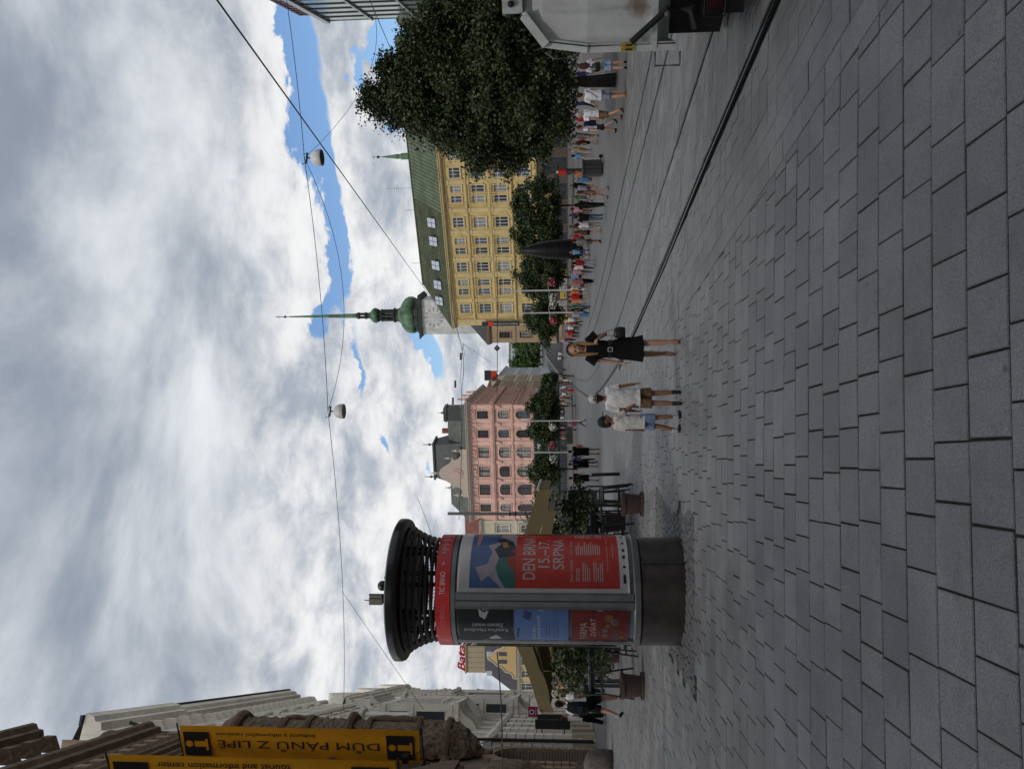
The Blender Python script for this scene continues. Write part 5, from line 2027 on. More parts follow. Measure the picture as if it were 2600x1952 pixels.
    m_gz.use_nodes = True
    gt = m_gz.node_tree
    gt.nodes.remove(gt.nodes['Principled BSDF'])
    tr, gl, fn, mx = (gt.nodes.new('ShaderNode' + k) for k in ('BsdfTransparent', 'BsdfGlossy', 'Fresnel', 'MixShader'))
    gl.inputs['Roughness'].default_value = .06
    fn.inputs['IOR'].default_value = 1.16
    gt.links.new(fn.outputs[0], mx.inputs[0])
    gt.links.new(tr.outputs[0], mx.inputs[1])
    gt.links.new(gl.outputs[0], mx.inputs[2])
    gt.links.new(mx.outputs[0], gt.nodes['Material Output'].inputs[0])
    for q0, q1, nm in ((a0 - .02, a1 + .3, 0), (b0 - .1, b1 + .03, 1), (a1 + .35, b0 + 2 * pi - .15, 2)):
        drum(q0, q1, .73, 3.015, .781).obj('glazing', m_gz, t, smooth=True)
    # louvred crown
    for z, r in ((3.37, .733), (3.449, .748), (3.52, .771), (3.597, .804), (3.674, .843), (3.75, .895)):
        smooth_by(MB().lathe([(r - .075, Z(z)), (r - .05, Z(z - .022)), (r - .015, Z(z - .022)), (r, Z(z)), (r - .015, Z(z + .022)), (r - .05, Z(z + .022)), (r - .075, Z(z))], 56, cap=False).obj('louvre_ring', m_blk, t))
    smooth_by(MB().lathe([(.30, Z(3.79)), (.92, Z(3.785)), (.985, Z(3.81)), (1.0, Z(3.85)), (1.0, Z(3.93)), (.96, Z(3.955)), (.02, Z(4.02))], 72).obj('cap', m_blk, t), 50)
    for k in range(7):
        a = B0 + .35 + 2 * pi * k / 7
        MB().cbox((.60 * cos(a), .60 * sin(a), Z(3.54)), (.03, .06, .5), a).obj('crown_post', m_blk, t)
    ms = MB()
    n = 64
    for k in range(n):
        a = 2 * pi * k / n
        for sg in (-1, 1):
            ms.tube([(.56 * cos(a), .56 * sin(a), Z(3.30)), (.56 * cos(a + sg * .35), .56 * sin(a + sg * .35), Z(3.56)), (.56 * cos(a + sg * .7), .56 * sin(a + sg * .7), Z(3.80))], .0022, 3, False)
    tag(ms.obj('crown_mesh', m_blk, t), kind='stuff')
    # instruments on the roof
    m_box = flat('instrument_grey', (.16, .145, .115), .6)
    q = at(985, 1510, cy)
    x, y = q.x - cx, 0
    z = Z(3.97)
    MB().tube([(x, y, z), (x, y, z + .42)], .018, 8).tube([(x + .04, y, z + .02), (x + .13, y - .02, z + .2)], .02, 6).obj('mast', m_blk, t)
    MB().cbox((x - .075, y - .02, z + .31), (.1, .12, .19)).cbox((x - .015, y - .03, z + .31), (.045, .1, .18)).obj('instrument_box', m_box, t)
    MB().tube([(x - .08, y, z + .4), (x - .08, y, z + .49)], .007, 5).tube([(x - .03, y, z + .12), (x - .03, y, z + .22)], .02, 6).obj('antenna', m_blk, t)
    MB().sph((x + .14, y - .02, z + .22), (.075, .075, .07), 12, 8).cbox((x + .10, y - .02, z + .1), (.06, .05, .16)).obj('dome_camera', m_blk, t, smooth=True)
    MB().tube([(x + .03, y, z + .06), (x + .2, y - .1, z + .12), (x + .25, y - .3, z + .1), (x + .45, y - .75, z + .02), (x + .5, y - .84, z - .15)], .006, 5).tube([(x, y, z + .1), (x - .07, y - .02, z + .05), (x - .02, y - .05, z + .01)], .006, 5).obj('cable', m_blk, t)


kiosk()
# ------------------------------------------------------------------ trees
def leaf_mat(name, c, c2):
    m = bpy.data.materials.new(name)
    m.use_nodes = True
    t = m.node_tree
    b = t.nodes['Principled BSDF']
    b.inputs['Roughness'].default_value = .5
    b.inputs['Specular IOR Level'].default_value = .35
    ge = t.nodes.new('ShaderNodeNewGeometry')
    tc = t.nodes.new('ShaderNodeTexCoord')
    v = E(t, ge.outputs['Random Per Island'])
    n = noise_e(t, tc.outputs['Object'], .9, 3)
    cc = mixc(t, (v * .55 + n * .45).ramp(.25, .75), c, c2)  # random leaf tone, plus broad noise painting lighter clumps as if sunlit
    t.links.new(cc, b.inputs['Base Color'])
    tr = t.nodes.new('ShaderNodeBsdfTranslucent')
    t.links.new(cc, tr.inputs[0])
    mx = t.nodes.new('ShaderNodeMixShader')
    mx.inputs[0].default_value = .14
    t.links.new(b.outputs[0], mx.inputs[1])
    t.links.new(tr.outputs[0], mx.inputs[2])
    t.links.new(mx.outputs[0], t.nodes['Material Output'].inputs[0])
    return m


m_leaf_dark = leaf_mat('lime_leaf_dark', (.010, .018, .006), (.060, .082, .028))
m_leaf = leaf_mat('lime_leaf', (.012, .024, .007), (.055, .085, .026))
m_leaf_lt = leaf_mat('bright_leaf', (.030, .060, .014), (.085, .14, .035))
m_bark = mat('grey_brown_bark', (.055, .045, .038), .95, .35, 6., .8, 30.)


def leaves(nc, nleaf, size, center, rad, seed, shell=.55, clump=.28, top=1.0, tap=.35):
    """leaf blades gathered in clumps over an uneven crown; returns verts and quads"""
    R = np.random.RandomState(seed)
    n1 = R.normal(size=(nc, 3))
    n1 /= np.linalg.norm(n1, axis=1)[:, None]
    rr = shell + (1 - shell) * R.rand(nc) ** .6
    lump = 1 + .16 * np.sin(n1[:, 0] * 5 + seed) + .14 * np.sin(n1[:, 2] * 6 + n1[:, 1] * 4 + seed * 2)
    cc = n1 * (rr * lump)[:, None]
    cc[:, 2] = np.where(cc[:, 2] > 0, cc[:, 2] * top, cc[:, 2])
    taper = np.clip(1.0 - tap * np.clip(cc[:, 2] + .15, 0, 1.3), .25, 1)
    cc[:, 0] *= taper
    cc[:, 1] *= taper
    per = max(1, nleaf // nc)
    k = nc * per
    C = np.repeat(cc, per, 0) * np.array(rad)
    cl = R.normal(size=(k, 3)) * np.array(rad).mean() * clump * .5
    cl[:, 2] *= .6
    P = C + cl + np.array(center)
    nr = R.normal(size=(k, 3)) + np.array([0, 0, .9]) + C / np.array(rad) * .6
    nr /= np.linalg.norm(nr, axis=1)[:, None]
    t1 = np.cross(nr, R.normal(size=(k, 3)))
    t1 /= np.linalg.norm(t1, axis=1)[:, None] + 1e-9
    t2 = np.cross(nr, t1)
    s_ = size * (.65 + .7 * R.rand(k))[:, None]
    V = np.empty((k, 4, 3))
    V[:, 0] = P - t1 * s_ * .5
    V[:, 1] = P + t2 * s_ * .36 + nr * s_ * .06
    V[:, 2] = P + t1 * s_ * .5
    V[:, 3] = P - t2 * s_ * .36 + nr * s_ * .06
    return V.reshape(-1, 3), np.arange(k * 4).reshape(-1, 4), cc * np.array(rad) + np.array(center)


def np_mesh(name, V, F, m):
    me = bpy.data.meshes.new(name)
    me.vertices.add(len(V))
    me.vertices.foreach_set('co', V.astype(np.float32).ravel())
    me.loops.add(F.size)
    me.loops.foreach_set('vertex_index', F.astype(np.int32).ravel())
    me.polygons.add(len(F))
    me.polygons.foreach_set('loop_start', np.arange(0, F.size, F.shape[1], dtype=np.int32))
    me.polygons.foreach_set('loop_total', np.full(len(F), F.shape[1], dtype=np.int32))
    me.materials.append(m)
    me.update()
    return me


def tree(name, label, x, y, h, zc0, rad, nc, nleaf, size, m, seed, trunk_r=.16, group=None, lean=(0, 0), clump=.28, extra=(), shell=.55, tap=.35):
    z0 = zg(x, y)
    t = thing(name, label, 'tree', (x, y, z0), 0, group)
    rz = (h - zc0) / 2
    c = (lean[0], lean[1], zc0 + rz)
    V, F, cc = leaves(nc, nleaf, size, c, (rad, rad, rz), seed, clump=clump, shell=shell, tap=tap)
    for (ox, oy, oz, r_, n_) in extra:
        V2, F2, c2 = leaves(max(8, nc // 4), n_, size, (ox, oy, oz), (r_, r_, r_ * .9), seed + 31, clump=.35)
        F = np.vstack([F, F2 + len(V)])
        V = np.vstack([V, V2])
        cc = np.vstack([cc, c2])
    keep = V.reshape(-1, 4, 3)[:, 0, 2] > zc0 * .8
    V = V.reshape(-1, 4, 3)[keep].reshape(-1, 3)
    F = np.arange(len(V)).reshape(-1, 4)
    tag(put('crown', np_mesh('crown', V, F, m), t), kind='stuff')
    rg = random.Random(seed)
    top = zc0 + rz * 1.1
    pts = [(0, 0, -.1), (rg.uniform(-.1, .1), rg.uniform(-.1, .1), zc0 * .6), (lean[0] * .5 + rg.uniform(-.15, .15), rg.uniform(-.15, .15), zc0 + rz * .5), (lean[0], lean[1], top)]
    MB().tube(pts, [trunk_r * 1.25, trunk_r, trunk_r * .7, trunk_r * .2], 9).obj('trunk', m_bark, t, smooth=True)
    idx = rg.sample(range(len(cc)), min(9, len(cc)))
    for i in idx:
        e = Vector(cc[i])
        z = zc0 * .75 + rg.random() * rz * .9
        s_ = Vector((lean[0] * .4, lean[1] * .4, z))
        MB().tube([s_, s_.lerp(e, .5) + Vector((0, 0, .25)), e], [trunk_r * .45, trunk_r * .28, trunk_r * .08], 6).obj('limb', m_bark, t, smooth=True)
    return t


def all_trees():
    gA = 'trees in front of the yellow palace'
    tree('lime_tree', 'big dark lime tree standing over the walkers at the right', 13.9, 35.5, 11.2, 2.2, 3.95, 700, 135000, .15, m_leaf_dark, 4, .26, None, (0, 0), .15, ((3.9, .5, 5.6, 2.7, 12000), (.6, -1.2, 3.9, 2.7, 9000), (0, 0, 6.0, 2.2, 12000)), shell=.6, tap=.55)
    for (px, py, Yd, rad, top, lab, s_) in ((1298, 525, 88, 3.1, 0, 'lime tree between the big tree and the black clock', 11), (1302, 613, 92, 3.0, 0, 'lime tree right behind the black clock', 12),
                                           (1314, 705, 96, 3.1, 0, 'lime tree left of the black clock, by the first white pole', 13), (1334, 808, 100, 3.2, 0, 'lime tree under the end of the yellow palace', 14)):
        p = at(px, py, Yd)
        z0 = zg(p.x, Yd)
        tree('square_tree', lab, p.x, Yd, p.z - z0, 1.9, rad, 130, 11500, .27, m_leaf, s_, .13, gA, clump=.24)
    gB = 'trees in front of the pink palace'
    for (px, py, Yd, rad, lab, s_) in ((1342, 1030, 108, 2.3, 'round lime tree at the right corner of the pink palace', 21), (1340, 1092, 106, 2.2, 'round lime tree under the shop fascia of the pink palace', 22), (1341, 1192, 104, 2.3, 'round lime tree at the left half of the pink palace', 23), (1375, 972, 132, 1.7, 'small dark tree at the mouth of the climbing street', 24)):
        p = at(px, py, Yd)
        z0 = zg(p.x, Yd)
        tree('square_tree', lab, p.x, Yd, p.z - z0, 2.0, rad, 100, 8000, .27, m_leaf, s_, .12, gB, clump=.3)
    for i, (px, py, Yd, rad) in enumerate(((1302, 872, 285, 5.5), (1315, 890, 292, 5.0), (1312, 907, 288, 5.5), (1296, 926, 290, 5.0), (1330, 858, 270, 4.5))):
        p = at(px, py, Yd)
        z0 = zg(p.x, Yd)
        tree('park_tree', ('rightmost', 'second', 'middle', 'leftmost bright', 'darker right hand')[i] + ' park tree at the top of the climbing street', p.x, Yd, p.z - z0, 1.2, rad, 70, 4200, .75, m_leaf_lt, 40 + i, .3, 'park trees at the end of the street', clump=.3)


all_trees()


# ------------------------------------------------------------------ black bullet clock
def bullet_clock():
    p = gp(1494, 628)
    Yd = 66.0
    c = at(1494, 632, Yd)
    z0 = zg(c.x, Yd)
    m = mat('polished_black_stone', (.006, .006, .008), .45, .3, .8, spec=.22)
    m2 = mat('pale_stone_bench', (.30, .30, .29), .8, .1)
    t = thing('bullet_clock', 'black polished stone monument shaped like a standing bullet', 'monument', (c.x, Yd, z0))
    k = Yd / FPX
    H = at(1322, 632, Yd).z - z0
    pr_ = [(25.5, 0), (25.5, .12), (25.2, .3), (24, .45), (21.5, .6), (17.5, .74), (12.5, .85), (8.2, .92), (5.0, .965), (4.6, .98), (2.5, .995), (.1, 1.0)]
    smooth_by(MB().lathe([(r * k, .35 + f * (H - .35)) for r, f in pr_], 40).obj('body', m, t))
    for f in (.2, .42, .62):
        r = float(np.interp(f, [q[1] for q in pr_], [q[0] for q in pr_])) * k
        MB().lathe([(r + .002, .35 + f * (H - .35) - .02), (r + .012, .35 + f * (H - .35)), (r + .002, .35 + f * (H - .35) + .02)], 40, cap=False).obj('joint_ring', flat('joint_black', (.002, .002, .002)), t)
    MB().lathe([(26.5 * k, 0), (26.5 * k, .35)], 40).obj('plinth', m2, t)
    MB().box(-2.2, 2.6, -1.9, -1.4, .32, .45).box(-1.9, -1.7, -1.8, -1.5, 0, .32).box(2.1, 2.3, -1.8, -1.5, 0, .32).obj('bench_slab', m2, t)


bullet_clock()


# ------------------------------------------------------------------ refuse truck at the right edge
def truck():
    m_w = streaks(mat('dirty_white_paint', (.52, .53, .52), .36, .12, 2.5, .05, 30.), .72, 5.)
    # rust stain with a shape of its own
    tt = m_w.node_tree
    bs = tt.nodes['Principled BSDF']
    src = bs.inputs['Base Color'].links[0].from_socket
    tc = tt.nodes.new('ShaderNodeTexCoord')
    vm = tt.nodes.new('ShaderNodeVectorMath')
    vm.operation = 'DISTANCE'
    tt.links.new(tc.outputs['Object'], vm.inputs[0])
    vm.inputs[1].default_value = (.36, 0, 1.10)
    n = noise_e(tt, tc.outputs['Object'], 9., 5, .7)
    f = (E(tt, vm.outputs['Value']) + (n - .5) * .22).ramp(.02, .16, 1., 0.)
    tt.links.new(mixc(tt, f * .75, src, (.12, .055, .02)), bs.inputs['Base Color'])
    m_k = mat('truck_black', (.006, .006, .006), .6, .3)
    m_s = flat('truck_steel', (.12, .12, .12), .45, .5)
    Yd = 7.0
    o = at(1487, 135, Yd)
    z0 = zg(o.x + .4, Yd)
    t = thing('refuse_truck', 'back of a small white refuse truck with rust stain, cut by the right edge', 'truck', (o.x, Yd, z0), radians(-27))
    Z = lambda px: at(px, 100, Yd).z - z0
    zt, z1, z2, z3, z4 = Z(1322), Z(1378), Z(1490), Z(1655), Z(1712)
    Wd = 1.75
    # hopper as a faceted shell (rear faces the camera), left shoulder cut in
    rings = []
    for z, y, xl in ((z4 + .02, .30, .06), (z3, -.02, .0), (z2, .0, .0), (z1, .07, .055), (zt, .30, .30)):
        rings.append([(xl, y, z), (Wd - xl, y, z), (Wd - xl, 1.5, z), (xl, 1.5, z)])
    MB().loft(rings).obj('hopper', m_w, t)
    MB().box(.02, Wd - .02, -.055, .02, z3 - .035, z3 + .015).obj('lower_lip', m_w, t)
    fl = MB()
    for a, c in (((.0, z3 - .2), (.0, z2)), ((.0, z2), (.055, z1)), ((.055, z1), (.30, zt))):
        d = Vector((c[0] - a[0], 0, c[1] - a[1]))
        nrm = Vector((d.z, 0, -d.x)).normalized() * -.075
        y0 = -.045
        p = [Vector((a[0], y0, a[1])), Vector((c[0], y0 + (.07 if c[1] > z2 + .1 else .02), c[1])), ]
        q = [p[0] - nrm, p[1] - nrm]
        dep = Vector((0, .5, 0))
        fl.loft([[p[0], q[0], q[0] + dep, p[0] + dep], [p[1], q[1], q[1] + dep, p[1] + dep]])
    fl.obj('tailgate_flange', m_w, t)
    MB().tube([(.058, -.05, z3 - .2), (.058, -.05, z2), (.11, -.0, z1), (.345, .1, zt)], .006, 5).obj('seal', m_k, t)
    # hydraulic arm, lamps, rails
    MB().tube([(.08, -.12, z3 + .20), (.30, -.15, z3 - .06), (.36, -.16, z3 - .12)], .028, 8).tube([(.33, -.16, z3 - .09), (.33, -.16, z3 - .3), (.18, -.13, z3 - .36)], .04, 8).obj('hydraulic_arm', m_k, t)
    MB().sph((.30, -.19, z3 - .10), .028).obj('pivot', m_s, t)
    MB().tube([(-.01, -.06, z3 - .02), (-.12, -.1, z3 - .02), (-.12, -.1, z3 - .24), (-.01, -.06, z3 - .24)], .011, 6).obj('grab_rail', m_s, t)
    MB().tube([(-.0, .3, z2 + .38), (-.06, .3, z2 + .3), (-.06, .3, z2 + .12), (.0, .3, z2 + .05)], .012, 6).obj('grab_rail', m_s, t)
    for k in (0, 1):
        st = MB().box(.005 + k * .035, .035 + k * .035, -.054, -.05, z2 - .42, z2 - .30).obj('warning_sticker', flat('sticker_yellow', (.40, .27, .01), .5), t)
        put('sticker_mark', MB().box(.013 + k * .035, .027 + k * .035, -.056, -.0545, z2 - .40, z2 - .34).mesh('sticker_mark', m_k), st)
    MB().box(.12, Wd - .1, .3, 1.4, z4 - .45, z4 + .04).obj('underbody', m_k, t)
    MB().box(.28, Wd - .2, .10, .34, .16, .54).obj('bumper', m_k, t)
    MB().box(.32, .62, .06, .099, .36, .5).obj('tail_lamp', flat('tail_lamp_dark_red', (.04, .004, .005), .3), t)
    cg = MB()
    for z in (.34, .52):
        cg.tube([(.26, .02, z), (.66, .02, z)], .009, 5)
    for x in (.26, .46, .66):
        cg.tube([(x, .02, .34), (x, .02, .52)], .009, 5)
    cg.obj('lamp_cage', m_k, t)
    # roof beacon
    MB().box(.34, .5, .1, .3, zt - .02, zt + .16).obj('beacon_box', m_w, t)
    MB().sph((.42, .08, zt + .08), .03).obj('beacon_lens', m_k, t)
    MB().tube([(.5, .2, zt + .1), (.6, .15, zt + .2), (.7, .2, zt + .05)], .012, 6).obj('cable', m_k, t)
    # cab and wheels, out of the picture to the right of the frame
    for y in (1.9, 4.1):
        for x in (.18, Wd - .18):
            w = MB().lathe([(.1, -.12), (.36, -.12), (.38, 0), (.36, .12), (.1, .12)], 24).obj('wheel', m_k, t, (x, y, .38))
            w.rotation_euler.y = pi / 2
    MB().box(.1, Wd - .1, 1.5, 3.4, .55, 1.9).obj('load_body', m_w, t)
    MB().prism([(3.5, .45), (5.0, .45), (5.0, 1.1), (4.75, 1.95), (3.5, 2.0)], .1, Wd - .1, 'x').obj('cab', m_w, t)


truck()


# ------------------------------------------------------------------ overhead lines and hanging lamps
m_wire = flat('overhead_wire', (.012, .012, .013), .5)


def sag(a, b, s_, n=14):
    a, b = Vector(a), Vector(b)
    return [a.lerp(b, k / n) - Vector((0, 0, s_ * 4 * (k / n) * (1 - k / n))) for k in range(n + 1)]


def hanging_lamp(px, py, Yd, label):
    c = at(px, py, Yd)
    t = thing('hanging_lamp', label, 'street lamp', c, radians(20), 'white dome lamps hung over the square')
    m = mat('white_lamp_shell', (.55, .54, .52), .4, .06)
    sh = MB().lathe([(.265, -.16), (.275, -.15), (.27, -.02), (.24, .09), (.17, .18), (.08, .23), (.02, .24)], 28, cap=False).obj('dome', m, t, smooth=True)
    put('lamp_glass', MB().lathe([(.0, -.145), (.255, -.15)], 28, cap=False).mesh('lamp_glass', flat('lamp_glass_dark', (.03, .026, .024), .2)), sh)
    MB().tube([(0, 0, .23), (0, 0, .36)], .025, 6).box(-.2, .2, -.03, .03, .34, .39).tube([(-.2, 0, .38), (-.24, 0, .52)], .012, 5).tube([(.2, 0, .38), (.14, 0, .5)], .012, 5).obj('hanger', m_wire, t)
    return c


def lines():
    c1 = hanging_lamp(806, 401, 25.5, 'white dome lamp hung over the tracks, the right one of two')
    c2 = hanging_lamp(863, 1044, 28.0, 'white dome lamp hung high in mid square, the left one of two')

    def wire(pts, r, label, grp='overhead wires'):
        g = MB()
        for q in pts:
            g.tube(q, r, 4)
        return tag(g.obj('overhead_wire', m_wire), label, 'wire', grp)
    u1, u2 = c1 + Vector((0, 0, .45)), c2 + Vector((0, 0, .45))
    R_ = at(722, -40, 24)
    Lf = at(872, 1800, 38)
    wire([sag(R_, u1, .05), sag(u1, u2, .12), sag(u2, Lf, .25)], .011, 'thin span wire carrying both dome lamps across the sky')
    wire([sag(u1, u2, .95)], .009, 'slack cable drooping between the two dome lamps')
    wire([sag(at(925, -30, 30), u1, 1.3)], .009, 'slack cable curving from the right lamp to the glass building')
    # tram contact wires
    A, B_ = at(500, -70, 6.2), at(905 * 1.1754, 606 * 1.1754, 34)
    C_, D_ = at(1000 * 1.1754, 742 * 1.1754, 62), at(1062 * 1.1754, 805 * 1.1754, 120)
    wire([[A + (A - B_) * .6, A, A.lerp(B_, .5), B_, C_, D_]], .011, 'thick tram contact wire slanting across the sky', 'tram wires')
    A2, B2 = at(930, -20, 20), at(1030, 215, 60)
    wire([[A2 + (A2 - B2) * .5, A2, B2, at(1160, 560, 100), at(1240, 790, 130)]], .014, 'second tram contact wire passing behind the big tree', 'tram wires')
    sp = [at(1135, 1320, 64) + Vector((0, 0, -1)), at(1172, 985, 64), at(1176, 905, 64), at(1148, 800, 66), at(1120, 400, 68)]
    wire([sag(sp[i], sp[i + 1], .1) for i in range(4)], .022, 'span wire with insulators in front of the pink palace', 'tram wires')
    wire([sag(at(1180, 905, 64), C_, .0), sag(C_, at(1168, 975, 66), 0), sag(C_, D_ + Vector((1.5, 0, 0)), .0)], .016, 'short bridle wires above the street end', 'tram wires')
    wire([sag(at(1262, 1005, 120), at(1262, 700, 120), .05), ], .05, 'straight span wire carrying the small diamond sign', 'tram wires')
    wire([sag(at(1030, 1655, 50), at(1115, 1440, 64), .2), sag(at(1115, 1440, 64), at(1060, 1265, 64), .2)], .018, 'thin wire running behind the column crown', 'overhead wires')
    wire([sag(at(868, 1500, 38), at(1075, 1800, 36), .0)], .010, 'thin wire slanting to the white palace', 'overhead wires')
    wire([sag(at(1262, 1655, 20), at(1275, 1960, 21), .05)], .016, 'pale cable crossing low in front of the brown house', 'overhead wires')
    ins = MB().lathe([(.03, -.3), (.12, -.22), (.05, -.1), (.12, 0), (.05, .1), (.12, .22), (.03, .3)], 8).mesh('insulator', m_wire)
    for i, (px, py, lab) in enumerate(((1150, 1018, 'left end of the span wire by the pink palace'), (1156, 975, 'middle of the span wire over the street'), (1170, 905, 'right end of the span wire under the church'))):
        p = at(px, py, 64)
        o = put('insulator', ins, None, p)
        o.rotation_euler.y = pi / 2
        tag(o, 'dark insulator at the ' + lab, 'insulator', 'span wire insulators')
    p = at(1262, 884, 119.5)
    t = thing('diamond_sign', 'small dark diamond shaped sign hung on a span wire at the street end', 'sign', p)
    MB().cbox((0, 0, 0), (.72, .05, .72), M=Matrix.Rotation(pi / 4, 4, 'Y')).obj('panel', flat('sign_dark', (.02, .02, .03)), t)
    MB().cbox((0, -.04, .12), (.1, .02, .3)).cbox((.08, -.04, -.05), (.3, .02, .1)).obj('symbol', flat('sign_grey', (.2, .22, .24)), t)


lines()


# ------------------------------------------------------------------ poles with flower baskets, catenary mast, bollard
def flowers(c, r, n, cols, seed):
    R = random.Random(seed)
    g = MB()
    for _ in range(n):
        v = Vector((R.gauss(0, 1), R.gauss(0, 1), R.gauss(0, .8)))
        v = v.normalized() * r * R.uniform(.6, 1.05)
        s_ = R.uniform(.06, .12)
        a = Vector((R.gauss(0, 1), R.gauss(0, 1), R.gauss(0, 1))).normalized() * s_
        b = a.cross(v).normalized() * s_
        p = Vector(c) + v
        g.quad(p - a, p - b, p + a, p + b)
    return g


def pole(px_top, px_bot, py, Yd, label, r=.07, baskets=(), arm=None):
    a, b = at(px_top, py, Yd), at(px_bot, py, Yd)
    z0 = zg(b.x, Yd)
    t = thing('lamp_pole', label, 'pole', (b.x, Yd, z0), 0, 'white poles with flower baskets')
    m = flat('pole_pale_grey', (.48, .48, .46), .5)
    MB().tube([(0, 0, -.05), (0, 0, a.z - z0)], [r, r * .8], 10).lathe([(r * 2, 0), (r * 2, .12), (r, .2)], 10).obj('shaft', m, t, smooth=False)
    for i, (sx, zpx, c) in enumerate(baskets):
        z = at(zpx, py, Yd).z - z0
        MB().tube([(0, 0, z + .35), (sx * .65, 0, z + .4), (sx * .75, 0, z + .2)], .025, 5).obj('basket_arm', m, t)
        tag(flowers((sx * .75, 0, z), .42, 90, None, i + int(py)).obj('flowers', flat('flower_' + c, {'w': (.62, .60, .55), 'r': (.42, .06, .10), 'g': (.10, .18, .03)}[c]), t), kind='stuff')
        tag(flowers((sx * .75, 0, z - .1), .36, 60, None, i + int(py) + 5).obj('foliage', m_leaf, t), kind='stuff')
    if arm:
        MB().cbox((.5, 0, a.z - z0), (1.2, .22, .1)).obj('lamp_head', flat('lamp_grey', (.14, .14, .15), .4), t)


def street_bits():
    pole(1318, 1446, 1068, 80, 'white pole with white flower basket, right of the pink palace middle', .075, ((-.9, 1404, 'w'),))
    pole(1278, 1442, 1148, 72, 'white pole with two red and white flower baskets before the pink palace', .085, ((.9, 1404, 'r'), (-.9, 1406, 'w')))
    pole(1282, 1462, 736, 74, 'white pole with red and green flowers left of the black clock', .085, ((1, 1402, 'r'), (-1, 1404, 'w')))
    pole(1318, 1466, 793, 74, 'white pole with pale flowers under the end of the yellow palace', .08, ((1, 1404, 'w'), (-1, 1406, 'r')))
    # tall grey mast
    b = at(1440, 1304, 64)
    z0 = zg(b.x, 64)
    h = at(1137, 1304, 64).z - z0
    t = thing('catenary_mast', 'tall grey mast before the left end of the pink palace', 'mast', (b.x, 64, z0))
    m = flat('mast_grey', (.20, .20, .205), .5, .3)
    MB().tube([(0, 0, 0), (0, 0, h * .55)], .16, 12).obj('lower_tube', m, t)
    MB().tube([(0, 0, h * .55), (0, 0, h)], .13, 12).obj('upper_tube', m, t)
    for z in (h * .45, h * .52, h * .56):
        MB().lathe([(.16, -.05), (.2, -.05), (.2, .05), (.16, .05)], 12, (0, 0, z)).obj('clamp', m_wire, t)
    MB().tube([(0, 0, h * .5), (-1.2, -.2, h * .43), (-2.2, -.3, h * .36)], .03, 5).obj('cable', m_wire, t)
    # bollard
    p = gp(1573, 1203)
    t = thing('bollard', 'slim black bollard standing alone in mid square', 'bollard', p, .3)
    bb = MB().lathe([(.062, 0), (.058, .05), (.052, .86), (.05, .90), (.03, .905)], 16).obj('shaft', mat('bollard_black', (.008, .008, .010), .5, .2), t)
    bb.rotation_euler.y = radians(-1.5)
    MB().lathe([(.053, .74), (.055, .74), (.055, .77), (.053, .77)], 16, cap=False).obj('band', flat('bollard_band', (.05, .05, .05)), t)
    # low guard stone ring near the kiosk edge
    # litter bin, red topped post and scooter
    p = gp(1533, 421)
    t = thing('litter_bin', 'dark grey litter bin behind the parked scooter', 'bin', (p.x, p.y + .5, p.z))
    mb = flat('bin_grey', (.05, .05, .052), .5, .3)
    MB().box(-.42, .42, -.32, .32, .08, 1.15).box(-.3, .3, -.25, .25, 0, .08).obj('body', mb, t)
    for x in (-.14, .14):
        MB().box(x - .012, x + .012, -.34, -.322, .15, 1.1).obj('seam', flat('joint_black', (.002, .002, .002)), t)
    MB().box(-.46, .46, -.36, .36, 1.15, 1.24).obj('lid', mb, t)
    q = gp(1515, 409)
    t = thing('info_post', 'dark round post with a red top above the litter bin', 'post', (q.x, q.y + 2.5, zg(q.x, q.y + 2.5)))
    MB().tube([(0, 0, 0), (0, 0, 2.05)], .22, 16).obj('shaft', mb, t)
    MB().tube([(0, 0, 2.06), (0, 0, 2.6)], .23, 16).obj('red_top', flat('post_red', (.45, .02, .015)), t)
    MB().tube([(0, 0, 2.61), (0, 0, 2.75)], .09, 10).obj('knob', flat('knob_pale', (.5, .5, .5)), t)
    p = gp(1531, 420)
    t = thing('kick_scooter', 'dark electric scooter parked in front of the litter bin', 'scooter', (p.x, p.y - .15, p.z), .1)
    mk = flat('scooter_black', (.01, .01, .011), .4)
    for x in (-.52, .52):
        w = MB().lathe([(.03, -.03), (.11, -.035), (.125, 0), (.11, .035), (.03, .03)], 18).obj('wheel', mk, t, (x, 0, .125))
        w.rotation_euler.x = pi / 2
    MB().box(-.4, .4, -.08, .08, .12, .17).obj('deck', mk, t)
    MB().tube([(-.5, 0, .15), (-.42, 0, .45), (-.38, 0, 1.1)], .025, 7).obj('stem', mk, t)
    MB().tube([(-.38, -.25, 1.1), (-.38, .25, 1.1)], .018, 6).obj('handlebar', mk, t)


street_bits()


# ------------------------------------------------------------------ terrace: parasols, tables, benches, pots
m_can = mat('khaki_parasol_cloth', (.125, .094, .044), .85, .08, 2., .1, 20.)
m_cream_can = mat('cream_parasol_cloth', (.60, .50, .31), .85, .06, 2.)
m_alu = flat('parasol_aluminium', (.40, .36, .26), .5, .2)
m_tim = mat('dark_teal_timber', (.016, .021, .024), .55, .25, 6.)
m_tim2 = mat('slate_blue_timber', (.035, .050, .058), .55, .2, 6.)
m_pot = mat('terracotta_brown_pot', (.042, .024, .020), .7, .15, 8.)


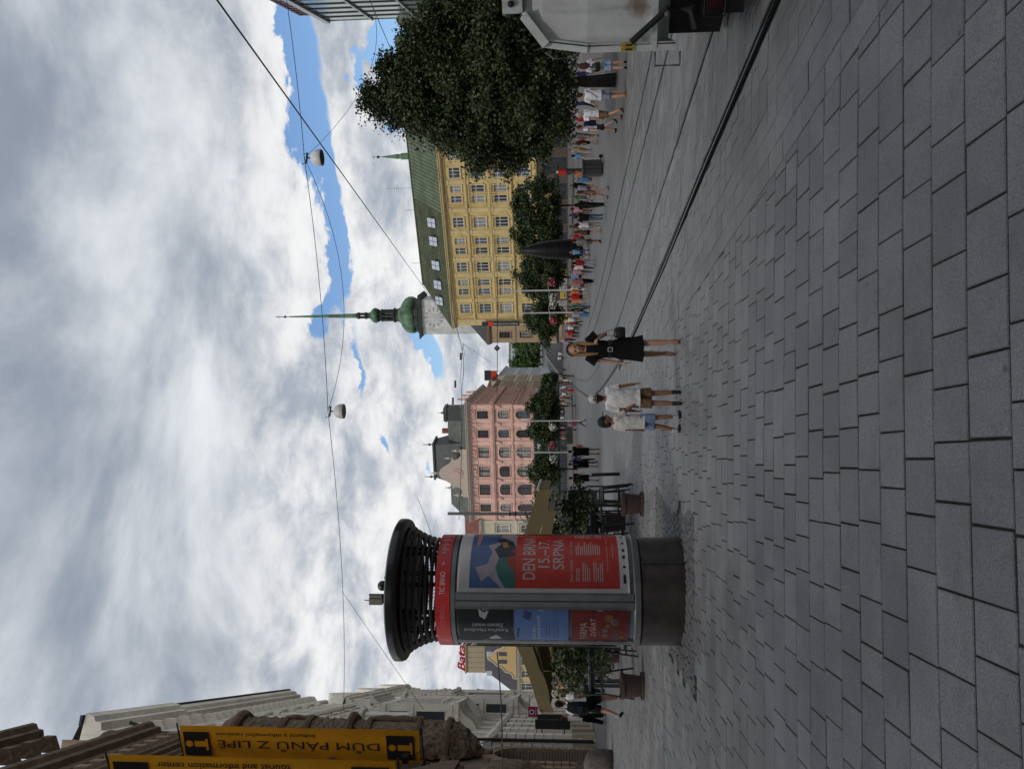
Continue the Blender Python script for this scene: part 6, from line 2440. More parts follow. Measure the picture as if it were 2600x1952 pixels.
def parasol(x, y, zb, half, z_edge, z_top, label, rz=0, m=None, val=.26):
    m = m or m_can
    t = thing('parasol', label, 'parasol', (x, y, zb), rz, 'parasols over the cafe terrace')
    C = [(-half, -half), (half, -half), (half, half), (-half, half)]
    for i in range(4):
        a, b = C[i], C[(i + 1) % 4]
        g = MB()
        n = 6
        for k in range(n):
            f0, f1 = k / n, (k + 1) / n
            g.quad(*[(p[0] * (1 - f), p[1] * (1 - f), z_edge + (z_top - z_edge) * f + .06 * half * .2 * sin(f * pi)) for p, f in ((a, f0), (b, f0), (b, f1), (a, f1))])
        g.obj('canopy_panel', m, t)
        v = MB()
        for k in range(8):
            f0, f1 = k / 8, (k + 1) / 8
            p0 = (a[0] + (b[0] - a[0]) * f0, a[1] + (b[1] - a[1]) * f0)
            p1 = (a[0] + (b[0] - a[0]) * f1, a[1] + (b[1] - a[1]) * f1)
            v.quad((*p0, z_edge - val - .02 * (k % 2)), (*p1, z_edge - val - .02 * ((k + 1) % 2)), (*p1, z_edge), (*p0, z_edge))
        v.obj('valance', m, t)
        MB().tube([(a[0] * .97, a[1] * .97, z_edge - .02), (0, 0, z_top - .08)], .022, 5).obj('rib', m_alu, t)
    MB().tube([(0, 0, 0), (0, 0, z_top + .08)], .035, 8).obj('mast', m_alu, t)
    MB().box(-.35, .35, -.35, .35, 0, .1).obj('foot', mat('parasol_base', (.1, .1, .1), .8, .1), t)


def awning(x, y, depth, half, half2, z_end, z_ridge, label):
    """two cloth panels sloping down from a ridge beam, folding arms below, valances at the ends"""
    zb = zg(x, y)
    t = thing('terrace_awning', label, 'awning', (x, y, zb), radians(3), 'double sided awnings over the terrace')
    z_end, z_ridge = z_end - zb, z_ridge - zb
    for sg in (-1, 1):
        g = MB()
        n = 10
        for k in range(n):
            q = []
            for f, yy in ((k / n, 0), ((k + 1) / n, 0), ((k + 1) / n, depth), (k / n, depth)):
                q.append((sg * half2 * f, yy, z_ridge + (z_end - z_ridge) * f - .10 * sin(pi * f)))
            g.quad(*q)
        g.obj('canopy_panel', m_can, t)
        v = MB()
        for k in range(12):
            f0, f1 = k / 12, (k + 1) / 12
            dz0, dz1 = .24 + .02 * sin(k * 2.1), .24 + .02 * sin((k + 1) * 2.1)
            v.quad((sg * half2, depth * f0, z_end - dz0), (sg * half2, depth * f1, z_end - dz1), (sg * half2, depth * f1, z_end), (sg * half2, depth * f0, z_end))
        v.obj('valance', m_can, t)
        for yy in (-.012, depth + .012):
            v = MB()
            for k in range(n):
                P_ = [(sg * half2 * f, yy, z_ridge + (z_end - z_ridge) * f - .10 * sin(pi * f)) for f in (k / n, (k + 1) / n)]
                dd = [.30 + .025 * sin(k * 1.9), .30 + .025 * sin((k + 1) * 1.9)]
                v.quad((P_[0][0], yy, P_[0][2] - dd[0]), (P_[1][0], yy, P_[1][2] - dd[1]), P_[1], P_[0])
            v.obj('gable_valance', m_can, t)
        MB().tube([(sg * half2, -.04, z_end), (sg * half2, depth + .04, z_end)], .035, 6).obj('front_bar', m_alu, t)
        for yy in (.25, depth - .25):
            el = (sg * half2 * .5, yy + .35, (z_end + z_ridge) / 2 - .22)
            MB().tube([(0, yy, z_ridge - .14), el], .03, 6).obj('arm', m_alu, t)
            MB().tube([el, (sg * half2, yy, z_end - .02)], .026, 6).obj('arm', m_alu, t)
    MB().box(-.12, .12, -.02, depth + .02, z_ridge - .1, z_ridge + .1).obj('ridge_case', m_alu, t)
    for yy in (.3, depth - .3):
        MB().box(-.05, .05, yy - .05, yy + .05, 0, z_ridge - .1).obj('post', m_alu, t)


def high_table(x, y, rz, label, L=1.5):
    t = thing('terrace_table', label, 'table', (x, y, zg(x, y)), rz, 'dark terrace tables')
    for k in range(5):
        MB().box(-L / 2, L / 2, -.36 + k * .145, -.225 + k * .145, 1.02, 1.06).obj('slat', m_tim2, t)
    for sx in (-1, 1):
        for sy in (-1, 1):
            MB().box(sx * (L / 2 - .1) - .035, sx * (L / 2 - .1) + .035, sy * .28 - .035, sy * .28 + .035, 0, 1.02).obj('leg', m_tim, t)
        MB().box(sx * (L / 2 - .1) - .03, sx * (L / 2 - .1) + .03, -.245, .245, .25, .32).obj('stretcher', m_tim, t)
    MB().box(-L / 2 + .1, L / 2 - .1, -.32, -.28, .92, 1.015).obj('apron', m_tim, t)
    MB().box(-L / 2 + .1, L / 2 - .1, .28, .32, .92, 1.015).obj('apron', m_tim, t)


def stool(x, y, rz, label, back=True):
    t = thing('terrace_chair', label, 'chair', (x, y, zg(x, y)), rz, 'dark terrace chairs')
    MB().box(-.2, .2, -.2, .2, .72, .76).obj('seat', m_tim, t)
    for sx in (-1, 1):
        for sy in (-1, 1):
            MB().tube([(sx * .24, sy * .24, 0), (sx * .17, sy * .17, .72)], .022, 6).obj('leg', m_tim, t)
    for sy in (-1, 1):
        MB().box(-.21, .21, sy * .21 - .012, sy * .21 + .012, .25, .29).obj('stretcher', m_tim, t)
    if back:
        for sx in (-1, 1):
            MB().box(sx * .17 - .02, sx * .17 + .02, .17, .2, .76, 1.16).obj('back_post', m_tim, t)
        for z in (.9, 1.05):
            MB().box(-.15, .15, .175, .195, z, z + .09).obj('back_slat', m_tim, t)


def potted_tree(px, py, pyc, crown_px, label, seed, n=900, rad=.42):
    p = gp(px, py)
    t = thing('potted_tree', label, 'plant', p, 0, 'potted trees edging the terrace')
    smooth_by(MB().lathe([(.02, .02), (.25, .02), (.26, .06), (.27, .05), (.27, .0), (.265, .0)], 24).obj('saucer', m_pot, t))
    smooth_by(MB().lathe([(.19, .03), (.215, .2), (.235, .40), (.26, .40), (.26, .46), (.235, .46), (.22, .40), (.02, .40)], 24).obj('pot', m_pot, t))
    c = at(crown_px, pyc, p.y)
    c = c - p
    MB().tube([(0, 0, .38), (c.x * .4, 0, c.z * .55), (c.x, 0, c.z + .1)], [.016, .013, .006], 6).obj('stem', m_bark, t)
    V, F, cc = leaves(26, n, .085, c, (rad, rad, rad * 1.0), seed, shell=.35, clump=.45)
    tag(put('crown', np_mesh('crown', V, F, m_leaf_dark), t), kind='stuff')
    for i in range(0, 26, 4):
        MB().tube([(c.x * .8, 0, c.z * .85), Vector(cc[i])], [.008, .003], 4).obj('twig', m_bark, t)


def terrace():
    awning(-4.40, 15.7, 2.6, 2.2, 2.24, 2.06, 3.0, 'khaki double sided awning sloping down on both sides of the column')
    awning(-6.0, 22.4, 2.6, 1.8, 2.3, 2.02, 2.9, 'second khaki double sided awning farther back on the terrace')
    q = at(1425, 1722, 46)
    parasol(q.x, 46, zg(q.x, 46), 1.2, 2.2, 2.75, 'small cream parasol far back before the white palace', .2, m_cream_can, .1)
    potted_tree(1633, 1279, 1272, 1468, 'potted tree with thin bent stem right of the column', 51)
    potted_tree(1635, 1741, 1685, 1460, 'potted tree with leaning stem left of the column', 52, 1300, .5)
    p = gp(1610, 1300) + Vector((-.15, 0, 0))
    high_table(p.x - .35, p.y + .7, .15, 'dark slatted bar table behind the right hand pot', 1.3)
    high_table(p.x - .6, p.y + 2.3, .1, 'dark slatted bar table second from the right hand pot', 1.5)
    stool(p.x - .35, p.y - .1, .2, 'dark bar chair in front of the right hand terrace table')
    stool(p.x + .5, p.y + .75, -1.4, 'dark bar chair at the open end of the right hand terrace table')
    stool(p.x - .95, p.y + 1.4, .6, 'dark bar chair between the column and the right hand table')
    stool(p.x + .3, p.y + 1.6, 3.1, 'dark bar chair between the two right hand tables')
    for i, (dx_, dy_, rz_) in enumerate(((-1.0, .4, 1.0), (-.1, 1.5, -.5), (-1.3, 2.2, .3), (.1, 2.9, 2.0), (-1.1, 3.4, 1.1))):
        stool(p.x + dx_, p.y + dy_, rz_, 'dark bar chair ' + ('closest to the column edge on its right', 'in the gap behind the right hand table', 'deep in the terrace by the column edge', 'far end of the second right hand table', 'deepest in the terrace right of the column')[i])
    p = gp(1615, 1680)
    for i, (dx_, dy_, rz_) in enumerate(((-.6, .3, 1.4), (.1, 1.6, .4), (.9, 2.4, 2.0))):
        stool(p.x + dx_, p.y + dy_, rz_, 'dark bar chair ' + ('beside the leaning plant pot', 'between the two left hand tables', 'deep in the terrace left of the column')[i])
    high_table(p.x, p.y + .5, .2, 'dark slatted bar table left of the column beside the leaning plant', 1.5)
    stool(p.x + .5, p.y - .2, .1, 'dark bar chair close to the column on its left')
    stool(p.x + .8, p.y + 1.2, 2.9, 'dark bar chair behind the left hand terrace table')
    high_table(p.x + .4, p.y + 2.6, .2, 'dark slatted bar table farther back left of the column', 1.5)
    # menu boards
    q = gp(1520, 1262)
    t = thing('menu_board', 'tall black menu board on the terrace right of the column', 'menu board', (q.x, q.y, q.z), -.2)
    MB().box(-.38, .38, -.03, .03, .1, 1.75).obj('panel', flat('board_black', (.010, .010, .011), .5), t)
    MB().box(-.42, -.38, -.04, .04, 0, 1.8).obj('post', m_tim, t)
    MB().box(.38, .42, -.04, .04, 0, 1.8).obj('post', m_tim, t)
    rr = random.Random(8)
    for k in range(6):
        w = rr.uniform(.15, .5)
        MB().box(-.3, -.3 + w, -.036, -.031, .7 + k * .12, .73 + k * .12).obj('chalk_line', flat('chalk', (.3, .3, .3)), t)
    q = gp(1535, 1352)
    t = thing('round_sign', 'black sign with a white rounded at sign emblem by the column', 'sign', (q.x, q.y, q.z), -.1)
    MB().box(-.4, .4, -.02, .02, .3, 1.5).obj('panel', flat('board_black', (.010, .010, .011), .5), t)
    MB().prism([(.27 * cos(a) * (1 if abs(cos(a)) < .9 else .96), 1.0 + .3 * sin(a)) for a in np.linspace(0, 2 * pi, 20, endpoint=False)], -.026, -.022, 'y').obj('emblem_disc', flat('emblem_white', (.55, .57, .6)), t)
    v, f = fit_text('@', .26, .26)
    MB().raw([(p_[0] - .13, -.03, .92 + p_[1]) for p_ in v], f).obj('emblem', flat('board_black', (.010, .010, .011)), t)
    for x in (-.36, .36):
        MB().box(x - .02, x + .02, -.02, .02, 0, .3).obj('leg', m_tim, t)
    # flowering shrubs in the terrace, light blossoms
    for i, (px, py, Yd, r, cmat) in enumerate(((1400, 1330, 26, .9, (.36, .38, .30)), (1475, 1325, 22, .7, None), (1440, 1690, 27, 1.1, (.30, .16, .17)), (1480, 1660, 23, .9, None), (1455, 1375, 27, .8, None))):
        c = at(px, py, Yd)
        z0 = zg(c.x, Yd)
        t = thing('planter_shrub', ('pale flowering oleander under the right parasol edge', 'dark leafy shrub behind the bar tables right of the column', 'shrub with pinkish blossom left of the column', 'dark shrub in the terrace left of the column', 'dark shrub just right of the column edge')[i], 'plant', (c.x, Yd, z0), 0, 'shrubs in tubs on the terrace')
        V, F, cc = leaves(30, 1500, .12, (0, 0, c.z - z0), (r, r, r * .9), 60 + i, shell=.3, clump=.5)
        tag(put('foliage', np_mesh('foliage', V, F, m_leaf_dark), t), kind='stuff')
        if cmat:
            tag(flowers((0, 0, c.z - z0), r, 220, None, 70 + i).obj('blossom', flat('blossom%d' % i, cmat), t), kind='stuff')
        MB().tube([(0, 0, .4), (0, 0, c.z - z0)], .03, 6).obj('stem', m_bark, t)
        smooth_by(MB().lathe([(.22, 0), (.3, .5), (.33, .5), (.33, .55), (.02, .52)], 18).obj('tub', m_pot, t))


terrace()


def more_street():
    m_dkg = mat('dark_green_parasol_cloth', (.012, .020, .015), .85, .1)
    for i, (px, py, Yd) in enumerate(((1440, 480, 108), (1440, 560, 112), (1440, 690, 116), (1440, 820, 120))):
        c = at(px, py, Yd)
        parasol(c.x, Yd, zg(c.x, Yd), 2.4, 2.3, 3.0, ('dark terrace parasol right of the black clock', 'dark terrace parasol just behind the black clock', 'dark terrace parasol between clock and first white pole', 'dark terrace parasol near the second white pole')[i], .3, m_dkg)
    for i, (px, py, Yd) in enumerate(((1440, 1010, 122), (1440, 1075, 120), (1440, 1160, 122), (1440, 1235, 118))):
        c = at(px, py, Yd)
        parasol(c.x, Yd, zg(c.x, Yd), 2.3, 2.3, 2.9, ('rightmost', 'second', 'third', 'leftmost')[i] + ' dark terrace parasol before the pink palace', .25, m_dkg)
    m_sg = flat('amber_shop_sign', (.50, .34, .08), .6)
    for i, (px, py) in enumerate(((1392, 500), (1400, 560), (1429, 690), (1430, 750), (1432, 805), (1400, 640))):
        c = at(px, py, 113)
        t = thing('shop_sign', ('square amber shop sign right of the clock', 'small amber shop sign above the jeans man', 'amber shop sign left of the clock', 'amber shop sign beside the first white pole', 'amber shop sign beside the second white pole', 'amber shop sign behind the clock top')[i], 'sign', c)
        MB().cbox((0, 0, 0), (1.0, .12, .9)).obj('panel', m_sg, t)
        MB().cbox((0, .1, .6), (.08, .08, .5)).obj('bracket', m_wire, t)
        MB().cbox((0, -.07, -.2), (.5, .02, .12)).obj('print', m_tim, t)
    # low terrace walls
    for a, b_, lab in (((1447, 1000), (1447, 1068), 'low grey terrace wall under the trees of the pink palace'), ((1452, 1085), (1455, 1130), 'low grey terrace wall left of the white pole')):
        p, q = gp(*a), gp(*b_)
        d = (q - p)
        t = thing('terrace_wall', lab, 'wall', p, atan2(d.y, d.x))
        L = hypot(d.x, d.y)
        MB().box(0, L, -.2, .2, -.2, .75).obj('wall', mat('terrace_wall_plaster', (.20, .19, .18), .85, .1), t)
        MB().box(-.05, L + .05, -.25, .25, .752, .85).obj('coping', mat('terrace_coping', (.28, .27, .26), .85, .1), t)


more_street()
# ------------------------------------------------------------------ people
m_skin = mat('skin', (.34, .19, .13), .55, .08, 8., obj=False)
m_skin_t = mat('skin_tanned', (.22, .11, .068), .55, .08, 8., obj=False)
CLO = {}


def cloth(c, nm=None):
    k = tuple(round(v, 3) for v in c)
    if k not in CLO:
        CLO[k] = mat('cloth_%02d' % len(CLO), c, .9, .16, 9., .5, 26., obj=False, spec=.12)
    return CLO[k]


class Body:
    """collects solid pieces of one surface; every piece remembers its class"""
    def __init__(s):
        s.g = MB()
        s.seg = []

    def cap(s, p0, r0, p1, r1, cl=0, n=10):
        p0, p1 = Vector(p0), Vector(p1)
        d = p1 - p0
        L = d.length
        d = d.normalized() if L > 1e-6 else Vector((0, 0, 1))
        a = d.cross(Vector((0, 1, 0)) if abs(d.y) < .9 else Vector((1, 0, 0))).normalized()
        b = d.cross(a)
        rings = []
        for t in (-1.45, -1.0, -.5):
            rings.append((p0 + d * r0 * sin(t), r0 * cos(t)))
        rings.append((p0, r0))
        rings.append((p1, r1))
        for t in (.5, 1.0, 1.45):
            rings.append((p1 + d * r1 * sin(t), r1 * cos(t)))
        s.g.loft([[c + (a * cos(2 * pi * k / n) + b * sin(2 * pi * k / n)) * r for k in range(n)] for c, r in rings])
        s.seg.append((tuple(p0), tuple(p1), r0, r1, cl))

    def chain(s, pts, cl=0):
        for (p, r), (q, w) in zip(pts, pts[1:]):
            s.cap(p, r, q, w, cl)

    def ell(s, c, r, cl=0):
        s.g.sph(c, r, 14, 9)
        m = sorted(r)
        s.seg.append((tuple(c), tuple(c), m[1], m[1], cl))

    def rings(s, rs, cl=0, n=18):
        """rs: (cx, cy, z, rx, ry)"""
        s.g.loft([[(x + rx * cos(2 * pi * k / n), y + ry * sin(2 * pi * k / n), z) for k in range(n)] for x, y, z, rx, ry in rs])
        for (x, y, z, rx, ry), (x2, y2, z2, rx2, ry2) in zip(rs, rs[1:]):
            for f in (-.5, 0, .5):
                s.seg.append(((x + f * rx, y, z), (x2 + f * rx2, y2, z2), min(rx, ry), min(rx2, ry2), cl))

    def cone(s, p0, r0, p1, r1, cl=0, n=14):
        p0, p1 = Vector(p0), Vector(p1)
        d = (p1 - p0).normalized()
        a = d.cross(Vector((0, 1, 0)) if abs(d.y) < .9 else Vector((1, 0, 0))).normalized()
        b = d.cross(a)
        s.g.loft([[c + (a * cos(2 * pi * k / n) + b * sin(2 * pi * k / n)) * r for k in range(n)] for c, r in ((p0, r0), (p0.lerp(p1, .5), (r0 + r1) / 2), (p1, r1))])
        s.seg.append((tuple(p0), tuple(p1), r0, r1, cl))


JOBS = []


def solid(body, name, mats, parent, voxel, smooth=3):
    me = body.g.mesh(name)
    o = put(name, me, parent)
    m = o.modifiers.new('r', 'REMESH')
    m.mode = 'VOXEL'
    m.voxel_size = voxel
    m.use_smooth_shade = True
    if smooth:
        k = o.modifiers.new('s', 'SMOOTH')
        k.factor = .5
        k.iterations = smooth
    JOBS.append((o, body.seg, mats))
    return o


def finish_people():
    dg = bpy.context.evaluated_depsgraph_get()
    done = []
    for o, seg, mats in JOBS:
        done.append(bpy.data.meshes.new_from_object(o.evaluated_get(dg)))
    for (o, seg, mats), me in zip(JOBS, done):
        old = o.data
        o.modifiers.clear()
        o.data = me
        me.name = o.name
        bpy.data.meshes.remove(old)
        me.materials.clear()
        for m in mats:
            me.materials.append(m)
        me.shade_smooth()
        nm = o.name.split('.')[0]
        if nm in ('shirt', 'dress', 'bottoms') and len(me.vertices) > 800:
            n = len(me.vertices)
            co, no = np.empty(n * 3), np.empty(n * 3)
            me.vertices.foreach_get('co', co)
            me.vertex_normals.foreach_get('vector', no)
            k = .6 if nm == 'dress' else 1.
            amp = np.array([mnoise.noise((x * 9, y * 9, z * 5)) * .011 + mnoise.noise((x * 24 + z * 9, y * 24, z * 13)) * .006 for x, y, z in co.reshape(-1, 3)]) * k + .002
            me.vertices.foreach_set('co', (co.reshape(-1, 3) + no.reshape(-1, 3) * amp[:, None]).ravel())
        if len(mats) > 1 and len(me.polygons):
            n = len(me.polygons)
            c = np.empty(n * 3)
            me.polygons.foreach_get('center', c)
            c = c.reshape(-1, 3)
            best = np.full(n, 1e9)
            idx = np.zeros(n, dtype=np.int32)
            for p0, p1, r0, r1, cl in seg:
                a, d = np.array(p0), np.array(p1) - np.array(p0)
                L = (d * d).sum()
                t = np.clip(((c - a) @ d) / L, 0, 1) if L > 1e-9 else np.zeros(n)
                dist = np.linalg.norm(c - a - t[:, None] * d, axis=1) - (r0 + (r1 - r0) * t)
                k = dist < best
                best[k] = dist[k]
                idx[k] = cl
            me.polygons.foreach_set('material_index', idx)
        me.update()


def limb(p, swing, side, L1, bend, L2, inward=0.):
    d1 = Vector((sin(side), -sin(swing) * cos(side), -cos(swing) * cos(side)))
    e = p + d1 * L1
    sw = swing + bend
    d2 = Vector((sin(side - inward), -sin(sw) * cos(side - inward), -cos(sw) * cos(side - inward)))
    return e, e + d2 * L2, d2


def add_hand(b, wr, d, sgn, cl, fine, curl=.6, s=1.):
    """palm, four unequal bent fingers and a thumb leaving the side of the palm"""
    f = Vector((0, -1, 0)) - d * Vector((0, -1, 0)).dot(d)
    f = f.normalized() if f.length > .2 else Vector((1, 0, 0))
    inw = d.cross(f) * sgn
    if inw.x * sgn > 0:
        inw = -inw
    pc = wr + d * .045 * s
    for k in (-1, 0, 1):
        b.cap(wr + d * .01 * s + f * k * .014 * s, .017 * s, pc + d * .035 * s + f * k * .022 * s, .015 * s, cl, 8)
    if not fine:
        b.cap(pc + d * .03 * s, .026 * s, pc + d * .085 * s + inw * .02 * s, .018 * s, cl, 8)
        return
    for k, L in ((-1.5, .062), (-.5, .072), (.5, .068), (1.5, .054)):
        r0 = pc + d * .042 * s - f * k * .0205 * s
        r1 = r0 + (d * cos(curl * .5) + inw * sin(curl * .5)) * L * .55 * s
        r2 = r1 + (d * cos(curl * 1.3) + inw * sin(curl * 1.3)) * L * .5 * s
        b.cap(r0, .0085 * s, r1, .008 * s, cl, 8)
        b.cap(r1, .008 * s, r2, .007 * s, cl, 8)
    t0 = wr + d * .03 * s + f * .03 * s
    t1 = t0 + (d * .6 + f * .7 + inw * .3).normalized() * .035 * s
    t2 = t1 + (d * .9 + f * .2 + inw * .4).normalized() * .028 * s
    b.cap(t0, .012 * s, t1, .0095 * s, cl, 8)
    b.cap(t1, .0095 * s, t2, .008 * s, cl, 8)


def person(loc, h, yaw, label, top=(.5, .5, .5), bottom=('trousers', (.02, .02, .03)), hair=('short', (.03, .02, .012)), shoes=(.02, .02, .02), lod=2,
           legs=((.1, .05), (-.12, .15)), arms=((.1, .12, .25), (-.15, .12, .2)), skin=None, build=1., female=False, headk=1., head_turn=0., cap=None,
           sleeve=.55, top_z=.9, dress=None, group='people walking in the square', sock=None, lean=0., seated=False):
    skin = skin or m_skin
    t = thing('person', label, 'person', loc, yaw, group)
    s = h / 1.75
    V = lambda x, y, z: Vector((x, y, z))
    vox = {0: .0075, 1: .0115, 2: .026, 3: .04}[lod]
    fine = lod <= 1
    B = Body()
    w = build
    hipw, shw = (.088, .165) if female else (.085, .19)
    # legs
    LEG = []
    for sg, (sw, kb) in zip((-1, 1), legs):
        hp = V(sg * hipw * w, 0, .90)
        kn, an, d2 = limb(hp, sw, sg * .03, .42, -kb, .41)
        LEG.append((hp, kn, an, d2, sg))
    low = min(l[2].z for l in LEG)
    dz = .075 - low
    sh = V(0, 0, dz)
    LEG = [(a + sh, b_ + sh, c + sh, d, sg) for a, b_, c, d, sg in LEG]
    up = sh
    # torso
    rx = (.135 if female else .15) * w
    tor = [(0, 0, .86 + dz, .145 * w if female else .14 * w, .10 * w), (0, 0, .95 + dz, .155 * w if female else .148 * w, .105 * w), (0, lean * -.1, 1.08 + dz, .122 * w if female else .14 * w, .092 * w),
           (0, lean * -.25, 1.22 + dz, rx, .102 * w), (0, lean * -.4, 1.34 + dz, rx * 1.08, .105 * w), (0, lean * -.5, 1.42 + dz, rx * .95, .085 * w), (0, lean * -.55, 1.475 + dz, .06, .055)]
    ly = lean * -.55
    hz = 1.475 + dz + .145 * headk
    sk, sh_, pa, so, ha = 0, 1, 2, 3, 4
    one = lod >= 2
    P = lambda lst: [(p * s if isinstance(p, Vector) else p, r * s) for p, r in lst]
    S5 = lambda rs, k=0., kz=0.: [(x * s, y * s, z * s, (a + k) * s, (b_ + k) * s) for x, y, z, a, b_ in rs]
    B.rings(S5(tor), 1 if one else 0)
    ARM = []
    for sg, (sw, ab, bd) in zip((-1, 1), [a[:3] for a in arms]):
        spx = V(sg * shw * w, ly, 1.415 + dz)
        inw = (arms[0] if sg < 0 else arms[1])
        inw = inw[3] if len(inw) > 3 else .0
        el, wr, d2 = limb(spx, sw, sg * ab, .285, bd, .245, sg * inw)
        ARM.append((spx, el, wr, d2, sg))
        aw = .85 if female else 1.
        B.chain(P([(spx, .05 * aw), (spx.lerp(el, .5), .045 * aw), (el, .037 * aw)]), 0)
        B.chain(P([(el, .037 * aw), (el.lerp(wr, .35), .036 * aw), (wr, .025 * aw)]), 0)
        add_hand(B, wr * s, d2, sg, 0, lod == 0 or lod == 1, .7, s * (.95 if lod == 0 else 1.1))
    # neck and head (turned on the neck)
    hr = Matrix.Rotation(head_turn, 3, 'Z')
    hc = V(0, ly - .015, hz)
    H = lambda x, y, z: (hc + hr @ V(x * headk, y * headk, z * headk)) * s
    B.cap(V(0, ly, 1.44 + dz) * s, .052 * s, (hc - V(0, 0, .07)) * s, .05 * s, 0)
    B.ell(H(0, .012, .02), tuple(v * s * headk for v in (.075, .093, .105)), 0)
    B.cap(H(0, -.035, -.045), .055 * s * headk, H(0, -.045, -.075), .04 * s * headk, 0)
    if lod <= 1:
        B.cap(H(0, -.085, .015), .010 * s * headk, H(0, -.108, -.018), .015 * s * headk, 0)
        for sg in (-1, 1):
            B.ell(H(sg * .077, .01, .0), tuple(v * s * headk for v in (.012, .02, .03)), 0)
            B.cap(H(sg * .02, -.088, .034), .009 * s * headk, H(sg * .045, -.078, .034), .009 * s * headk, 0)
        B.cap(H(-.015, -.092, -.05), .010 * s * headk, H(.015, -.092, -.05), .010 * s * headk, 0)
    for hp, kn, an, d2, sg in LEG:
        lw = w * (1.0 if not female else 1.02)
        B.chain(P([(hp, .082 * lw), (hp.lerp(kn, .5), .07 * lw), (kn, .052 * lw)]), 2 if one and bottom[0] in ('trousers', 'wide') else 0)
        B.chain(P([(kn, .052 * lw), (kn.lerp(an, .32), .055 * lw), (kn.lerp(an, .7), .042 * lw), (an, .034 * lw)]), 2 if one and bottom[0] in ('trousers', 'wide') else 0)
        pit = atan2(d2.y, -d2.z)
        fwd = V(0, -cos(pit * .8), -sin(pit * .8) * 1)
        B.cap((an + V(0, .02, -.03)) * s, .032 * s, (an + fwd * .13 + V(0, 0, -.045)) * s, .026 * s, 3 if one else 0)
    C = B if one else None
    ms_skin = [skin, cloth(top), cloth(bottom[1]), cloth(shoes), cloth(hair[1])]

    def part(nm, fn, col_, k):
        if one:
            fn(B, k)
        else:
            b2 = Body()
            fn(b2, k)
            solid(b2, nm, [cloth(col_)], t, vox * .95, 2)

    def f_shirt(b, k):
        tz = top_z + dz
        rs = [r for r in tor if r[2] > tz + .03]
        base = (0, 0, tz, (.176 if not female else .16) * w, .132 * w)
        rs = [(x, y, z, max(a, (.166 if not female else .148) * w) if z < 1.3 + dz else a, max(b_, .122 * w) if z < 1.3 + dz else b_) for x, y, z, a, b_ in rs]
        b.rings(S5([base] + rs[:-1] + [(0, ly, 1.455 + dz, .10, .07)], .016 if lod < 2 else .012), k)
        for spx, el, wr, d2, sg in ARM:
            if sleeve > .05:
                e = spx.lerp(el, min(1, sleeve))
                b.cap(V(sg * .06, ly, 1.425 + dz) * s, .062 * s, (spx + V(-sg * .01, 0, 0)) * s, .064 * s, k)
                b.cone((spx + V(-sg * .02, 0, .01)) * s, .070 * s, e * s, (.070 if not female else .060) * s, k)
            if sleeve > 1.05:
                b.cone(el * s, .05 * s, el.lerp(wr, min(.95, sleeve - 1)) * s, .04 * s, k)

    def f_bottom(b, k):
        kind = bottom[0]
        if kind in ('skirt',):
            b.rings(S5([(0, 0, .48 + dz, .20 * w, .16 * w), (0, 0, .75 + dz, .175 * w, .13 * w), (0, 0, .95 + dz, .155 * w, .11 * w), (0, 0, 1.03 + dz, .135 * w, .10 * w)], .01), k)
            return
        if kind == 'long_skirt':
            b.rings(S5([(0, 0, .10 + dz, .22 * w, .18 * w), (0, 0, .6 + dz, .18 * w, .14 * w), (0, 0, .95 + dz, .155 * w, .11 * w), (0, 0, 1.03 + dz, .135 * w, .10 * w)], .01), k)
            return
        b.rings(S5([(0, 0, .80 + dz, .13 * w, .10 * w), (0, 0, .87 + dz, .152 * w, .112 * w), (0, 0, .96 + dz, .152 * w, .11 * w), (0, 0, 1.02 + dz, .138 * w, .102 * w)], .012), k)
        for hp, kn, an, d2, sg in LEG:
            if kind == 'shorts':
                e = hp.lerp(kn, .78)
                b.cone((hp + V(0, 0, .02)) * s, .098 * w * s, e * s, .096 * w * s, k)
            elif kind == 'hot':
                e = hp.lerp(kn, .42)
                b.cone((hp + V(0, 0, .02)) * s, .095 * w * s, e * s, .094 * w * s, k)
            else:
                ww = 1.35 if kind == 'wide' else 1.
                b.cone((hp + V(0, 0, .02)) * s, .096 * w * s, kn * s, .068 * w * ww * s, k)
                b.cone(kn.lerp(hp, .05) * s, .070 * w * ww * s, kn.lerp(an, .97) * s, .053 * ww * s, k)

    def f_dress(b, k):
        b.rings(S5([(0, -.01, dress + dz, .215 * w, .165 * w), (0, -.005, .70 + dz, .195 * w, .145 * w), (0, 0, .92 + dz, .168 * w, .118 * w), (0, 0, 1.07 + dz, .128 * w, .098 * w), (0, ly * .5, 1.22 + dz, .142 * w, .112 * w), (0, ly * .8, 1.34 + dz, .15 * w, .112 * w), (0, ly, 1.43 + dz, .135 * w, .09 * w), (0, ly, 1.46 + dz, .085, .07)], .012), k)
        for spx, el, wr, d2, sg in ARM:
            e = spx.lerp(el, .45)
            b.cone((spx + V(-sg * .04, 0, .03)) * s, .064 * s, (e + V(sg * .025, 0, 0)) * s, .088 * s, k)
    if dress:
        part('dress', f_dress, top, 1)
    else:
        part('bottoms', f_bottom, bottom[1], 2)
        if top:
            part('shirt', f_shirt, top, 1)

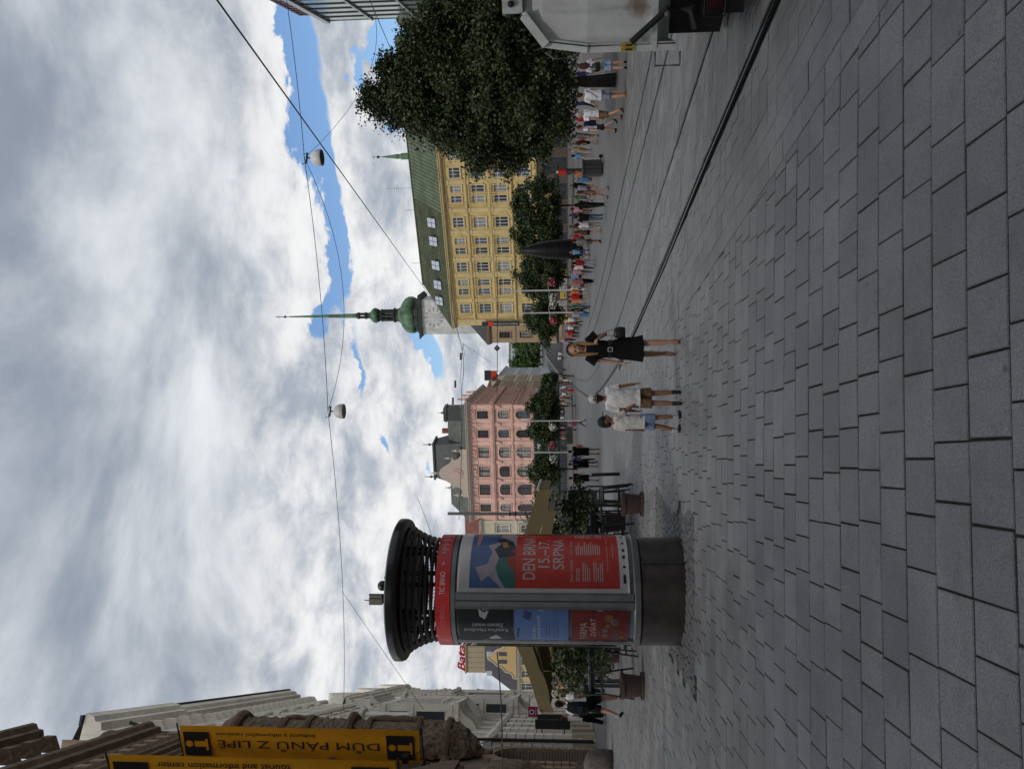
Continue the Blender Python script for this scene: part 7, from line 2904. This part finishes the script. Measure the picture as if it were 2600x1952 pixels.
    def f_hair(b, k):
        st = hair[0]
        b.ell(H(0, .022, .036), tuple(v * s * headk for v in (.084, .098, .10)), k)
        if st in ('long',):
            for x, y, z2, r in ((-.066, .03, -.30, .04), (.066, .03, -.30, .04), (-.03, .075, -.34, .045), (.03, .075, -.34, .045)):
                b.chain([(H(x * .9, y, .05), r * s), (H(x * 1.15, y + .01, -.12), r * s * 1.05), (H(x * 1.2, y + .015, z2), r * s * .55)], k)
            if lod == 0:
                for x in (-.085, .085):
                    b.chain([(H(x * .9, -.01, .06), .03 * s), (H(x * 1.05, -.03, -.08), .034 * s), (H(x * .95, -.10, -.24), .028 * s), (H(x * .9, -.12, -.36), .014 * s)], k)
        if st == 'bun':
            b.ell(H(0, .10, .06), (.045 * s,) * 3, k)
        if st in ('short', 'bun'):
            b.cap(H(0, .055, -.045), .058 * s * headk, H(0, .05, 0), .07 * s * headk, k)
    if hair[0] != 'bald' and not cap:
        if one:
            f_hair(B, 4)
        else:
            b2 = Body()
            f_hair(b2, 4)
            # keep the face free
            o = solid(b2, 'hair', [cloth(hair[1])], t, vox, 2)
            o.location = Vector((0, .022 * s, .012 * s))
    if cap:
        def f_cap(b, k):
            b.ell(H(0, .012, .045), tuple(v * s * headk for v in (.086, .104, .093)), k)
            y0, y1 = (-.07, -.17) if cap[1] > 0 else (.08, .17)
            if cap[1] != 0:
                for x in (-.05, -.017, .017, .05):
                    b.cap(H(x, y0, .05), .012 * s, H(x * .9, y1, .035), .010 * s, k)
        if one:
            f_cap(B, 4)
            ms_skin[4] = cloth(cap[0])
        else:
            part('cap', f_cap, cap[0], 4)
            part('hair', lambda b, k: b.cap(H(0, .05, -.05), .058 * s * headk, H(0, .05, 0), .072 * s * headk, k), hair[1], 4)
    if not one:
        for hp, kn, an, d2, sg in LEG:
            pit = atan2(d2.y, -d2.z)
            fwd = V(0, -cos(pit * .8), -sin(pit * .8))

            def f_shoe(b, k):
                b.cap((an + V(0, .025, -.035)) * s, .04 * s, (an + fwd * .08 + V(0, 0, -.042)) * s, .038 * s, k)
                b.cap((an + fwd * .08 + V(0, 0, -.042)) * s, .038 * s, (an + fwd * .155 + V(0, 0, -.048)) * s, .028 * s, k)
                if sock is None:
                    b.cap((an + V(0, .01, .02)) * s, .04 * s, (an + V(0, .02, -.03)) * s, .042 * s, k)
            part('shoe', f_shoe, shoes, 3)
            if sock:
                part('sock', lambda b, k: b.cone((an + V(0, 0, .11)) * s, .045 * s, (an + V(0, .005, -.02)) * s, .04 * s, k), sock, 3)
        if lod == 0 or lod == 1:
            for sg in (-1, 1):
                put('eye', MB().sph(H(sg * .031, -.083, .015), (.012 * s, .007 * s, .007 * s), 8, 5).mesh('eye', flat('eye_dark', (.01, .008, .007), .3), True), t)
            put('mouth', MB().sph(H(0, -.101, -.048), (.02 * s, .005 * s, .005 * s), 8, 5).mesh('mouth', flat('lip_rose', (.25, .08, .07)), True), t)
    solid(B, 'body', ms_skin if one else [skin], t, vox, 3 if lod < 2 else 1)
    t['J'] = 0
    del t['J']
    return t, dict(s=s, dz=dz, arms=ARM, legs=LEG, H=H, hz=hz)


def blob(name, label, cat, loc, rz, fn, m, group=None, vox=.014):
    """bags: a soft solid as a thing of its own"""
    t = thing(name, label, cat, loc, rz, group)
    b = Body()
    fn(b)
    solid(b, 'bag_body', [m], t, vox, 4)
    return t


def backpack(P, loc, yaw, label, c, s=1., zc=1.2, w=.16, hgt=.24, m2=None):
    t = thing('backpack', label, 'backpack', loc, yaw, 'bags carried by walkers')
    b = Body()
    b.rings([(0, .19 * s, (zc - hgt) * s, w * .9 * s, .08 * s), (0, .20 * s, (zc - hgt * .5) * s, w * s, .095 * s), (0, .195 * s, (zc + hgt * .4) * s, w * .95 * s, .085 * s), (0, .17 * s, (zc + hgt) * s, w * .6 * s, .05 * s)])
    solid(b, 'bag_body', [cloth(c)], t, .014, 4)
    for sg in (-1, 1):
        MB().tube([(sg * .10 * s, .14 * s, (zc + hgt * .8) * s), (sg * .115 * s, .02 * s, 1.47 * s), (sg * .12 * s, -.13 * s, 1.33 * s), (sg * .13 * s, -.10 * s, 1.15 * s)], .018 * s, 6).obj('strap', cloth(c), t)
    put('pocket', MB().cbox((0, .30 * s, (zc - .06) * s), (.2 * s, .03, .16 * s)).mesh('pocket', cloth(tuple(v * 1.6 for v in c))), t)
    return t


WHT, BLK = (.56, .55, .55), (.006, .006, .007)
BR, BLD, DK = (.055, .028, .014), (.21, .125, .062), (.014, .010, .008)


def foreground_people():
    # woman in black
    p = gp(1722, 884)
    t, J = person(p, 1.68, radians(-6), 'woman in black belted dress and sandals walking towards the camera', BLK, ('hot', BLK), ('long', BLD), (.20, .11, .07), 0,
                  ((-.30, .28), (.16, .04)), ((.05, .13, .12), (-.15, .30, 2.25, .55)), None, .93, True, 1., .12, None, .5, .9, .56, 'three walkers nearest the camera', None)
    s, dz = J['s'], J['dz']
    m_hb = cloth(BLK)
    MB().tube([J['H'](.104 * cos(a), -.012, .045 + .102 * sin(a)) for a in np.linspace(0, pi, 12)], .011, 7).obj('headband', m_hb, t)
    MB().lathe([(.138 * s, (1.055 + dz) * s), (.147 * s, (1.055 + dz) * s), (.147 * s, (1.11 + dz) * s), (.138 * s, (1.11 + dz) * s)], 24).obj('belt', flat('belt_black', (.01, .01, .01), .35), t).scale = (1, .80, 1)
    bk = MB()
    for x0, x1, z0, z1 in ((-.035, .035, .045, .06), (-.035, .035, -.02, -.005), (-.035, -.024, -.005, .045), (.024, .035, -.005, .045)):
        bk.box(x0, x1, -.135, -.122, 1.06 * s + z0 + dz * s, 1.06 * s + z1 + dz * s)
    bk.obj('buckle', flat('buckle_steel', (.4, .4, .4), .3, .7), t)
    for (hp, kn, an, d2, sg) in J['legs']:
        q = (an) * s
        MB().tube([q + Vector((.034 * cos(a), .01 + .036 * sin(a), .01)) for a in np.linspace(0, 2 * pi, 12)], .007, 5).obj('ankle_strap', flat('sandal_tan', (.22, .13, .08)), t)
    # her shoulder bag
    hb = thing('handbag', 'small black chain handbag hanging at the walking woman\'s hip', 'handbag', p, radians(-6), 'bags carried by walkers')
    b = Body()
    b.rings([(.25, -.04, .80, .085, .05), (.25, -.04, .88, .095, .06), (.25, -.04, .95, .085, .05), (.25, -.04, .975, .06, .03)])
    solid(b, 'bag_body', [flat('bag_leather', (.008, .008, .009), .4)], hb, .012, 3)
    w = J['arms'][1][2] * s
    MB().tube([(.21, -.04, .97), (.21, -.08, 1.1), w + Vector((0, -.02, -.02))], .006, 5).tube([(.30, -.04, .97), (.27, -.09, 1.12), w + Vector((.01, -.02, -.02))], .006, 5).obj('chain', flat('chain_steel', (.35, .33, .3), .3, .7), hb)
    # boy with white cap, seen from behind
    p2 = gp(1730, 1010)
    t, J = person(p2, 1.30, pi + .06, 'boy in white cap, white shirt and khaki shorts seen from behind', WHT, ('shorts', (.13, .085, .05)), ('short', BR), (.020, .022, .020), 0,
                  ((.08, .1), (-.1, .08)), ((-.02, .16, .15), (.06, .10, .1)), m_skin_t, 1.04, False, 1.22, 0, ((.42, .40, .37), -1), .75, .80, None, 'three walkers nearest the camera', (.03, .032, .03))
    v, f = fit_text('M', .075, .05, bold=.02)
    H, s = J['H'], J['s']
    c = H(0, .118, .035)
    MB().box(-.045, .045, c.y + .002, c.y + .006, c.z - .03, c.z + .03).obj('cap_patch', flat('cap_patch_grey', (.34, .32, .29)), t)
    MB().raw([(.0375 - q[0], c.y + .010, c.z - .025 + q[1]) for q in v], f).obj('lettering', cloth(BLK), t)
    hand2 = t, J
    # smaller boy with green cap
    p3 = gp(1730, 1070)
    rt = pi - radians(52)
    t3, J3 = person(p3, 1.15, rt, 'small boy in green cap, white shirt and pale blue shorts holding hands', (.50, .48, .46), ('shorts', (.17, .23, .37)), ('short', BR), (.035, .05, .085), 0,
                    ((.12, .12), (-.14, .1)), ((.55, .16, .15), (-.12, .16, .15)), m_skin_t, 1.04, False, 1.3, -.5, ((.016, .030, .024), 1), .75, .80, None, 'three walkers nearest the camera', (.4, .4, .42))
    # left pair
    p = gp(1582, 1788)
    t, J = person(p, 1.84, pi - .1, 'tall man in white shirt and black shorts with a backpack, seen from behind', WHT, ('shorts', BLK), ('short', DK), (.02, .02, .022), 1,
                  ((.22, .1), (-.26, .3)), ((-.1, .1, .2), (.1, .12, .2)), m_skin_t, 1.05, group='walkers at the left by the white palace', sock=(.3, .3, .3), top_z=.95)
    backpack(J, p, pi - .1, 'black backpack on the tall man at the left', (.008, .009, .012), 1.06, 1.16, .17, .27)
    p = gp(1538, 1822)
    t, J = person(p, 1.70, pi - .6, 'person in white shirt and wide black trousers left of the backpack man', WHT, ('wide', BLK), ('short', BR), (.4, .4, .4), 1, ((.08, .05), (-.1, .1)), ((-.1, .14, .2), (.5, .1, 1.6, .2)), None, .95, True, group='walkers at the left by the white palace')
    t = thing('shoulder_bag', 'dark round shoulder bag beside the wide trousers at the left', 'bag', p, pi - .6, 'bags carried by walkers')
    b = Body()
    b.rings([(-.25, .05, .78, .11, .08), (-.25, .05, .9, .14, .1), (-.25, .05, 1.02, .1, .07)])
    solid(b, 'bag_body', [cloth((.012, .010, .014))], t, .014, 4)
    MB().tube([(-.24, .05, 1.0), (-.18, .02, 1.42), (-.12, .08, 1.44)], .015, 6).obj('strap', cloth((.012, .010, .014)), t)
    p = gp(1534, 1752)
    person(p, 1.68, .9, 'person in white shirt and dark trousers walking beyond the leaning plant', WHT, ('trousers', (.012, .012, .016)), ('long', BR), BLK, 1, ((.2, .1), (-.22, .2)), female=True, build=.95, group='walkers at the left by the white palace')
    p = gp(1530, 1764)
    person(p, 1.75, 1.2, 'man in dark clothes half hidden behind the white shirt by the plant', (.03, .028, .03), ('trousers', BLK), ('short', DK), BLK, 1, ((.15, .1), (-.2, .2)), group='walkers at the left by the white palace')


def middle_people():
    G = 'people in mid square'
    A = ((.06, .1, .2), (-.08, .1, .15))

    def pp(px, py, *a, **k):
        q = gp(px, py)
        return q, person(q, *a, **k)
    # three in black, backs to us
    q, (t, J) = pp(1521, 1146, 1.80, pi + .1, 'stout person in black with a pink bundle, right of three in black', BLK, ('shorts', BLK), ('short', DK), BLK, 1, ((.15, .1), (-.15, .15)), A, None, 1.25, group=G, top_z=.82)
    b = blob('pink_bundle', 'dull pink jacket carried by the stout person in black', 'jacket', q, pi + .1, lambda b: b.rings([(-.28, .0, .95, .10, .08), (-.3, 0, 1.2, .12, .10), (-.24, 0, 1.4, .06, .06)]), cloth((.38, .12, .14)), 'bags carried by walkers')
    q, (t, J) = pp(1519, 1178, 1.78, pi, 'person in black printed shirt and shorts, middle of three in black', (.010, .009, .012), ('shorts', BLK), ('short', BR), (.15, .05, .06), 1, ((.2, .1), (-.15, .25)), A, None, 1.1, group=G, top_z=.82)
    MB().cbox((0, .155, 1.33), (.14, .01, .05)).cbox((.0, .16, 1.22), (.08, .01, .05)).obj('print', cloth((.14, .13, .14)), t)
    pp(1512, 1170, 1.70, pi, 'person in a blue cap just beyond the printed shirt', (.03, .05, .22), ('trousers', BLK), ('short', DK), BLK, 2, cap=((.012, .03, .20), 0), group=G)
    pp(1520, 1213, 1.74, pi - .1, 'person in plain black shirt and shorts, left of three in black', BLK, ('shorts', BLK), ('short', BR), BLK, 1, ((.12, .1), (-.12, .2)), A, None, 1.08, group=G, top_z=.82)
    q, (t, J) = pp(1489, 1073, 1.68, 1.2, 'person in grey striding left with a bright pink bag', (.10, .10, .10), ('trousers', (.07, .07, .075)), ('short', DK), BLK, 2, ((.45, .1), (-.4, .3)), group=G)
    backpack(J, q, 1.2, 'bright pink backpack worn far off in mid square', (.50, .04, .16), 1., 1.18, .17, .25)
    # right hand group
    GR = 'walkers under the big tree'
    q, (t, J) = pp(1592, 165, 1.68, pi - .2, 'woman in pale top and light denim bermudas with a black bag beside the truck', (.40, .38, .42), ('shorts', (.20, .28, .38)), ('long', (.05, .025, .02)), BLK, 1, ((.1, .05), (-.06, .05)), ((.1, .25, .4), (-.2, .2, .3)), None, .98, True, group=GR)
    t2 = thing('tote_bag', 'black slouchy bag on the back of the denim bermudas woman', 'bag', q, pi - .2, 'bags carried by walkers')
    b = Body()
    b.rings([(.06, .17, .95, .15, .08), (.08, .18, 1.1, .17, .10), (.10, .16, 1.24, .12, .06)])
    solid(b, 'bag_body', [flat('bag_leather', (.008, .008, .009), .4)], t2, .014, 4)
    MB().tube([(.12, .15, 1.22), (.0, .12, 1.4), (-.14, .02, 1.46), (-.12, -.13, 1.35)], .014, 6).obj('strap', flat('bag_leather', (.008, .008, .009)), t2)
    q, (t, J) = pp(1590, 240, 1.72, pi + .25, 'man in white striped shirt and grey shorts with a thin strap', (.50, .49, .52), ('shorts', (.17, .18, .22)), ('short', (.03, .018, .012)), (.25, .14, .07), 1, ((.08, .05), (-.08, .1)), ((.1, .15, .5), (.3, .1, .9)), m_skin, 1.1, group=GR, top_z=.88)
    MB().tube([(-.13, .10, 1.46), (.0, .165, 1.25), (.17, .12, 1.0)], .009, 5).obj('strap', cloth((.02, .02, .02)), t)
    pp(1583, 290, 1.76, pi + .5, 'grey haired man in white shirt and brown shorts', (.54, .54, .57), ('shorts', (.12, .075, .045)), ('short', (.30, .28, .26)), (.07, .025, .02), 1, ((.3, .1), (-.3, .2)), ((.1, .1, .3), (-.2, .12, .3)), m_skin, 1.08, group=GR, top_z=.92)
    q, (t, J) = pp(1567, 322, 1.74, pi + .7, 'man in white shirt and black shorts wearing a navy backpack', (.50, .50, .54), ('shorts', (.012, .012, .02)), ('short', BR), (.015, .015, .02), 1, ((.35, .2), (-.35, .25)), ((.3, .1, .8), (-.2, .12, .3)), None, 1.0, group=GR)
    backpack(J, q, pi + .7, 'navy backpack between the two white shirted men on the right', (.010, .012, .03), 1., 1.16, .17, .26)
    q, (t, J) = pp(1518, 362, 1.68, .6, 'woman in dark clothes with a red bag beyond the navy backpack', (.05, .025, .02), ('shorts', BLK), ('long', BR), BLK, 2, ((.25, .1), (-.2, .2)), female=True, group=GR)
    b = blob('red_bag', 'red bag carried beyond the navy backpack', 'bag', q, .6, lambda b: b.rings([(.26, -.05, .85, .13, .07), (.26, -.05, 1.0, .16, .09), (.26, -.05, 1.2, .1, .05)]), cloth((.45, .035, .015)), 'bags carried by walkers')
    pp(1546, 489, 1.66, pi + .9, 'woman in beige with a cardigan slung over, striding left of the scooter', (.20, .13, .10), ('hot', (.16, .075, .035)), ('long', (.06, .03, .02)), (.12, .05, .04), 1, ((.38, .05), (-.35, .15)), ((.3, .2, .9), (.1, .2, 1.2)), m_skin, 1.0, True, group=GR)
    pp(1535, 520, 1.74, pi, 'person all in black behind the beige woman', (.010, .010, .012), ('trousers', (.018, .022, .022)), ('long', DK), (.01, .01, .01), 1, ((.3, .1), (-.25, .3)), group=GR)
    pp(1536, 551, 1.72, pi - .1, 'man in black shirt and blue jeans, seen from behind', BLK, ('trousers', (.07, .095, .14)), ('short', (.06, .025, .015)), (.4, .4, .42), 1, ((.12, .05), (-.1, .15)), A, None, 1.05, group=GR)
    pp(1525, 570, 1.60, pi, 'girl in white top and denim shorts beside the jeans man', (.50, .52, .56), ('hot', (.16, .22, .36)), ('long', DK), (.25, .05, .05), 2, female=True, group=GR)
    pp(1527, 590, 1.66, pi + .6, 'woman in tan vest and black shorts in front of the black clock', (.10, .055, .035), ('hot', BLK), ('long', (.09, .04, .02)), (.3, .2, .15), 1, ((.1, .05), (-.3, .2)), ((.3, .15, .6), (.1, .2, .8)), m_skin, .98, True, group=GR, sleeve=.0)
    pp(1526, 613, 1.74, pi + .4, 'man in grey shirt and camouflage shorts in front of the black clock', (.15, .16, .17), ('shorts', (.10, .095, .08)), ('short', (.06, .03, .02)), BLK, 1, ((.1, .05), (-.1, .1)), ((.3, .1, .9), (.2, .1, .6)), None, 1.02, group=GR)
    pp(1519, 455, 1.35, pi, 'child in blue shirt and grey shorts left of the scooter', (.05, .16, .36), ('shorts', (.10, .095, .09)), ('short', (.16, .09, .05)), BLK, 2, ((.05, .05), (-.05, .05)), headk=1.15, group=GR)
    pp(1518, 478, 1.55, pi, 'person in pale lilac shirt standing beside the blue shirted child', (.22, .22, .32), ('shorts', (.12, .07, .05)), ('short', (.2, .11, .06)), BLK, 2, group=GR)
    pp(1512, 440, 1.66, pi, 'person in orange floral dress with a white green edged bag left of the bin', (.42, .16, .09), ('skirt', (.30, .12, .08)), ('long', (.16, .09, .05)), BLK, 2, female=True, group=GR)


def far_people():
    G = 'crowd before the yellow palace'
    R = random.Random(12)
    rows = [
        (1512, 667, 1.66, 2.6, 'woman in pale jeans with a dark red top left of the clock', (.22, .015, .02), ('trousers', (.22, .25, .29)), ('long', DK)),
        (1509, 676, 1.70, 3.0, 'woman in white shirt and dark leggings left of the clock', (.50, .48, .48), ('trousers', (.02, .02, .03)), ('long', BR)),
        (1503, 690, 1.70, .3, 'person in pink and white shirt standing far behind the red topped woman', (.42, .20, .22), ('trousers', (.12, .12, .14)), ('short', BR)),
        (1508, 713, 1.68, .4, 'woman in mottled red shirt and black wide trousers', (.26, .10, .10), ('wide', BLK), ('long', (.22, .13, .07))),
        (1500, 724, 1.72, .2, 'person in grey pink print shirt next to the first white pole', (.28, .19, .20), ('shorts', (.08, .07, .07)), ('short', DK)),
        (1494, 741, 1.70, 3.1, 'person in orange shirt and grey shorts by the first white pole', (.50, .13, .04), ('shorts', (.08, .08, .08)), ('short', BR)),
        (1496, 753, 1.74, 3.1, 'person in bright red shirt and black shorts', (.45, .010, .012), ('shorts', BLK), ('short', DK)),
        (1489, 764, 1.66, 2.8, 'person in peach dress between the red and the green shirts', (.46, .20, .12), ('skirt', (.42, .2, .12)), ('long', BR)),
        (1498, 778, 1.72, 1.4, 'person in dark green shirt and grey trousers', (.02, .12, .05), ('trousers', (.05, .055, .06)), ('short', DK)),
        (1497, 787, 1.78, 1.6, 'person in black jacket striding left', BLK, ('trousers', (.02, .02, .022)), ('short', BR)),
        (1495, 799, 1.64, .1, 'woman in long sky blue skirt near the second white pole', (.30, .28, .30), ('long_skirt', (.07, .16, .34)), ('long', BR)),
        (1476, 812, 1.70, .1, 'person in white shirt and cap under the tree at the palace end', WHT, ('shorts', (.2, .2, .2)), ('short', DK)),
        (1472, 832, 1.62, 3.1, 'person in white cap and white shirt left of the second pole', WHT, ('trousers', (.02, .02, .03)), ('short', (.5, .5, .5))),
        (1471, 845, 1.66, .2, 'person in crimson shirt and dark trousers nearer the street', (.42, .012, .03), ('trousers', (.02, .02, .03)), ('short', BR)),
        (1471, 853, 1.72, .2, 'person in red shirt with white front and grey trousers', (.46, .10, .10), ('trousers', (.06, .07, .09)), ('short', DK)),
        (1462, 862, 1.70, .5, 'person in dark blue with a red cap by the street mouth', (.04, .05, .12), ('trousers', BLK), ('short', (.3, .03, .03))),
        (1455, 869, 1.66, .5, 'person in pale pink shirt at the street mouth', (.42, .25, .26), ('trousers', (.15, .15, .2)), ('short', BR)),
    ]
    rows2 = [
        (1457, 991, 1.60, .4, 'woman in a bright red skirt before the terrace', (.22, .10, .07), ('long_skirt', (.42, .012, .02)), ('short', BR)),
        (1457, 954, 1.76, 1.3, 'person in black striding over the rail', BLK, ('trousers', BLK), ('short', DK)),
        (1455, 965, 1.66, 1.8, 'person in white with pale trousers beside the rail', WHT, ('trousers', (.35, .33, .3)), ('short', (.3, .16, .08))),
        (1452, 975, 1.70, .4, 'person in pale pink shirt among the walkers at the terrace', (.45, .25, .24), ('shorts', (.3, .26, .22)), ('short', BR)),
        (1450, 983, 1.72, .4, 'person in white shirt and white cap among the walkers at the terrace', WHT, ('shorts', (.15, .12, .1)), ('short', (.55, .55, .55))),
        (1449, 1000, 1.70, 2.6, 'person in white shirt and grey shorts left of the red skirt', WHT, ('shorts', (.10, .10, .11)), ('short', DK)),
        (1451, 1010, 1.75, 1.6, 'person in black and white walking left of the red skirt', (.05, .05, .05), ('trousers', BLK), ('short', BR)),
        (1451, 1024, 1.72, 1.2, 'person in white shirt and black trousers striding by the hedge', WHT, ('trousers', BLK), ('short', BR)),
        (1446, 1030, 1.60, 1.0, 'person in pinkish white by the hedge', (.45, .30, .30), ('skirt', (.4, .3, .28)), ('long', BR)),
        (1447, 1098, 1.66, .8, 'person in red shirt seated area under the trees', (.42, .02, .03), ('shorts', (.2, .1, .1)), ('short', BR)),
        (1447, 1112, 1.66, .2, 'person in pink by the terrace under the trees', (.42, .16, .18), ('trousers', (.1, .1, .12)), ('long', BR)),
        (1437, 898, 1.74, 3.0, 'person in white shirt walking up the climbing street, right one', WHT, ('trousers', (.3, .3, .32)), ('short', DK)),
        (1436, 909, 1.74, 3.1, 'person in white shirt and dark trousers walking up the climbing street', WHT, ('trousers', (.03, .03, .04)), ('short', DK)),
        (1437, 938, 1.70, 1.0, 'person in grey standing at the foot of the street house', (.14, .13, .13), ('trousers', BLK), ('short', BR)),
        (1430, 950, 1.70, 1.0, 'person in dull red at the foot of the street house', (.25, .06, .06), ('trousers', BLK), ('short', BR)),
    ]
    for grp, rs in ((G, rows), ('crowd before the pink palace and the street', rows2)):
        for (px, py, h, yaw, lab, top, bot, hair) in rs:
            q = gp(px, py)
            st = R.uniform(.05, .3)
            person(q, h, yaw, lab, top, bot, hair, BLK, 2, ((st, .1), (-st, .2)), ((R.uniform(-.2, .3), .12, .3), (R.uniform(-.3, .2), .12, .25)), None, R.uniform(.95, 1.1), bot[0] in ('skirt', 'long_skirt') or hair[0] == 'long', group=grp)


def crowd():
    R = random.Random(31)
    tops = {'white': WHT, 'grey': (.16, .16, .17), 'black': BLK, 'red': (.26, .02, .03), 'navy': (.02, .03, .10), 'pink': (.42, .2, .22), 'beige': (.34, .27, .19), 'green': (.04, .12, .05), 'sky blue': (.12, .25, .42), 'brown': (.10, .055, .03)}
    bots = {'black trousers': ('trousers', BLK), 'blue jeans': ('trousers', (.05, .08, .14)), 'beige shorts': ('shorts', (.28, .22, .15)), 'dark shorts': ('shorts', (.02, .02, .025))}
    combo = [(a, b) for a in tops for b in bots]
    R.shuffle(combo)
    spots = [(1505, 470), (1507, 500), (1506, 530), (1503, 545), (1505, 575), (1500, 600), (1496, 640), (1498, 655), (1492, 700), (1490, 730), (1486, 770), (1484, 790), (1480, 820), (1470, 840), (1500, 380), (1504, 395), (1520, 345), (1518, 300), (1516, 262), (1517, 210), (1512, 190), (1442, 985), (1441, 1005), (1440, 1018), (1441, 1045), (1444, 1060), (1446, 1085), (1448, 1105), (1452, 1125), (1440, 960)]
    for (px, py), (a, b) in zip(spots, combo):
        q = gp(px, py)
        st = R.uniform(.05, .3)
        where = 'under the lime trees' if py < 900 else 'among the walkers before the pink palace'
        person(q, R.uniform(1.6, 1.8), R.uniform(0, 6.28), 'person in %s top and %s %s' % (a, b, where), tops[a], bots[b], (R.choice(('short', 'long')), R.choice((BR, DK, BLD))), BLK, 2 if py < 900 else 3, ((st, .1), (-st, .2)), ((R.uniform(-.2, .4), .12, .4), (R.uniform(-.3, .2), .12, .3)), R.choice((m_skin, m_skin_t)), R.uniform(.95, 1.12), R.random() < .5, group='dense crowd along the far side of the square')


foreground_people()
crowd()
middle_people()
far_people()
finish_people()
